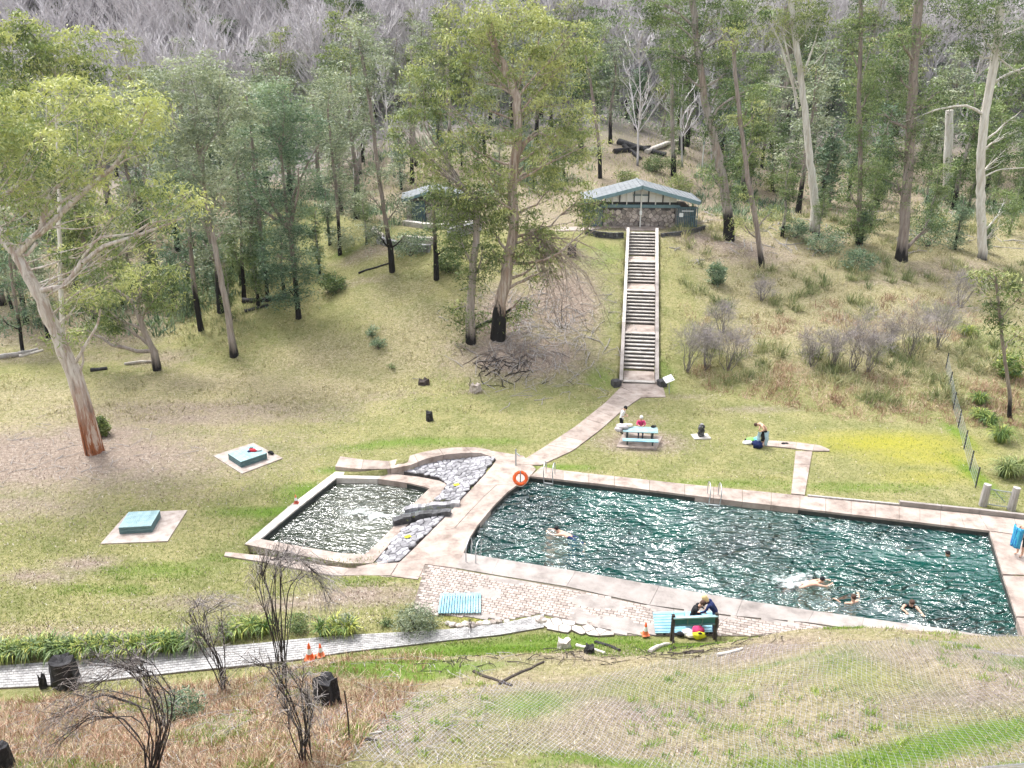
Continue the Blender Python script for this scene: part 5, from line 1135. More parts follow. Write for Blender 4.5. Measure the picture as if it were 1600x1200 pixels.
def hero(base, path, wpx, top_w, blobs, bark, leaf, label, dY=0, **kw):
    """base/path/blobs in photo pixels, turned into metres in the plane of the tree"""
    p0 = gr(*base); Y = p0[1]; Z = np.linalg.norm(atY(base[0], base[1], Y)-[0, 0, CAMZ])/np.linalg.norm(ray(*base)); s = Z/FPX; kd = kw.pop('lean', 0)
    pp = [np.array([0, 0, -.5])]+[atY(x, y, Y)-p0 for x, y in path]
    kw.setdefault('seed', int(base[0]*7+base[1])); rng = np.random.RandomState(kw['seed']+1); bl = []
    for q in blobs:
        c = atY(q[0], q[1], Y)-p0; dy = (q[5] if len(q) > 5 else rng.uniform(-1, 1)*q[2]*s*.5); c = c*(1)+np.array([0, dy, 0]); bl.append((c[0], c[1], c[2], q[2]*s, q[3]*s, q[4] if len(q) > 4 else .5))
    return make_tree(kw.pop('name', 'gum_tree'), p0, pp, wpx*s/2*.66, max(top_w*s/2*.75, .03), bl, bark, leaf, label=label, **kw)
B_ = lambda *a: a
def dead_spray(center_px, Y, n, spread, seed, down=True):
    def f(tr, P, rad_, rng):
        pass
    return f
# ------------------------------------------------------------------ hero trees
def hero_extra_left(tr, P, rad_, rng):
    p0 = gr(145, 708); Y = p0[1]; q = lambda x, y, d=0: atY(x, y, Y+d)-p0
    for L_, r_ in (([(22, 402), (48, 372), (72, 355), (105, 322), (140, 290), (175, 262), (197, 232), (208, 212)], (.20, .08)), ([(62, 365), (66, 330), (78, 300), (104, 278)], (.16, .06)), ([(66, 345), (90, 318), (122, 300)], (.10, .04)), ([(0, 365), (-20, 330), (10, 300), (50, 276)], (.2, .07)),
                   ([(60, 455), (100, 448), (122, 415), (160, 385), (215, 368), (258, 352), (285, 340)], (.15, .05)), ([(120, 415), (135, 392), (150, 372), (215, 365)], (.08, .04)), ([(208, 365), (235, 348), (272, 343)], (.07, .03)),
                   ([(208, 212), (220, 190), (232, 160)], (.11, .04)), ([(175, 262), (195, 250), (225, 240)], (.06, .02)), ([(105, 322), (120, 240), (118, 195)], (.05, .02)), ([(140, 290), (158, 240), (168, 200)], (.06, .02)), ([(72, 355), (120, 360), (160, 352)], (.05, .015)), ([(70, 360), (110, 345), (150, 338)], (.04, .015)), ([(55, 380), (40, 400), (10, 395)], (.10, .05)),
                   ([(112, 575), (135, 535), (150, 510), (155, 485)], (.10, .05)), ([(118, 600), (130, 560), (125, 540)], (.08, .05))):
        pts = np.array([q(*a) for a in L_]); pts = lerp_line(pts, np.linspace(0, 1, len(L_)*2)); tr.tube(pts, np.linspace(r_[0], r_[1], len(pts)), 7, cap=False)
T1 = hero((147, 706), [(138, 668), (118, 590), (88, 520), (60, 460), (28, 405), (4, 372), (-30, 330), (-50, 260)], 36, 12,
    [B_(60, 175, 62, 45, .8), B_(140, 150, 60, 40, .85), B_(205, 180, 52, 42, .85), B_(235, 205, 30, 40, .8), B_(90, 235, 70, 40, .6), B_(20, 250, 50, 55, .55), B_(160, 215, 50, 34, .7), B_(120, 265, 44, 28, .75), B_(60, 310, 50, 32, .5), B_(20, 200, 45, 45, .6),
     B_(215, 300, 34, 20, .45), B_(270, 300, 42, 26, .8), B_(300, 310, 22, 22, .7), B_(185, 325, 30, 18, .75), B_(235, 345, 40, 20, .5), B_(150, 350, 30, 18, .55), B_(130, 300, 30, 20, .65), B_(40, 360, 25, 20, .4), B_(90, 400, 40, 22, .45), B_(190, 385, 40, 18, .5), B_(-40, 180, 70, 70, .6), B_(170, 440, 42, 24, .6), B_(120, 470, 34, 24, .5), B_(100, 520, 24, 22, .5)],
    M['bark_hero'], M['leaf_yellow'], 'big white-barked gum leaning left with orange base, at the left edge of the lawn', LW=(.25, .052), dens=.68, extra=hero_extra_left, limb=.11, twiggy=4, flare=1.25, sides=14, seed=5)
hero((246, 578), [(240, 550), (222, 510), (214, 480), (220, 450)], 16, 8, [B_(150, 470, 36, 26, .6), B_(200, 455, 44, 28, .65), B_(255, 465, 34, 30, .55), B_(180, 505, 34, 24, .6), B_(130, 520, 20, 22, .5), B_(265, 440, 28, 22, .5), B_(225, 430, 34, 22, .6), B_(140, 430, 24, 24, .5)],
    M['bark_grey'], M['leaf_yellow'], 'short bushy yellow-green gum with curved trunk, right of the big leaning gum', LW=(.24, .05), dens=.9, limb=.6)
hero((366, 556), [(360, 520), (348, 450), (338, 395), (325, 330), (310, 240), (300, 170)], 17, 6, [B_(250, 140, 45, 38, .6), B_(300, 110, 50, 30, .75), B_(350, 125, 45, 35, .7), B_(380, 165, 30, 35, .6), B_(270, 200, 46, 34, .5), B_(335, 195, 46, 40, .5), B_(300, 260, 40, 36, .45), B_(345, 300, 36, 34, .5), B_(310, 340, 32, 26, .4), B_(350, 360, 26, 22, .4), B_(375, 240, 26, 36, .45)],
    M['bark_grey'], M['leaf_grey'], 'tall pale grey-green gum with slim grey trunk at the lawn edge', LW=(.24, .05), dens=.75, droop=.4)
hero((314, 516), [(308, 480), (300, 420), (295, 350), (290, 300)], 12, 5, [B_(285, 330, 26, 26, .35), B_(310, 370, 22, 20, .4), B_(270, 390, 24, 20, .4), B_(290, 290, 26, 24, .4)], M['bark_char'], M['leaf_teal'], 'dark slim tree with blackened trunk left of the tall pale grey gum', LW=(.22, .05), dens=.6, name='wattle_tree')
hero((381, 467), [(379, 420), (375, 350), (372, 300), (370, 250)], 10, 4, [B_(372, 320, 22, 26, .4), B_(380, 280, 24, 24, .4), B_(368, 360, 16, 14, .4)], M['bark_char'], M['leaf_teal'], 'slim straight black-trunked wattle right of the tall pale grey gum', dens=.6, name='wattle_tree')
hero((467, 497), [(465, 470), (458, 400), (448, 330), (440, 250), (436, 215)], 13, 5, [B_(440, 150, 32, 30, .7), B_(415, 190, 32, 34, .6), B_(470, 200, 32, 36, .6), B_(440, 230, 34, 34, .5), B_(425, 300, 30, 40, .35), B_(455, 350, 34, 46, .4), B_(435, 410, 34, 44, .35), B_(475, 410, 28, 46, .4), B_(455, 455, 32, 30, .35), B_(480, 290, 20, 36, .5)],
    M['bark_char'], M['leaf_teal'], 'dense blue-green tree reaching the ground, beside charred logs at the lawn edge', dens=.95, droop=.1, LW=(.2, .05), name='wattle_tree',
    extra=lambda tr, P, rd, g: [tr.tube(curve(P[-8], P[-8]+np.array(e), 6, g, .06), np.linspace(.13, .04, 6), 6) for e in ((-2.2, 0, 5.2), (2.6, .5, 6), (1.3, -1, 4.5), (-3.2, 0, 4.4))])
hero((418, 470), [(416, 440), (410, 380), (400, 300), (392, 200), (385, 150)], 10, 4, [B_(400, 160, 28, 26, .6), B_(385, 230, 26, 40, .4), B_(405, 380, 24, 36, .35), B_(410, 430, 22, 26, .35), B_(400, 320, 24, 30, .35)], M['bark_char'], M['leaf_teal'], 'dark-stemmed wattle just left of the dense blue-green tree', dens=.8, droop=.1, name='wattle_tree')
hero((531, 398), [(530, 370), (525, 300), (518, 230), (512, 170)], 10, 4, [B_(515, 150, 32, 36, .55), B_(525, 220, 28, 36, .5), B_(510, 270, 26, 30, .45), B_(535, 320, 30, 36, .45), B_(530, 370, 26, 22, .45), B_(495, 200, 22, 30, .5)], M['bark_char'], M['leaf_grey'], 'upright grey-green tree with forked black trunk, left of the hut', dens=.75, droop=.1, name='wattle_tree')
hero((613, 424), [(610, 390), (600, 330), (590, 260), (582, 190), (572, 120), (560, 60)], 12, 5, [B_(560, 70, 36, 40, .5), B_(590, 120, 28, 40, .55), B_(575, 190, 24, 30, .5), B_(600, 260, 24, 26, .45), B_(625, 320, 22, 30, .45), B_(590, 360, 24, 26, .4), B_(635, 370, 18, 20, .4), B_(575, 310, 18, 22, .45)],
    M['bark_char'], M['leaf_grey'], 'tall slim tree, black below and pale brown above, left of the hut door', dens=.7, droop=.3)
hero((682, 436), [(681, 400), (678, 350), (675, 300)], 11, 6, [B_(690, 350, 30, 26, .45), B_(705, 380, 24, 20, .45), B_(680, 300, 26, 20, .5)], M['bark_char'], M['leaf_green'], 'short blackened trunk with green regrowth in front of the hut', dens=.7, LW=(.24, .05))
hero((546, 60), [(545, 50)], 3, 2, [], M['bark_char'], M['leaf_euc'], 'x') if False else None
hero((736, 534), [(735, 500), (738, 440), (742, 390), (745, 340), (740, 300)], 20, 12, [B_(700, 300, 34, 30, .5), B_(705, 322, 26, 24, .5), B_(735, 312, 36, 24, .5), B_(742, 330, 28, 34, .5), B_(720, 380, 30, 30, .4), B_(760, 400, 26, 30, .4), B_(740, 505, 28, 16, .4), B_(725, 480, 18, 20, .35), B_(735, 430, 22, 20, .35), B_(665, 270, 30, 24, .8), B_(640, 240, 28, 18, .75), B_(760, 345, 30, 24, .5), B_(715, 345, 30, 22, .5), B_(690, 245, 28, 20, .7), B_(660, 130, 30, 30, .6), B_(620, 200, 24, 24, .7), B_(655, 170, 26, 30, .55)],
    M['bark_grey'], M['leaf_euc'], 'grey gum with leafy trunk standing just left of the burnt central gum', LW=(.26, .055), dens=.75, tuft=(40, .05, .6))
def centre_extra(tr, P, rad_, rng):
    p0 = gr(778, 527); Y = p0[1]; q = lambda x, y, d=0: atY(x, y, Y+d)-p0
    for L_, r_ in (([(812, 160), (800, 120), (775, 85), (760, 50)], (.15, .06)), ([(800, 262), (822, 222), (845, 205), (870, 224), (895, 232)], (.13, .05)), ([(815, 225), (838, 204), (862, 200)], (.08, .03)), ([(805, 150), (780, 135), (760, 130)], (.09, .03))):
        pts = np.array([q(*a) for a in L_]); tr.tube(lerp_line(pts, np.linspace(0, 1, 10)), np.linspace(r_[0], r_[1], 10), 7, cap=False)
    for i in range(60):       # grey dead spray hanging to the right of the trunk
        a = q(820+rng.uniform(-6, 25), 375+rng.uniform(-20, 12)); b_ = q(rng.uniform(850, 965), rng.uniform(395, 520), rng.uniform(-2.5, 1)); C = curve(a, b_, 8, rng, .07, sag=-.12); tr.tube(C, np.linspace(.04, .010, 8), 3, cap=False)
        for _ in range(5): s = C[rng.randint(3, 8)]; tr.tube(curve(s, s+rng.normal(size=3)*[.8, .5, .55]+(.3, 0, -.2), 4, rng, .1), np.linspace(.014, .007, 4), 3, cap=False)
T5 = hero((778, 527), [(780, 495), (788, 440), (798, 390), (806, 350), (800, 300), (806, 240), (812, 170), (796, 120), (775, 80), (765, 30)], 30, 10,
    [B_(760, 40, 60, 45, .75), B_(800, 25, 50, 40, .75), B_(730, 70, 40, 40, .65), B_(850, 60, 46, 45, .65), B_(820, 110, 60, 40, .65), B_(760, 110, 50, 34, .55), B_(880, 115, 34, 40, .6), B_(730, 150, 36, 30, .5), B_(850, 165, 56, 36, .6), B_(900, 190, 34, 34, .65), B_(780, 200, 40, 26, .5), B_(870, 235, 50, 34, .55), B_(915, 235, 30, 30, .6), B_(820, 265, 50, 28, .5), B_(760, 280, 44, 30, .6),
     B_(870, 290, 50, 30, .5), B_(910, 310, 34, 24, .5), B_(800, 330, 50, 26, .5), B_(720, 210, 26, 30, .75), B_(850, 350, 40, 24, .45), B_(770, 360, 34, 26, .45), B_(830, 395, 34, 30, .4), B_(850, 430, 22, 24, .4), B_(770, 400, 24, 26, .45), B_(745, 300, 40, 28, .55), B_(860, 395, 24, 22, .45), B_(700, 170, 28, 30, .5), B_(735, 250, 30, 26, .65), B_(930, 345, 24, 22, .55), B_(800, 500, 10, 14, .4), B_(815, 470, 10, 20, .4), B_(900, 60, 30, 40, .6)],
    M['bark_centre'], M['leaf_euc'], 'huge central gum with burnt black base', LW=(.27, .058), dens=.70, extra=centre_extra, sides=14, seed=12, limb=.3, flare=1.3)
# right-hand stand
hero((1139, 373), [(1137, 330), (1130, 280), (1118, 225), (1102, 165), (1096, 120), (1088, 60), (1082, 0), (1078, -50)], 23, 11,
    [B_(1000, 25, 40, 24, .4), B_(1060, 20, 50, 30, .45), B_(1120, 30, 44, 34, .4), B_(1040, 75, 34, 20, .35), B_(1100, 85, 44, 26, .4), B_(1150, 90, 34, 28, .45), B_(1070, 120, 26, 20, .35), B_(1125, 145, 34, 24, .4), B_(1165, 150, 22, 24, .45), B_(1120, 200, 22, 24, .35), B_(1130, 255, 22, 24, .35), B_(1110, 275, 16, 20, .4), B_(1145, 290, 16, 30, .45), B_(1090, -20, 60, 30, .4), B_(1170, 30, 30, 30, .45), B_(1010, 5, 30, 14, .4)],
    M['bark_right'], M['leaf_green'], 'tall gum with dark green tufted crown and black base, right beside the change house', LW=(.26, .055), dens=.72, tuft=(50, .1, .75))
hero((1192, 418), [(1186, 380), (1178, 330), (1168, 270), (1158, 200), (1150, 130), (1145, 60)], 13, 7, [B_(1170, 300, 18, 20, .6), B_(1190, 230, 20, 20, .6), B_(1150, 180, 22, 20, .5), B_(1205, 340, 20, 20, .7), B_(1160, 350, 18, 20, .6), B_(1150, 60, 26, 30, .45), B_(1180, 180, 20, 20, .55)], M['bark_brown'], M['leaf_euc'], 'slim rusty-brown trunk with sparse yellowish leaves, right of the tufted gum', dens=.4)
def t8(tr, P, rad_, rng):
    p0 = gr(1272, 362); Y = p0[1]; q = lambda x, y, d=0: atY(x, y, Y+d)-p0
    for L_, r_ in (([(1244, 150), (1220, 70), (1195, 20)], (.12, .03)), ([(1246, 170), (1225, 50), (1190, 15), (1160, 18)], (.10, .02)), ([(1248, 140), (1228, 92), (1210, 88)], (.05, .02)), ([(1258, 110), (1275, 60), (1285, 20)], (.10, .03)), ([(1262, 112), (1290, 80), (1300, 50)], (.07, .02)), ([(1246, 138), (1215, 135), (1190, 126)], (.05, .02))):
        pts = np.array([q(*a) for a in L_]); tr.tube(lerp_line(pts, np.linspace(0, 1, 9)), np.linspace(r_[0], r_[1], 9), 6, cap=False)
hero((1272, 362), [(1274, 320), (1268, 270), (1262, 220), (1256, 165), (1250, 110), (1242, 60), (1236, 0), (1232, -50)], 19, 9, [B_(1230, 20, 34, 26, .5), B_(1265, 40, 26, 26, .45), B_(1205, 50, 22, 20, .5), B_(1262, 105, 14, 16, .45), B_(1230, -30, 50, 26, .45), B_(1280, 10, 24, 24, .5), B_(1180, 10, 26, 20, .4)], M['bark_white'], M['leaf_euc'], 'smooth white gum leaning left, standing alone in the clearing right of the change house', dens=.6, extra=t8, limb=.2)
hero((1342, 382), [(1342, 340), (1344, 290), (1344, 230), (1342, 160), (1344, 80), (1345, 0), (1345, -60)], 11, 7, [B_(1330, 300, 26, 40, .4), B_(1350, 345, 26, 36, .4), B_(1360, 260, 22, 30, .45), B_(1325, 350, 22, 30, .4), B_(1370, 120, 24, 40, .5), B_(1320, 60, 24, 40, .5), B_(1340, 20, 26, 40, .5), B_(1345, 200, 24, 30, .45)], M['bark_brown'], M['leaf_green'], 'slim gum with a skirt of green leaves at its foot, right of the white gum', dens=.6, tuft=(40, .0, .5))
hero((1409, 406), [(1411, 370), (1416, 300), (1422, 230), (1426, 160), (1430, 90), (1434, 20), (1436, -50)], 24, 15, [B_(1405, 290, 24, 28, .35), B_(1428, 255, 22, 26, .4), B_(1400, 230, 20, 26, .4), B_(1440, 200, 22, 26, .45), B_(1395, 60, 26, 30, .4), B_(1400, 110, 24, 24, .4), B_(1450, 60, 26, 24, .45), B_(1470, 150, 30, 24, .4), B_(1420, 170, 22, 20, .4), B_(1455, 350, 22, 30, .4), B_(1430, -10, 50, 24, .45), B_(1380, 180, 20, 20, .4)], M['bark_brown'], M['leaf_green'], 'thick brown gum, black at its base, with leafy tufts up the trunk', dens=.7, tuft=(60, .15, .8))
# broken stub
def stub(base, path, w, label, bark, broken=True, seed=1, black=None):
    p0 = gr(*base); Y = p0[1]; s = Y/FPX*1.02; pp = [np.array([0, 0, -.4])]+[atY(x, y, Y)-p0 for x, y in path]; return make_tree('tree_stub', p0, pp, w*s/2, w*s/2*.75, [], bark, None, label=label, cat='dead tree', seed=seed)
stub((1481, 312), [(1481, 280), (1482, 230), (1484, 172)], 14, 'pale broken-topped trunk with blackened foot between two tall gums on the right', M['bark_white'])
stub((1225, 212), [(1227, 180), (1232, 120), (1232, 60), (1230, 10)], 12, 'straight blackened trunk behind the white gum', M['bark_char'])
stub((980, 185), [(980, 155)], 9, 'short black burnt stub far behind the change house', M['char'])
def t12(tr, P, rad_, rng):
    p0 = gr(1537, 404); Y = p0[1]; q = lambda x, y, d=0: atY(x, y, Y+d)-p0
    for L_, r_ in (([(1538, 180), (1515, 165), (1490, 166), (1460, 172), (1430, 185), (1412, 190)], (.13, .03)), ([(1552, 130), (1575, 115), (1605, 105)], (.12, .06)), ([(1556, 60), (1580, 50), (1600, 40)], (.10, .05)), ([(1545, 90), (1560, 80), (1590, 85)], (.08, .03)), ([(1540, 275), (1560, 265), (1600, 262)], (.06, .04)), ([(1542, 230), (1560, 215), (1570, 190)], (.05, .02))):
        pts = np.array([q(*a) for a in L_]); tr.tube(lerp_line(pts, np.linspace(0, 1, 9)), np.linspace(r_[0], r_[1], 9), 6, cap=False)
hero((1537, 404), [(1535, 370), (1533, 310), (1533, 250), (1537, 190), (1546, 150), (1556, 100), (1560, 60), (1562, 0), (1565, -50)], 20, 15, [B_(1580, 60, 34, 30, .45), B_(1520, 40, 34, 30, .4), B_(1590, 120, 24, 20, .4), B_(1585, 210, 26, 24, .35), B_(1575, 240, 26, 20, .35), B_(1590, 180, 20, 24, .4), B_(1500, 70, 26, 26, .45), B_(1560, 0, 50, 30, .45), B_(1500, 10, 34, 26, .4), B_(1575, 320, 26, 30, .6), B_(1560, 350, 20, 26, .5)], M['bark_white'], M['leaf_green'], 'tall grey-white gum at the right edge with a long bare branch reaching left', dens=.65, extra=t12, limb=.25)
hero((1580, 652), [(1578, 620), (1570, 560), (1563, 510), (1560, 470), (1555, 430)], 9, 5, [B_(1570, 445, 26, 20, .45), B_(1545, 470, 18, 20, .4), B_(1590, 470, 20, 26, .5), B_(1565, 500, 18, 16, .45), B_(1590, 530, 14, 20, .5), B_(1540, 430, 18, 16, .5)], M['bark_brown'], M['leaf_euc'], 'thin young gum with drooping leaves behind the wire fence at right', dens=.5, LW=(.26, .05))
hero((35, 553), [(32, 520), (22, 460), (15, 400), (10, 340)], 9, 4, [B_(20, 440, 34, 36, .35), B_(45, 480, 26, 26, .35), B_(10, 500, 24, 24, .35), B_(30, 380, 30, 34, .4)], M['bark_char'], M['leaf_teal'], 'slim black-trunked wattle at the far left edge behind the leaning gum', dens=.7, name='wattle_tree')
hero((100, 560), [(98, 520), (95, 450), (92, 300), (88, 150), (85, 90)], 12, 5, [B_(70, 60, 56, 30, .75), B_(120, 75, 40, 30, .7), B_(40, 85, 50, 40, .6), B_(100, 110, 50, 30, .55), B_(20, 50, 40, 24, .75), B_(150, 100, 26, 24, .6), B_(60, 130, 50, 26, .5), B_(-10, 90, 40, 50, .6), B_(10, 140, 40, 34, .5)], M['bark_white'], M['leaf_yellow'], 'yellow-topped gum rising behind the big leaning one in the upper left corner', LW=(.3, .065), dens=.8)
hero((1053, 276), [(1052, 240), (1050, 180), (1050, 120), (1048, 50)], 12, 6, [B_(1052, 250, 14, 24, .4), B_(1048, 200, 16, 26, .4), B_(1055, 150, 16, 26, .45), B_(1045, 100, 20, 24, .4), B_(1050, 60, 24, 26, .4)], M['bark_right'], M['leaf_green'], 'leafy straight trunk directly behind the roof of the change house', dens=.6, tuft=(40, 0, .8))
hero((938, 278), [(937, 240), (930, 180), (920, 110), (910, 60)], 8, 4, [B_(930, 250, 14, 20, .45), B_(925, 180, 16, 22, .5), B_(915, 110, 18, 24, .5), B_(948, 60, 20, 26, .45)], M['bark_char'], M['leaf_grey'], 'slim dark tree behind the left end of the change house', dens=.5)
hero((548, 190), [(546, 150), (540, 100), (535, 60)], 10, 5, [B_(545, 30, 34, 34, .3), B_(530, 60, 28, 26, .3), B_(555, 85, 24, 24, .35), B_(540, 0, 30, 24, .35)], M['bark_char'], M['leaf_green'], 'dense dark green crown standing out against the bare hillside, top centre-left', dens=.7, LW=(.35, .08))
hero((352, 130), [(350, 110), (348, 80)], 7, 4, [B_(348, 40, 22, 26, .35), B_(345, 65, 18, 14, .35)], M['bark_char'], M['leaf_green'], 'small dark rounded crown against the bare hillside, upper left', dens=.7, LW=(.4, .09))
# ------------------------------------------------------------------ forest infill: prototypes and copies
rngp = np.random.RandomState(77)
def proto(kind, h, seed):
    g = np.random.RandomState(seed); lean = g.uniform(-.08, .08, 2)*h
    path = [(0, 0, -.6), (lean[0]*.3, lean[1]*.3, h*.35), (lean[0]*.8, lean[1]*.8, h*.7), (lean[0], lean[1], h*.95)]
    bl = []
    if kind == 'euc':
        for i in range(11): z = h*g.uniform(.42, 1.0); a = g.uniform(0, 6.28); d = h*.17*g.uniform(.2, 1)*(1.25-z/h); bl.append((d*math.cos(a)+lean[0]*z/h, d*math.sin(a), z, g.uniform(.09, .13)*h, g.uniform(.06, .09)*h, g.uniform(.4, .7)))
        return dict(bark=M['bark_grey'], leaf=M['leaf_euc'], blobs=bl, dens=.42, LW=(.36, .085), droop=.7, csize=.5)
    if kind == 'grey':
        for i in range(13): z = h*g.uniform(.3, 1.0); a = g.uniform(0, 6.28); d = h*.13*g.uniform(.2, 1); bl.append((d*math.cos(a)+lean[0]*z/h, d*math.sin(a), z, g.uniform(.08, .12)*h, g.uniform(.08, .11)*h, g.uniform(.4, .75)))
        return dict(bark=M['bark_char'], leaf=M['leaf_grey'], blobs=bl, dens=.42, LW=(.32, .08), droop=.1, csize=.5)
    if kind == 'teal':
        for i in range(12): z = h*g.uniform(.1, .95); a = g.uniform(0, 6.28); d = h*.10*g.uniform(.2, 1)*(1.1-z/h); bl.append((d*math.cos(a), d*math.sin(a), z, g.uniform(.09, .14)*h*(1.15-.6*z/h), g.uniform(.09, .12)*h, g.uniform(.3, .6)))
        return dict(bark=M['bark_char'], leaf=M['leaf_teal'], blobs=bl, dens=.45, LW=(.30, .08), droop=.1, csize=.45)
    if kind == 'green':
        for i in range(12): z = h*g.uniform(.25, 1.0); a = g.uniform(0, 6.28); d = h*.10*g.uniform(.2, 1); bl.append((d*math.cos(a)+lean[0]*z/h, d*math.sin(a), z, g.uniform(.07, .11)*h, g.uniform(.07, .11)*h, g.uniform(.35, .65)))
        return dict(bark=M['bark_right'], leaf=M['leaf_green'], blobs=bl, dens=.42, LW=(.32, .08), droop=.5, csize=.45, tuft=(50, .05, .7))
def bare_mesh(h, seed, n1, n2, r0, tw=.010, up=.75):
    g = np.random.RandomState(seed); mb = MB(); lean = g.normal(size=2)*.04*h; P = curve((0, 0, -.5), (lean[0], lean[1], h*.8), 8, g, .02); mb.tube(P, np.linspace(r0, r0*.25, 8), 5, .2)
    for i in range(n1):
        s = P[g.randint(2, 8)]; a = g.uniform(0, 6.28); l = h*g.uniform(.15, .38)*(1.1-.5*s[2]/h); e = s+np.array([math.cos(a)*l*.55, math.sin(a)*l*.55, l*up]); C = curve(s, e, 5, g, .07); mb.tube(C, np.linspace(r0*.35, tw*1.5, 5), 3, .5, cap=False)
        for j in range(n2):
            s2 = C[g.randint(1, 5)]; a2 = a+g.normal()*.9; l2 = l*g.uniform(.25, .6); e2 = s2+np.array([math.cos(a2)*l2*.5, math.sin(a2)*l2*.5, l2*.75]); mb.tube(curve(s2, e2, 3, g, .08), np.linspace(tw*1.6, tw*.8, 3), 3, .9, cap=False)
    return mb
PROT = []
for i, (kd, h) in enumerate([('euc', 14), ('grey', 12), ('green', 14), ('teal', 8), ('grey', 14), ('euc', 16), ('green', 11), ('teal', 10)]):
    kw = proto(kd, h, 100+i); bl = kw.pop('blobs'); lab = {'euc': 'olive-green gum in the mixed forest behind the lawn', 'grey': 'grey-green wattle in the mixed forest behind the lawn', 'green': 'leafy dark green regrowth gum in the forest behind the change house', 'teal': 'bushy blue-green young wattle under the taller forest trees'}[kd]
    o = make_tree('gum_tree' if kd in ('euc', 'green') else 'wattle_tree', (0, 0, 0), [(0, 0, -.6), (.02*h, 0, h*.3), (-.02*h, .02*h, h*.65), (.03*h, 0, h*.95)], .16+.007*h, .05, bl, kw.pop('bark'), kw.pop('leaf'), seed=200+i, label=lab, group={'euc': 'olive gums in the forest', 'grey': 'grey-green wattles in the forest', 'green': 'dark green gums in the forest', 'teal': 'blue-green young wattles in the forest'}[kd], sides=7, twiggy=3, **kw)
    PROT.append([kd, h, o, False])
BARE = []
for i in range(4):
    mb = bare_mesh(12+i, 300+i, 18, 7, .13, .024); o = empty('bare_tree', (0, 0, 0)); tag(o, 'leafless pale tree on the bare hillside above the forest', 'dead tree', 'leafless trees on the hillside'); mb.build('trunk', [M['bark_bare']], o); BARE.append([o, False])
def place(entry, p, sc, rot):
    o = entry[-2]
    if not entry[-1]: entry[-1] = True
    else: o = copy_tree(o)
    o.location = tuple(p); o.scale = (sc,)*3; o.rotation_euler = (0, 0, rot); return o
taken = []
def ok_spot(x, y, dmin):
    for a, b_ in taken:
        if (a-x)**2+(b_-y)**2 < dmin*dmin: return False
    return True
def proj(x, y, z):
    zc = y*ct-(z-CAMZ)*st*1.0; up_ = y*st+(z-CAMZ)*ct; return 800+FPX*x/zc, 600-FPX*up_/zc, zc
def where(px, y, sc):
    a = 'at the far left' if px < 250 else 'between the leaning gum and the hut' if px < 600 else 'behind the central gum' if px < 940 else 'above the change house' if px < 1240 else 'among the right-hand gums'
    return ('tall' if sc > .98 else 'short'), a, ('in the front row' if y < 80 else 'in the middle rows' if y < 100 else 'in the back rows')
KN = {'euc': 'olive-green gum', 'grey': 'grey-green wattle', 'green': 'leafy dark green gum', 'teal': 'bushy blue-green wattle'}
def relabel(o, kd, px, y, sc): a, b_, c = where(px, y, sc); o['label'] = '%s %s %s, %s' % (a, KN[kd], c, b_)
cnt = 0; rg = np.random.RandomState(41); tries = 0
while cnt < 175 and tries < 6000:
    tries += 1; y = rg.uniform(56, 128)**1.0; x = rg.uniform(-.72, .72)*y
    t_ = (y-float(yfoot_back(x)))/float(run_back(x)); z = gz(x, y); px, py, zc = proj(x, y, z)
    if x < -20: 
        if t_ < .13: continue
    elif x < -6:
        if t_ < 1.0: continue
    elif x < 21:
        if y < 96: continue
    elif t_ < 1.08: continue
    if px < -60 or px > 1660: continue
    if 560 < px < 780 and 290 < py < 440: continue
    if 380 < px < 600 and py > 500: continue
    if -40 < px < 320 and py > 560: continue
    if 960 < px < 1060 and py > 225: continue
    if not ok_spot(x, y, 3.4): continue
    taken.append((x, y))
    if x > 8: kd = rg.choice(['green', 'euc', 'green', 'grey', 'teal'])
    elif x < -8: kd = rg.choice(['grey', 'teal', 'grey', 'euc', 'grey'])
    else: kd = rg.choice(['euc', 'grey', 'green', 'grey'])
    e = [q for q in PROT if q[0] == kd]; e = e[rg.randint(len(e))]; s_c = rg.uniform(.75, 1.15); o = place(e, (x, y, z-.1), s_c, rg.uniform(0, 6.28)); relabel(o, kd, px, y, s_c); cnt += 1
for i in range(120):      # young bushy growth at the forest edge
    if i < 42: px, py = rg.uniform(-20, 600), 0; py = np.interp(px, [0, 250, 360, 480, 600], [548, 520, 505, 470, 400])-rg.uniform(4, 90)
    elif i < 95: px = rg.uniform(1120, 1600); py = rg.uniform(215, 395)
    else: px = rg.uniform(620, 900); py = rg.uniform(260, 300)
    p = gr(px, py)
    if not ok_spot(p[0], p[1], 1.6) or (600 < px < 780 and py > 300): continue
    taken.append((p[0], p[1])); kd = rg.choice(['green', 'green', 'teal'] if px > 1100 else ['teal', 'teal', 'grey', 'green']); e = [q for q in PROT if q[0] == kd]; e = e[rg.randint(len(e))]; s_c = rg.uniform(.35, .62)*(8/e[1]+.35 if kd != 'teal' else 1); o = place(e, p-(0, 0, .1), s_c, rg.uniform(0, 6.28)); relabel(o, kd, px, p[1], s_c)
for i in range(46):      # green trees scattered up the bare hillside
    y = rg.uniform(118, 200); x = rg.uniform(-.66, .66)*y
    if not ok_spot(x, y, 4): continue
    taken.append((x, y)); kd = rg.choice(['grey', 'grey', 'euc', 'green']); e = [q for q in PROT if q[0] == kd]; e = e[rg.randint(len(e))]; s_c = rg.uniform(.6, 1.05); o = place(e, (x, y, gz(x, y)-.2), s_c, rg.uniform(0, 6.28)); pxx = proj(x, y, gz(x, y))[0]
    o['label'] = '%s %s standing out on the bare hillside, %s' % (where(pxx, y, s_c)[0], KN[kd], 'upper left' if pxx < 420 else 'top centre' if pxx < 1000 else 'upper right')
nb = 0; tries = 0
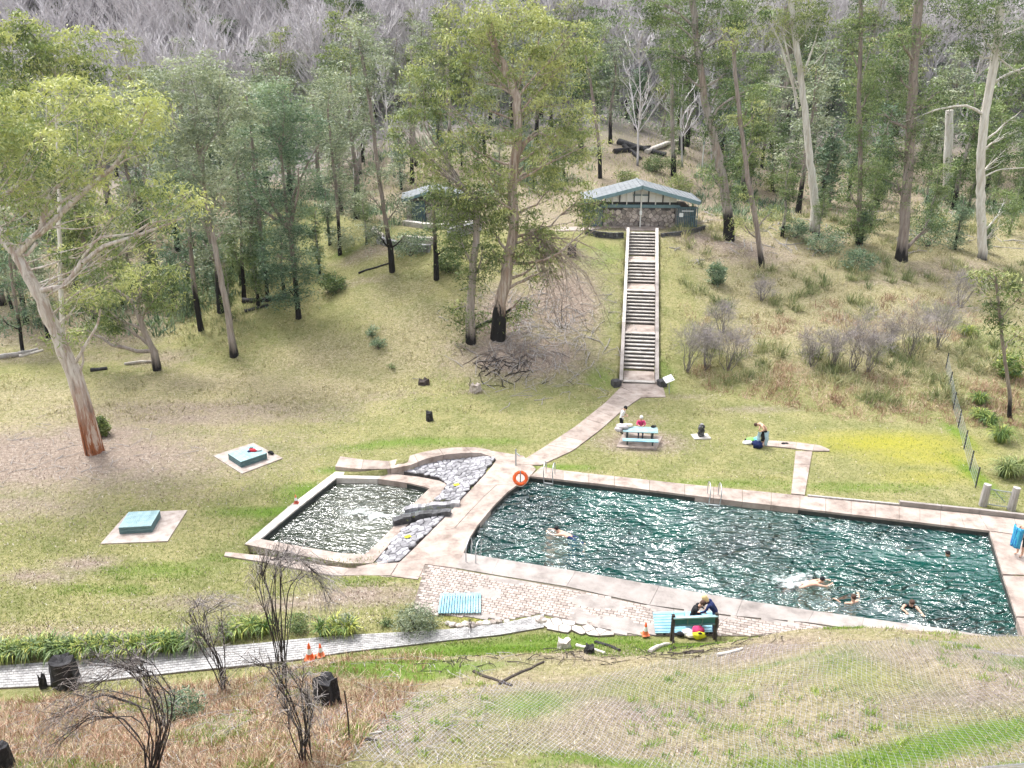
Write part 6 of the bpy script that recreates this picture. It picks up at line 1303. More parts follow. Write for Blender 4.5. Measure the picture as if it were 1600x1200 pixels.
while nb < 270 and tries < 9000:
    tries += 1; y = rg.uniform(88, 210); x = rg.uniform(-.72, .72)*y
    if rg.rand() > .35+.65*sst(95, 125, y) or not ok_spot(x, y, 2.6): continue
    taken.append((x, y)); s_c = rg.uniform(.7, 1.15); k_ = rg.randint(4); o = place(BARE[k_], (x, y, gz(x, y)-.2), s_c, rg.uniform(0, 6.28)); nb += 1
    px = proj(x, y, gz(x, y))[0]; a_, b_, c_ = where(px, y-20 if y < 130 else y, s_c)
    o['label'] = '%s leafless pale %s tree, %s, %s' % (a_, ('straight', 'slender', 'forked', 'spreading')[k_], b_.replace('among', 'behind'), 'just behind the forest' if y < 130 else 'on the lower hillside' if y < 170 else 'higher up the hillside')
# far-off wood: one uncountable mass, scattered with geometry nodes
for k_ in range(4):
    g = np.random.RandomState(900+k_); n_ = 3000; y = 120+320*g.rand(n_)**1.2; x = g.uniform(-.74, .74, n_)*y
    me = D.meshes.new('far_wood'); me.from_pydata([(a, b_, c-.3) for a, b_, c in zip(x, y, H0(x, y))], [], []); fo = D.objects.new('far_wood', me); COL.objects.link(fo); tag(fo, kind='stuff')
    ng = D.node_groups.new('scatter', 'GeometryNodeTree'); ng.interface.new_socket('Geometry', in_out='INPUT', socket_type='NodeSocketGeometry'); ng.interface.new_socket('Geometry', in_out='OUTPUT', socket_type='NodeSocketGeometry')
    gi, go = ng.nodes.new('NodeGroupInput'), ng.nodes.new('NodeGroupOutput'); ip = ng.nodes.new('GeometryNodeInstanceOnPoints'); oi = ng.nodes.new('GeometryNodeObjectInfo'); oi.inputs[0].default_value = BARE[k_][0].children[0]
    rv = ng.nodes.new('FunctionNodeRandomValue'); rv.data_type = 'FLOAT_VECTOR'; rv.inputs[0].default_value = (0, 0, 0); rv.inputs[1].default_value = (.12, .12, 6.28); rs = ng.nodes.new('FunctionNodeRandomValue'); rs.data_type = 'FLOAT'; rs.inputs[2].default_value = .7; rs.inputs[3].default_value = 1.25; rs.inputs['Seed'].default_value = 3
    ln = ng.links.new; ln(gi.outputs[0], ip.inputs['Points']); ln(oi.outputs['Geometry'], ip.inputs['Instance']); ln(rv.outputs[0], ip.inputs['Rotation']); ln(rs.outputs[1], ip.inputs['Scale']); ln(ip.outputs[0], go.inputs[0])
    fo.modifiers.new('scatter', 'NODES').node_group = ng
fu = MB(); C = []
for i in range(1300):
    y = 108+320*rg.rand()**1.25; x = rg.uniform(-.72, .72)*y; h_ = rg.uniform(.5, 3.5); z_ = gz(x, y); C.append((x, y, z_+.5)); C.append((x+rg.normal()*.3, y, z_+h_))
add_leaves(fu, np.array(C), 30, .85, .42, .15, -.1, rg, rg.uniform(.2, .8, len(C))); tag(fu.build('hillside_regrowth', M['leaf_grey']), kind='stuff')
# ------------------------------------------------------------------ shrubs of bare twigs
def bare_shrub(loc, h, w, seed, mat, label, group=None, stems=9, lev=3, droopy=0.0, lean=(0, 0), name='bare_shrub', r0=.03, tw=.006, dens=4, tipdense=0):
    g = np.random.RandomState(seed); root = empty(name, loc); tag(root, label, 'shrub', group); mb = MB(); ends = []
    for i in range(stems):
        a = g.uniform(0, 6.28); d = g.uniform(.15, .6)*w/2; e = np.array([math.cos(a)*d+lean[0]*h, math.sin(a)*d*.8+lean[1]*h, h*g.uniform(.5, .72)])
        C = curve((g.normal()*.08, g.normal()*.08, -.15), e, 7, g, .08, sag=-.02); mb.tube(C, np.linspace(r0, r0*.45, 7), 5, 0, cap=False)
        st_ = [(C, r0*.45)]
        for l_ in range(lev):
            nx_ = []
            for (Q, rr_) in st_:
                for j in range(dens if l_ else dens-1):
                    s = Q[g.randint(max(1, len(Q)//2), len(Q))]; dd = nrm(Q[-1]-Q[0]+g.normal(size=3)*.6+np.array([lean[0]*.8, lean[1]*.8, 0])); l2 = h*(.34, .24, .16, .1)[l_]*g.uniform(.7, 1.2); e2 = s+dd*l2
                    e2[2] -= droopy*l2*(l_*.55)
                    Q2 = curve(s, e2, 4 if l_ < 2 else 3, g, .08, sag=-droopy*.25); mb.tube(Q2, np.linspace(max(rr_*.6, tw), max(rr_*.35, tw*.8), len(Q2)), 3, (.25, .6, 1, 1)[l_], cap=False); nx_.append((Q2, max(rr_*.35, tw)))
            st_ = nx_
    mb.build('branches', mat, root); return root
mid = [((1075, 580), 3.3, 2.6, 'left-most bare grey shrub on the right-hand slope, above the rusty grass'), ((1102, 575), 2.9, 2.2, 'bare grey shrub second from the left on the right-hand slope'), ((1136, 578), 3.0, 3.0, 'wide bare grey shrub third from the left on the right-hand slope'), ((1128, 520), 2.2, 2.4, 'upper bare shrub behind the left cluster on the right-hand slope'),
       ((1270, 572), 2.5, 2.2, 'bare grey shrub left of the tall rounded one in mid slope'), ((1300, 575), 2.4, 1.8, 'thin bare shrub just left of the tall rounded one'), ((1330, 578), 3.7, 3.3, 'tallest rounded bare grey shrub in the middle of the right-hand slope'), ((1356, 580), 2.6, 2.0, 'small bare shrub leaning right under the tall rounded one'), ((1389, 545), 2.2, 1.6, 'small bare shrub between the rounded one and the pointed one'),
       ((1420, 558), 3.6, 2.3, 'narrow upright bare grey shrub near the fence line'), ((1466, 545), 3.4, 3.6, 'wide bare shrub nearest the wire fence'), ((1190, 470), 1.8, 2.4, 'low bare shrub high on the slope below the brown gums'), ((1500, 480), 2.6, 3.0, 'pale bare shrub at the foot of the right-edge gum')]
for i, (b_, h, w, lab) in enumerate(mid): bare_shrub(gr(*b_), h*.92, w, 500+i, M['twig_grey'], lab, 'bare shrubs on the right-hand slope', stems=10, dens=5, lev=3, r0=.026, tw=.005)
# foreground burnt arching shrubs
def arch_shrub(base, path_tops, seed, label, h, r0=.024, fine=1.0):
    """stems run through picture points, then shed long hanging twigs"""
    p0 = gr(*base); Y = p0[1]; root = empty('burnt_shrub', p0); tag(root, label, 'shrub', 'burnt arching shrubs in the foreground'); g = np.random.RandomState(seed); mb = MB()
    for tp_ in path_tops:
        pts = [np.array([g.normal()*.05, g.normal()*.05, -.1])]+[atY(x, y, Y+g.uniform(-.25, .25))-p0 for x, y in tp_]
        for k in range(3):
            Q = lerp_line(np.array(pts)+(g.normal(size=(len(pts), 3))*.13 if k else 0), np.linspace(0, 1, 14)); mb.tube(Q, np.linspace(r0*(1 if k == 0 else .65), .008, 14), 5, 0, cap=False)
            D_ = nrm(Q[-1]-Q[-5])
            for i in range(int(14*fine)):
                j = g.randint(5, 14); s = Q[j]; dd = nrm(nrm(Q[min(j+1, 13)]-Q[j-2])+g.normal(size=3)*.45+np.array([0, 0, .3])); l2 = g.uniform(.35, 1.1)*h*.42; m_ = s+dd*l2*.6; e = m_+nrm(dd*[1, 1, .2]+np.array([0, 0, -.9]))*l2*.7
                C = np.array([s, s+dd*l2*.35, m_, (m_+e)/2+dd*.05, e]); mb.tube(C, np.linspace(.007, .003, 5), 3, np.linspace(.2, 1, 5), cap=False)
                for q in range(3): s3 = C[g.randint(1, 4)]; e3 = s3+(dd*.5+g.normal(size=3)*.4+(0, 0, -.45))*l2*.5; mb.tube(np.array([s3, (s3+e3)/2+(0, 0, .04), e3]), [.005, .004, .003], 3, 1, cap=False)
    mb.build('branches', M['twig_dark'], root); return root
arch_shrub((232, 1212), [[(250, 1140), (235, 1080), (195, 1045), (150, 1070)], [(240, 1150), (215, 1100), (165, 1085), (105, 1105)], [(255, 1120), (228, 1060), (205, 1030)], [(225, 1160), (190, 1120), (140, 1120), (95, 1160)], [(262, 1130), (262, 1090), (240, 1050), (165, 1040)]], 1, 'large burnt shrub arching left at the bottom left corner', 2.2, fine=1.3)
arch_shrub((350, 1078), [[(340, 1030), (315, 990), (300, 955), (312, 942)], [(345, 1040), (330, 1000), (320, 960), (345, 945)], [(352, 1050), (350, 1000), (345, 960)], [(335, 1050), (312, 1010), (296, 960)]], 2, 'burnt shrub with rounded grey twigs behind the bottom left shrub', 1.8, fine=1.4)
arch_shrub((442, 1055), [[(435, 1000), (425, 940), (410, 900), (420, 875), (450, 868)], [(440, 990), (438, 930), (440, 890), (470, 875), (500, 900)], [(445, 980), (450, 920), (470, 895), (500, 905), (510, 940)], [(432, 1010), (415, 960), (405, 915), (408, 890)], [(438, 1000), (430, 950), (430, 900), (440, 872)]], 3, 'tallest burnt shrub, twigs arching right in front of the small pool', 2.6, fine=1.3)
arch_shrub((470, 1192), [[(472, 1140), (450, 1080), (425, 1045), (400, 1035)], [(478, 1130), (470, 1080), (455, 1050)], [(482, 1150), (488, 1110), (480, 1080)], [(466, 1140), (445, 1100), (440, 1060)]], 4, 'thin burnt shrub left of the square black stump', 2.0)
bare_shrub(gr(737, 987), .95, .5, 61, M['twig_dark'], 'small leafless sapling at the edge of the crazy paving', stems=3, lev=2, dens=3, r0=.018, name='sapling')
q = gr(546, 1160); o = MB().tube([(0, 0, -.1), (.02, 0, .8), (0, 0, 1.55)], [.022, .02, .016], 6).build('stake', M['darkwood']); o.location = tuple(q); tag(o, 'single thin dark stake standing right of the square black stump', 'stake')
for i, (bx, by, h) in enumerate([(1048, 1006, 1.5), (1119, 1004, 1.45)]):
    bare_shrub(gr(bx, by), h, .3, 70+i, M['twig_dark'], 'thin dead stem beside the %s post of the teal sign board' % ('left' if i == 0 else 'right'), stems=2, lev=1, dens=2, r0=.03, name='dead_stem')
# ------------------------------------------------------------------ leafy plants
def tuft_plant(loc, n, L_, seed, mat, label, group=None, name='strap_plant', w=.03, cat='plant', spread=.12, lean_=.9):
    g = np.random.RandomState(seed); root = empty(name, loc); tag(root, label, cat, group); mb = MB(); V = []; T = []
    a = g.uniform(0, 6.28, n); l = L_*g.uniform(.6, 1.15, n); out = g.uniform(.15, 1, n)*lean_; b0 = np.stack([np.cos(a)*spread*g.rand(n), np.sin(a)*spread*g.rand(n), np.full(n, -.03)], 1)
    d = np.stack([np.cos(a), np.sin(a), 0*a], 1); s = np.stack([-np.sin(a), np.cos(a), 0*a], 1)*w/2
    p1 = b0+d*(out*l*.35)[:, None]+np.array([0, 0, 1])*(l*.6)[:, None]; p2 = b0+d*(out*l*.75)[:, None]+np.array([0, 0, 1])*(l*(.80-.25*out))[:, None]; p3 = b0+d*(out*l*1.05)[:, None]+np.array([0, 0, 1])*(l*(.80-.6*out))[:, None]
    V = np.stack([b0-s, b0+s, p1-s, p1+s, p2-s*.8, p2+s*.8, p3], 1).reshape(-1, 3); i = np.arange(n)[:, None]*7
    mb.add(V, np.vstack([np.hstack([i, i+1, i+3, i+2]), np.hstack([i+2, i+3, i+5, i+4])]), np.repeat(np.clip(g.uniform(.1, .9, n), 0, 1), 7)); mb.f.append(np.hstack([i+4, i+5, i+6])+mb.n-len(V)); mb.m.append(np.zeros(n, np.int32))
    mb.build('leaves', mat, root); return root
P0 = None; rgs = np.random.RandomState(9); k = 0
for px_ in np.arange(-8, 320, 17.5):
    py_ = 1030-(px_/300)*16+rgs.uniform(-4, 4)+(3 if px_ < 60 else 0); yel = 170 < px_ < 300; loc = gr(px_+rgs.uniform(-3, 3), py_)
    lab = ('yellow-tipped strap-leaf clump in the border behind the block path' if yel else 'green strap-leaf clump in the border behind the block path')
    tuft_plant(loc, 150, .95, 700+k, M['leaf_strap'] if (yel or k % 3) else M['leaf_green'], lab, 'yellow-tipped strap-leaf clumps' if yel else 'green strap-leaf clumps', w=.032); k += 1
for px_, py_ in ((352, 1000), (375, 993), (396, 990), (415, 990), (505, 993), (525, 990), (545, 992)): tuft_plant(gr(px_, py_), 130, .85, 730+px_, M['leaf_strap'], 'strap-leaf clump %s the tallest burnt shrub' % ('left of' if px_ < 440 else 'right of'), 'strap-leaf clumps by the burnt shrub', w=.032)
def shrub(loc, rx, rz_, seed, mat, label, n=1400, LW=(.09, .022), group=None, cat='shrub', droop=-.3, name='shrub'):
    g = np.random.RandomState(seed); root = empty(name, loc); tag(root, label, cat, group); mb = MB(); nc = max(12, n//22); C = blob_clusters((0, 0, rz_*.75), (rx, rx*.85, rz_), nc, g, .8); add_leaves(mb, C, 22, .12*max(rx, .5)/.6, LW[0], LW[1], droop, g, np.clip(.5+g.normal(size=nc)*.2, 0, 1)); tr = MB()
    for c in C[:14]: tr.tube(curve((0, 0, -.1), c, 4, g, .1), [.02, .015, .01, .006], 4, .3, cap=False)
    tr.build('stems', M['twig_dark'], root); mb.build('foliage', mat, root); return root
shrub(gr(650, 985), .78, .52, 1, M['leaf_grey'], 'low grey-green shrub beside the rock edging, left of the empty sun deck', 3600)
shrub(gr(468, 985), .4, .4, 2, M['leaf_green'], 'small green bush behind the tallest burnt shrub', 1200)
shrub(gr(543, 985), .35, .4, 3, M['leaf_grey'], 'small grey bush at the right end of the strap-leaf border', 1100)
shrub(gr(604, 968+10), .16, .16, 4, M['leaf_green'], 'tiny green plant left of the grey-green shrub', 200)
shrub(gr(288, 1120), .55, .55, 5, M['leaf_teal'], 'blue-green bush among the dead bracken between the burnt shrubs', 1800)
shrub(gr(590, 545), .6, .5, 6, M['leaf_teal'], 'small blue-green sapling alone on the open lawn slope', 420, LW=(.14, .05)); shrub(gr(582, 525), .45, .45, 16, M['leaf_teal'], 'upper blue-green sapling alone on the open lawn slope', 300, LW=(.14, .05))
shrub(gr(612, 575), .28, .2, 7, M['leaf_green'], 'tiny green seedling below the lone saplings on the lawn slope', 120)
for i, (x, y, a, b_, m_, lb) in enumerate([(1285, 395, 1.5, 1.2, 'leaf_teal', 'blue-green bush at the foot of the white gum'), (1450, 385, 1.8, 1.5, 'leaf_teal', 'blue-green bush right of the thick brown gum'), (1240, 370, 1.2, .9, 'leaf_teal', 'low blue-green bush left of the white gum'), (1120, 445, .7, 1.0, 'leaf_teal', 'slender blue-green sapling on the slope below the change house'), (640, 400, 1.5, 1.2, 'leaf_teal', 'dark blue-green bush under the hut terraces'), (1022, 268, 1.1, 1.0, 'leaf_green', 'rounded green bush behind the change house roof'), (1060, 300, 1.4, 1.0, 'leaf_euc', 'olive bush behind the right roof edge'), (1210, 300, 1.6, 1.3, 'leaf_euc', 'yellow-green bush behind the white gum'), (520, 455, 1.0, .8, 'leaf_green', 'green bush beside the dense blue-green tree'), (700, 425, 1.0, .9, 'leaf_green', 'green bush right of the short blackened trunk'), (980, 290, 1.2, .9, 'leaf_euc', 'olive bush left behind the change house'), (160, 680, .5, .6, 'leaf_euc', 'sprouting leaves at the foot of the big leaning gum'), (1340, 420, 1.3, .9, 'leaf_teal', 'blue-green bush below the leaf-skirted gum'), (300, 480, 1.5, 1.2, 'leaf_green', 'dark green bush at the forest edge left of the pale gum'), (1575, 590, .8, .9, 'leaf_strap', 'bright green bush beyond the wire fence')]):
    shrub(gr(x, y), a, b_, 20+i, M[m_], lb, 1500, LW=(.2, .055))
for i, (x, y, s_, lb) in enumerate([(1545, 665, .9, 'dark green strap-leaf clump uppermost beyond the wire fence'), (1562, 690, 1.1, 'largest dark green strap-leaf clump beyond the wire fence'), (1530, 655, .8, 'strap-leaf clump right against the wire fence'), (1570, 745, 1.1, 'olive strap-leaf clump behind the gate'), (1590, 740, 1.0, 'rusty olive clump behind the right gate post'), (1510, 525, .9, 'bright green tussock beside the widest bare shrub'), (1530, 630, .8, 'green strap-leaf clump where the fence meets the slope')]):
    tuft_plant(gr(x, y), 220, s_*1.1, 760+i, M['leaf_strap'] if i not in (3, 4) else M['leaf_euc'], lb, w=.04, spread=.3)
# ------------------------------------------------------------------ stumps, logs, rocks
def stump(base, h, r_, mat, label, seed, jag=.12, sides=12, rot=0):
    g = np.random.RandomState(seed); root = empty('tree_stump', gr(*base), rot); tag(root, label, 'stump'); mb = MB(); n, k = sides, 6; V = []
    pr_ = 1+.14*g.normal(size=n)
    for i in range(k):
        for j in range(n): a = 2*math.pi*j/n; rr_ = r_*pr_[j]*(1.18-.22*i/(k-1))*(1+.05*g.normal()); V.append((rr_*math.cos(a), rr_*math.sin(a), -.2+(h+.2)*i/(k-1)+(jag*g.normal()*h if i == k-1 else 0)))
    V += [(0, 0, h*.86)]; F = [[i*n+j, i*n+(j+1) % n, (i+1)*n+(j+1) % n, (i+1)*n+j] for i in range(k-1) for j in range(n)]; mb.add(V, F); mb.f.append(np.array([[(k-1)*n+j, (k-1)*n+(j+1) % n, k*n] for j in range(n)])); mb.m.append(np.zeros(n, np.int32)); mb.build('wood', mat, root); return root
stump((512, 1100), .92, .30, M['char'], 'squarish black charred stump on the slope right of the thin burnt shrub', 1, .05)
stump((103, 1066), .95, .44, M['char'], 'large black charred stump standing beside the block path at left', 2, .05); stump((68, 1074), .42, .12, M['char'], 'small leaning charred spike left of the large black stump', 3, .3)
stump((4, 1205), .8, .26, M['char'], 'charred stump cut off by the bottom left corner', 4); stump((671, 657), .55, .20, M['char'], 'small dark stump alone on the green middle lawn', 5, .15)
stump((894, 398), .75, .32, M['char'], 'dark stump on the grass left of the stairway top', 6, .15); stump((742, 612), .5, .34, M['stone_warm'], 'mossy grey stump in bare soil above the small dark stump', 7, .2); stump((663, 600), .35, .3, M['darkwood'], 'low rotten stump left of the mossy grey one', 8, .3)
stump((920, 1020), .26, .16, M['char'], 'small black log end on the grass bank, centre', 10); stump((880, 1012), .34, .22, M['palewood'], 'orange-brown sawn log end on the grass bank', 11)
def log(a, b_, r_, mat, label, seed, root_name='log', zoff=0, grp=None):
    p, q = gr(*a), gr(*b_); o = empty(root_name, p); tag(o, label, 'log', grp); g = np.random.RandomState(seed); C = curve((0, 0, r_*.6+zoff), q-p+(0, 0, r_*.5+zoff), 8, g, .03); C[:, 2] = [max(c[2], gz(c[0]+p[0], c[1]+p[1])-p[2]+r_*.3) for c in C]; MB().tube(C, np.linspace(r_, r_*.7, 8), 8, wob=.25, rng=g).build('wood', mat, o, smooth=True); return o
for i, (a, b_, r_, m_, lb) in enumerate([((380, 472), (450, 466), .22, 'char', 'long charred log lying behind the dense blue-green tree'), ((382, 488), (420, 478), .16, 'char', 'shorter charred log below the long one at the forest edge'), ((0, 560), (60, 548), .22, 'greywood', 'grey log at the far left forest edge'), ((30, 558), (68, 548), .12, 'palewood', 'thin pale log crossing the grey one at far left'), ((142, 580), (168, 577), .16, 'char', 'short dark log right of the leaning gum trunk'),
    ((583, 362), (600, 372), .3, 'palewood', 'pale fallen trunk end left of the hut terraces'), ((560, 428), (608, 412), .10, 'char', 'thin charred branch beside the tall slim tree'), ((965, 225), (1040, 245), .45, 'char', 'thickest burnt log of the fallen heap behind the change house'), ((960, 240), (1015, 232), .35, 'char', 'burnt log lying across the fallen heap behind the change house'), ((1010, 240), (1065, 222), .32, 'palewood', 'pale broken log at the right of the fallen heap'), ((975, 230), (1000, 250), .3, 'char', 'short burnt log in front of the fallen heap'),
    ((1015, 1020), (1045, 1008), .09, 'palewood', 'pale split branch on the bank left of the sign board'), ((900, 1010), (945, 1022), .07, 'palewood', 'curved pale branch on the bank'), ((930, 1005), (968, 1018), .08, 'char', 'black branch on the bank near the curved pale one'), ((1120, 1025), (1160, 1015), .08, 'palewood', 'broken pale timber on the bank right of the sign board'), ((1070, 1022), (1100, 1018), .07, 'darkwood', 'dark stick in front of the sign board'), ((780, 1070), (850, 1035), .05, 'darkwood', 'arched dark branch at the upper edge of the netting'), ((740, 1050), (800, 1072), .05, 'darkwood', 'dark branch crossing the arched one'), ((510, 1165), (595, 1145), .05, 'palewood', 'curved pale branch below the thin stake'), ((530, 1150), (590, 1160), .06, 'darkwood', 'dark curved branch below the thin stake'), ((195, 570), (240, 566), .10, 'concrete_pale', 'pale concrete bench slab at the forest edge beside the short bushy gum'), ((735, 520), (775, 500), .13, 'char', 'charred branch leaning between the two central trunks')]):
    log(a, b_, r_, M[m_], lb, 800+i)  # the pale concrete bench slab is built with the log shape too
for i, (x, y, s_) in enumerate([(700, 975, .12), (708, 978, .16), (718, 980, .17), (728, 978, .19), (738, 980, .2), (750, 977, .17), (760, 976, .18), (770, 974, .15), (779, 972, .17), (792, 972, .12), (845, 972, .22)]):
    g = np.random.RandomState(i); o = MB().sphere((0, 0, s_*.3), (s_, s_*.8, s_*.7), 9, 6, .5, 0, .35, g).build('rock', M['stone_warm'] if i % 3 else M['concrete_pale'], smooth=False); o.location = tuple(gr(x, y)); tag(o, 'rough pale edging rock between the path and the paving' if i < 10 else 'dark rock at the left end of the crazy paving', 'rock', 'edging rocks' if i < 10 else None)
# ------------------------------------------------------------------ grass, litter, netting (uncountable)
res = .1; mx0, my0, mw, mh = -34., 14., 680, 560; BLK = np.zeros((mh, mw), bool)
bpy.context.view_layer.update()
for o in SC.objects:
    if o.type != 'MESH' or not o.name.split('.')[0] in ('slab', 'paving_bed', 'path_bed', 'mortar_bed', 'step', 'landing', 'footpath', 'water', 'base', 'block', 'side_board', 'top_board', 'slat'): continue
    W_ = o.matrix_world; me = o.data
    for p_ in me.polygons:
        if p_.normal.z < .6: continue
        Q = np.array([(W_@me.vertices[v].co)[:2] for v in p_.vertices]); lo = np.floor((Q.min(0)-[mx0, my0])/res).astype(int); hi = np.ceil((Q.max(0)-[mx0, my0])/res).astype(int)
        if hi[0] < 0 or hi[1] < 0 or lo[0] >= mw or lo[1] >= mh: continue
        lo = np.maximum(lo, 0); hi = np.minimum(hi, [mw-1, mh-1]); XX, YY = np.meshgrid(np.arange(lo[0], hi[0]+1), np.arange(lo[1], hi[1]+1)); BLK[lo[1]:hi[1]+1, lo[0]:hi[0]+1] |= inpoly(mx0+XX*res, my0+YY*res, Q)
B2 = BLK.copy(); B2[1:] |= BLK[:-1]; B2[:-1] |= BLK[1:]; B2[:, 1:] |= BLK[:, :-1]; B2[:, :-1] |= BLK[:, 1:]
def free(x, y):
    i = ((y-my0)/res).astype(int); j = ((x-mx0)/res).astype(int); ok = (i < 0) | (i >= mh) | (j < 0) | (j >= mw); return ok | ~B2[np.clip(i, 0, mh-1), np.clip(j, 0, mw-1)]
def scat(n, y0, y1, seed, xlo=None, xhi=None, k=2.0):
    g = np.random.RandomState(seed); u = g.rand(n); y = (y0**(1-k)+u*(y1**(1-k)-y0**(1-k)))**(1/(1-k)) if k != 1 else y0*(y1/y0)**u
    w = .70*y+3; x = g.uniform(-1, 1, n)*w
    if xlo is not None: m_ = (x > xlo) & (x < xhi); x, y = x[m_], y[m_]
    m_ = free(x, y); return x[m_], y[m_], g
def blades(name, x, y, g, L_, W_, mat, lean_=.8, per=1, spr=0., tint=None, zo=0., seg=1):
    X = np.repeat(x, per)+g.normal(size=len(x)*per)*spr; Y = np.repeat(y, per)+g.normal(size=len(x)*per)*spr; n = len(X)
    if n == 0: return
    Z = H0(X, Y)+zo; a = g.uniform(0, 6.28, n); l = L_*g.uniform(.5, 1.3, n); o_ = g.uniform(.1, 1, n)*lean_; d = np.stack([np.cos(a)*o_*l, np.sin(a)*o_*l, l*(1.02-.7*o_)], 1); b_ = np.stack([X, Y, Z-.01], 1); ph = g.uniform(0, 6.28, n); s = np.stack([np.cos(ph), np.sin(ph), 0*ph], 1)*W_/2
    t_ = np.repeat(g.uniform(0, 1, len(x)) if tint is None else tint, per); t_ = np.clip(t_+g.normal(size=n)*.15, 0, 1)
    mb = MB()
    if L_ < .2: mb.add(np.stack([b_-s, b_+s, b_+d], 1).reshape(-1, 3), np.arange(n*3).reshape(-1, 3), np.repeat(t_, 3)); tag(mb.build(name, mat), kind='stuff'); return
    mid_ = b_+d*[.5, .5, .65]; V = np.stack([b_-s, b_+s, mid_+s*.8, b_+d, mid_-s*.8], 1).reshape(-1, 3); i = np.arange(n)[:, None]*5; mb.add(V, np.hstack([i, i+1, i+2, i+4]), np.repeat(t_, 5)); mb.f.append(np.hstack([i+4, i+2, i+3])); mb.m.append(np.zeros(n, np.int32)); tag(mb.build(name, mat), kind='stuff')
def tbf(x, y): return (y-yfoot_back(x))/run_back(x)
# short lawn
x, y, g = scat(210000, 22, 75, 1); R_, G_, L2 = mask_at(x, y, 'R'), mask_at(x, y, 'G'), mask_at(x, y, 'B'); lawn = (y > yfoot_front(x)+.3)
keep = lawn & (R_+g.rand(len(x))*.5 < .55) & (L2 < .5) & (tbf(x, y) < 1); blades('lawn_grass', x[keep], y[keep], g, .11, .028, M['grass_blade'], .9, tint=np.clip(.25+.5*G_[keep]+g.normal(size=keep.sum())*.25, 0, 1))
keep = (L2 > .35); blades('lush_grass', x[keep], y[keep], g, .12, .024, M['lush_blade'], .8, per=2, spr=.06)
x, y, g = scat(110000, 22, 74, 2); R_, G_ = mask_at(x, y, 'R'), mask_at(x, y, 'G'); keep = (y > yfoot_front(x)) & (R_+G_*.8+g.rand(len(x))*.7 > .62); blades('dead_leaves', x[keep], y[keep], g, .13, .045, M['litter'], 1.35, zo=.0)
xm, ym, g = scat(9000, 45, 74, 17, -40, 13, 1.5); km = (tbf(xm, ym) > -.3) & (tbf(xm, ym) < 1.1) & (wav(xm, ym, .8, 63) > -.1); blades('rough_grass', xm[km], ym[km], g, .21, .03, M['dry_blade'], 1.25, per=7, spr=.12)
# right slope tussocks and rusty bracken
x, y, g = scat(6500, 44, 78, 3, 13, 60, 1.5); t_ = tbf(x, y); keep = (t_ > .03) & (t_ < 1.4) & (g.rand(len(x)) < .9); x, y = x[keep], y[keep]
cl = wav(x, y, .9, 55); a_ = cl > .15; b2_ = (cl < -.25) & (t_[keep] < .5); blades('tussock_grass', x[a_], y[a_], g, .85, .038, M['tussock'], 1.2, per=34, spr=.18); blades('tussock_grass', x[~a_ & ~b2_], y[~a_ & ~b2_], g, .30, .03, M['dry_blade'], 1.2, per=22, spr=.22); blades('dead_bracken', x[b2_], y[b2_], g, .5, .03, M['bracken_pale'], 1.25, per=26, spr=.26)
x, y, g = scat(1500, 42, 52, 4, 12, 40, 1.5); keep = (tbf(x, y) > -.03) & (tbf(x, y) < .10); blades('dead_bracken', x[keep], y[keep], g, .45, .028, M['bracken_pale'], 1.25, per=30, spr=.26)
# forest floor
x, y, g = scat(5200, 56, 130, 5, None, None, 1.3); t_ = tbf(x, y); keep = ((t_ > 1.02) | ((x < -20) & (t_ > .12))) & ~((x > 1) & (x < 21) & (y < 78)); x, y = x[keep], y[keep]
k1 = wav(x, y, .25, 57) > .05; blades('forest_undergrowth', x[k1], y[k1], g, .9, .09, M['leaf_teal'], 1.0, per=15, spr=.4); blades('forest_undergrowth', x[~k1], y[~k1], g, .5, .06, M['tussock'], 1.1, per=13, spr=.4)
# foreground bank
x, y, g = scat(80000, 11.5, 25, 6, None, None, 1.2); fr = y < yfoot_front(x)-.1; x, y = x[fr], y[fr]; L2 = mask_at(x, y, 'B'); left = x < -2.3-(24-y)*.15
k1 = (L2 > .45) & (g.rand(len(x)) < .8); blades('bank_grass', x[k1], y[k1], g, .13, .014, M['lush_blade'], .85, per=2, spr=.05)
k2 = (~k1) & (~left); blades('bank_dry_grass', x[k2], y[k2], g, .16, .012, M['dry_blade'], 1.25, tint=g.uniform(0, 1, k2.sum()))
k3 = k2 & (g.rand(len(x)) < .35); blades('dead_leaves', x[k3], y[k3], g, .10, .030, M['litter'], 1.35)
k4 = left & ~k1; q_ = k4 & (g.rand(len(x)) < .7) & (y < yfoot_front(x)-.2); q2 = q_ & (g.rand(len(x)) < .5); q_ = q_ & ~q2; blades('dead_bracken', x[q2], y[q2], g, .34, .016, M['bracken_pale'], 1.15, per=3, spr=.07); blades('dead_bracken', x[q_], y[q_], g, .34, .016, M['bracken'], 1.15, per=3, spr=.07); q_ = k4 & (g.rand(len(x)) < .15) & (y < yfoot_front(x)-.2); blades('bank_dry_grass', x[q_], y[q_], g, .40, .012, M['dry_blade'], 1.1, per=3, spr=.05)
q_ = k4 & (wav(x, y, 1.6, 71) > .55); blades('bank_grass', x[q_], y[q_], g, .28, .016, M['lush_blade'], .9, per=2, spr=.06)
xt, yt, g = scat(900, 12, 23.5, 61, None, None, 1.2); kt = (yt < yfoot_front(xt)-.6) & (wav(xt, yt, .8, 62) > .1); blades('bank_tufts', xt[kt], yt[kt], g, .21, .016, M['lush_blade'], 1.0, per=26, spr=.09)
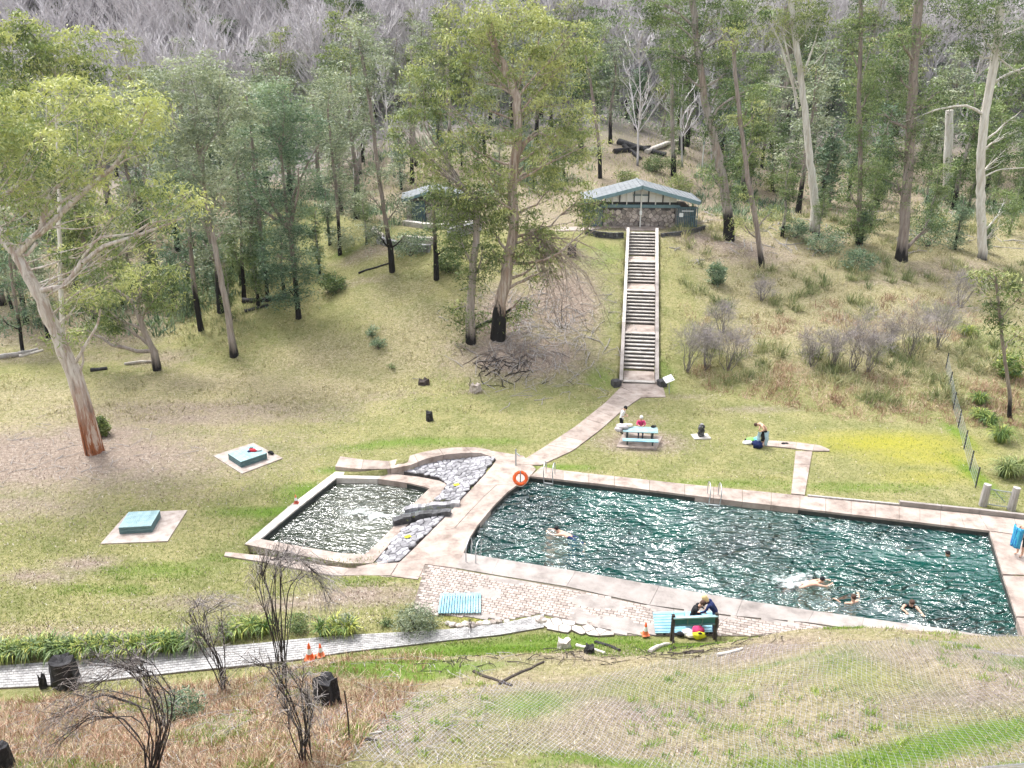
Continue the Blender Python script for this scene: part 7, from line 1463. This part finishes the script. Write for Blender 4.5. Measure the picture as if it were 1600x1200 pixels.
# fallen sticks
def sticks(name, x, y, g, L_, r_, mat, zo=.03):
    mb = MB()
    for a_, b_ in zip(x, y):
        an = g.uniform(0, 6.28); l = L_*g.uniform(.4, 1.4); X = a_+np.linspace(-.5, .5, 4)*l*math.cos(an)+g.normal(size=4)*l*.04; Y = b_+np.linspace(-.5, .5, 4)*l*math.sin(an)+g.normal(size=4)*l*.04; Z = H0(X, Y)+zo+g.uniform(0, .12)*np.array([0, .6, 1, .3])
        mb.tube(np.stack([X, Y, Z], 1), np.linspace(r_, r_*.5, 4)*g.uniform(.6, 1.4), 4, g.rand(), cap=False)
    tag(mb.build(name, mat), kind='stuff')
g = np.random.RandomState(5); c = gr(845, 520); n = 420; x = c[0]+g.normal(size=n)*2.6; y = c[1]+g.normal(size=n)*3.0; sticks('fallen_sticks', x, y, g, 1.3, .022, M['greywood']); c = gr(790, 560); x = c[0]+g.normal(size=120)*1.8; y = c[1]+g.normal(size=120)*1.2; sticks('fallen_bark', x, y, g, 1.2, .03, M['bark_brown'])
c = gr(60, 715); x = c[0]+g.normal(size=130)*5; y = c[1]+g.normal(size=130)*2.2; sticks('fallen_sticks', x, y, g, 1.0, .016, M['greywood'])
x, y, g = scat(700, 20.5, 25.5, 8, -3, 9, 1); k1 = (y < yfoot_front(x)-.9) & (y > yfoot_front(x)-2.6); sticks('fallen_sticks', x[k1], y[k1], g, .75, .018, M['darkwood']); x, y, g = scat(900, 12, 23, 9, -16, 0, 1); k1 = (y < yfoot_front(x)-1); sticks('fallen_sticks', x[k1], y[k1], g, .8, .012, M['greywood'], .1)
x, y, g = scat(700, 60, 80, 10, 12, 45, 1); k1 = tbf(x, y) > .75; sticks('fallen_sticks', x[k1], y[k1], g, 1.8, .04, M['greywood'])
# wire netting pegged over the bank
NP = np.array([gr(a, b_)[:2] for a, b_ in [(500, 1110), (640, 1085), (760, 1070), (900, 1062), (1040, 1032), (1180, 1006), (1300, 1004), (1450, 1001), (1640, 996), (1640, 1199), (1400, 1199), (1000, 1199), (640, 1199), (330, 1199)]]); NP[NP[:, 1] < 13.2, 1] -= 1.5
net = MB(); cN = NP.mean(0); g = np.random.RandomState(3)
for ang, sp_ in ((1.22, .12), (2.12, .12)):
    dr_ = np.array([math.cos(ang), math.sin(ang)]); nn_ = np.array([-dr_[1], dr_[0]])
    for k in range(-150, 150):
        s_ = np.arange(-18, 18, .22); X = cN[0]+nn_[0]*k*sp_+dr_[0]*s_; Y = cN[1]+nn_[1]*k*sp_+dr_[1]*s_; X = X+.05*np.sin(Y*2.1+X*.7); ins = inpoly(X, Y, NP); Z = H0(X, Y)+.045+.03*wav(X, Y, 2.2, 90)
        i = 0
        while i < len(s_):
            if ins[i]:
                j = i
                while j < len(s_) and ins[j]: j += 1
                if j-i > 2: net.tube(np.stack([X[i:j], Y[i:j], Z[i:j]], 1), .0033, 3, cap=False)
                i = j
            else: i += 1
nm_ = plain('net_wire', [(.40, .40, .50), (.56, .56, .66)], 3, .5, 0, 20, metal=.2, world=True); no = net.build('wire_netting', nm_); tag(no, kind='stuff')
# ------------------------------------------------------------------ thin mountain air
hz = MB().box((0, 240, 60), (900, 620, 130)).build('haze', newmat('haze_air')[0]); tag(hz, kind='stuff')
hz.location = (0, 0, 0)
t = D.materials['haze_air'].node_tree; t.nodes.clear(); o = t.nodes.new('ShaderNodeOutputMaterial'); v = t.nodes.new('ShaderNodeVolumePrincipled')
v.inputs['Color'].default_value = (.86, .88, .95, 1); v.inputs['Density'].default_value = .00009; v.inputs['Anisotropy'].default_value = .2; t.links.new(v.outputs[0], o.inputs['Volume'])
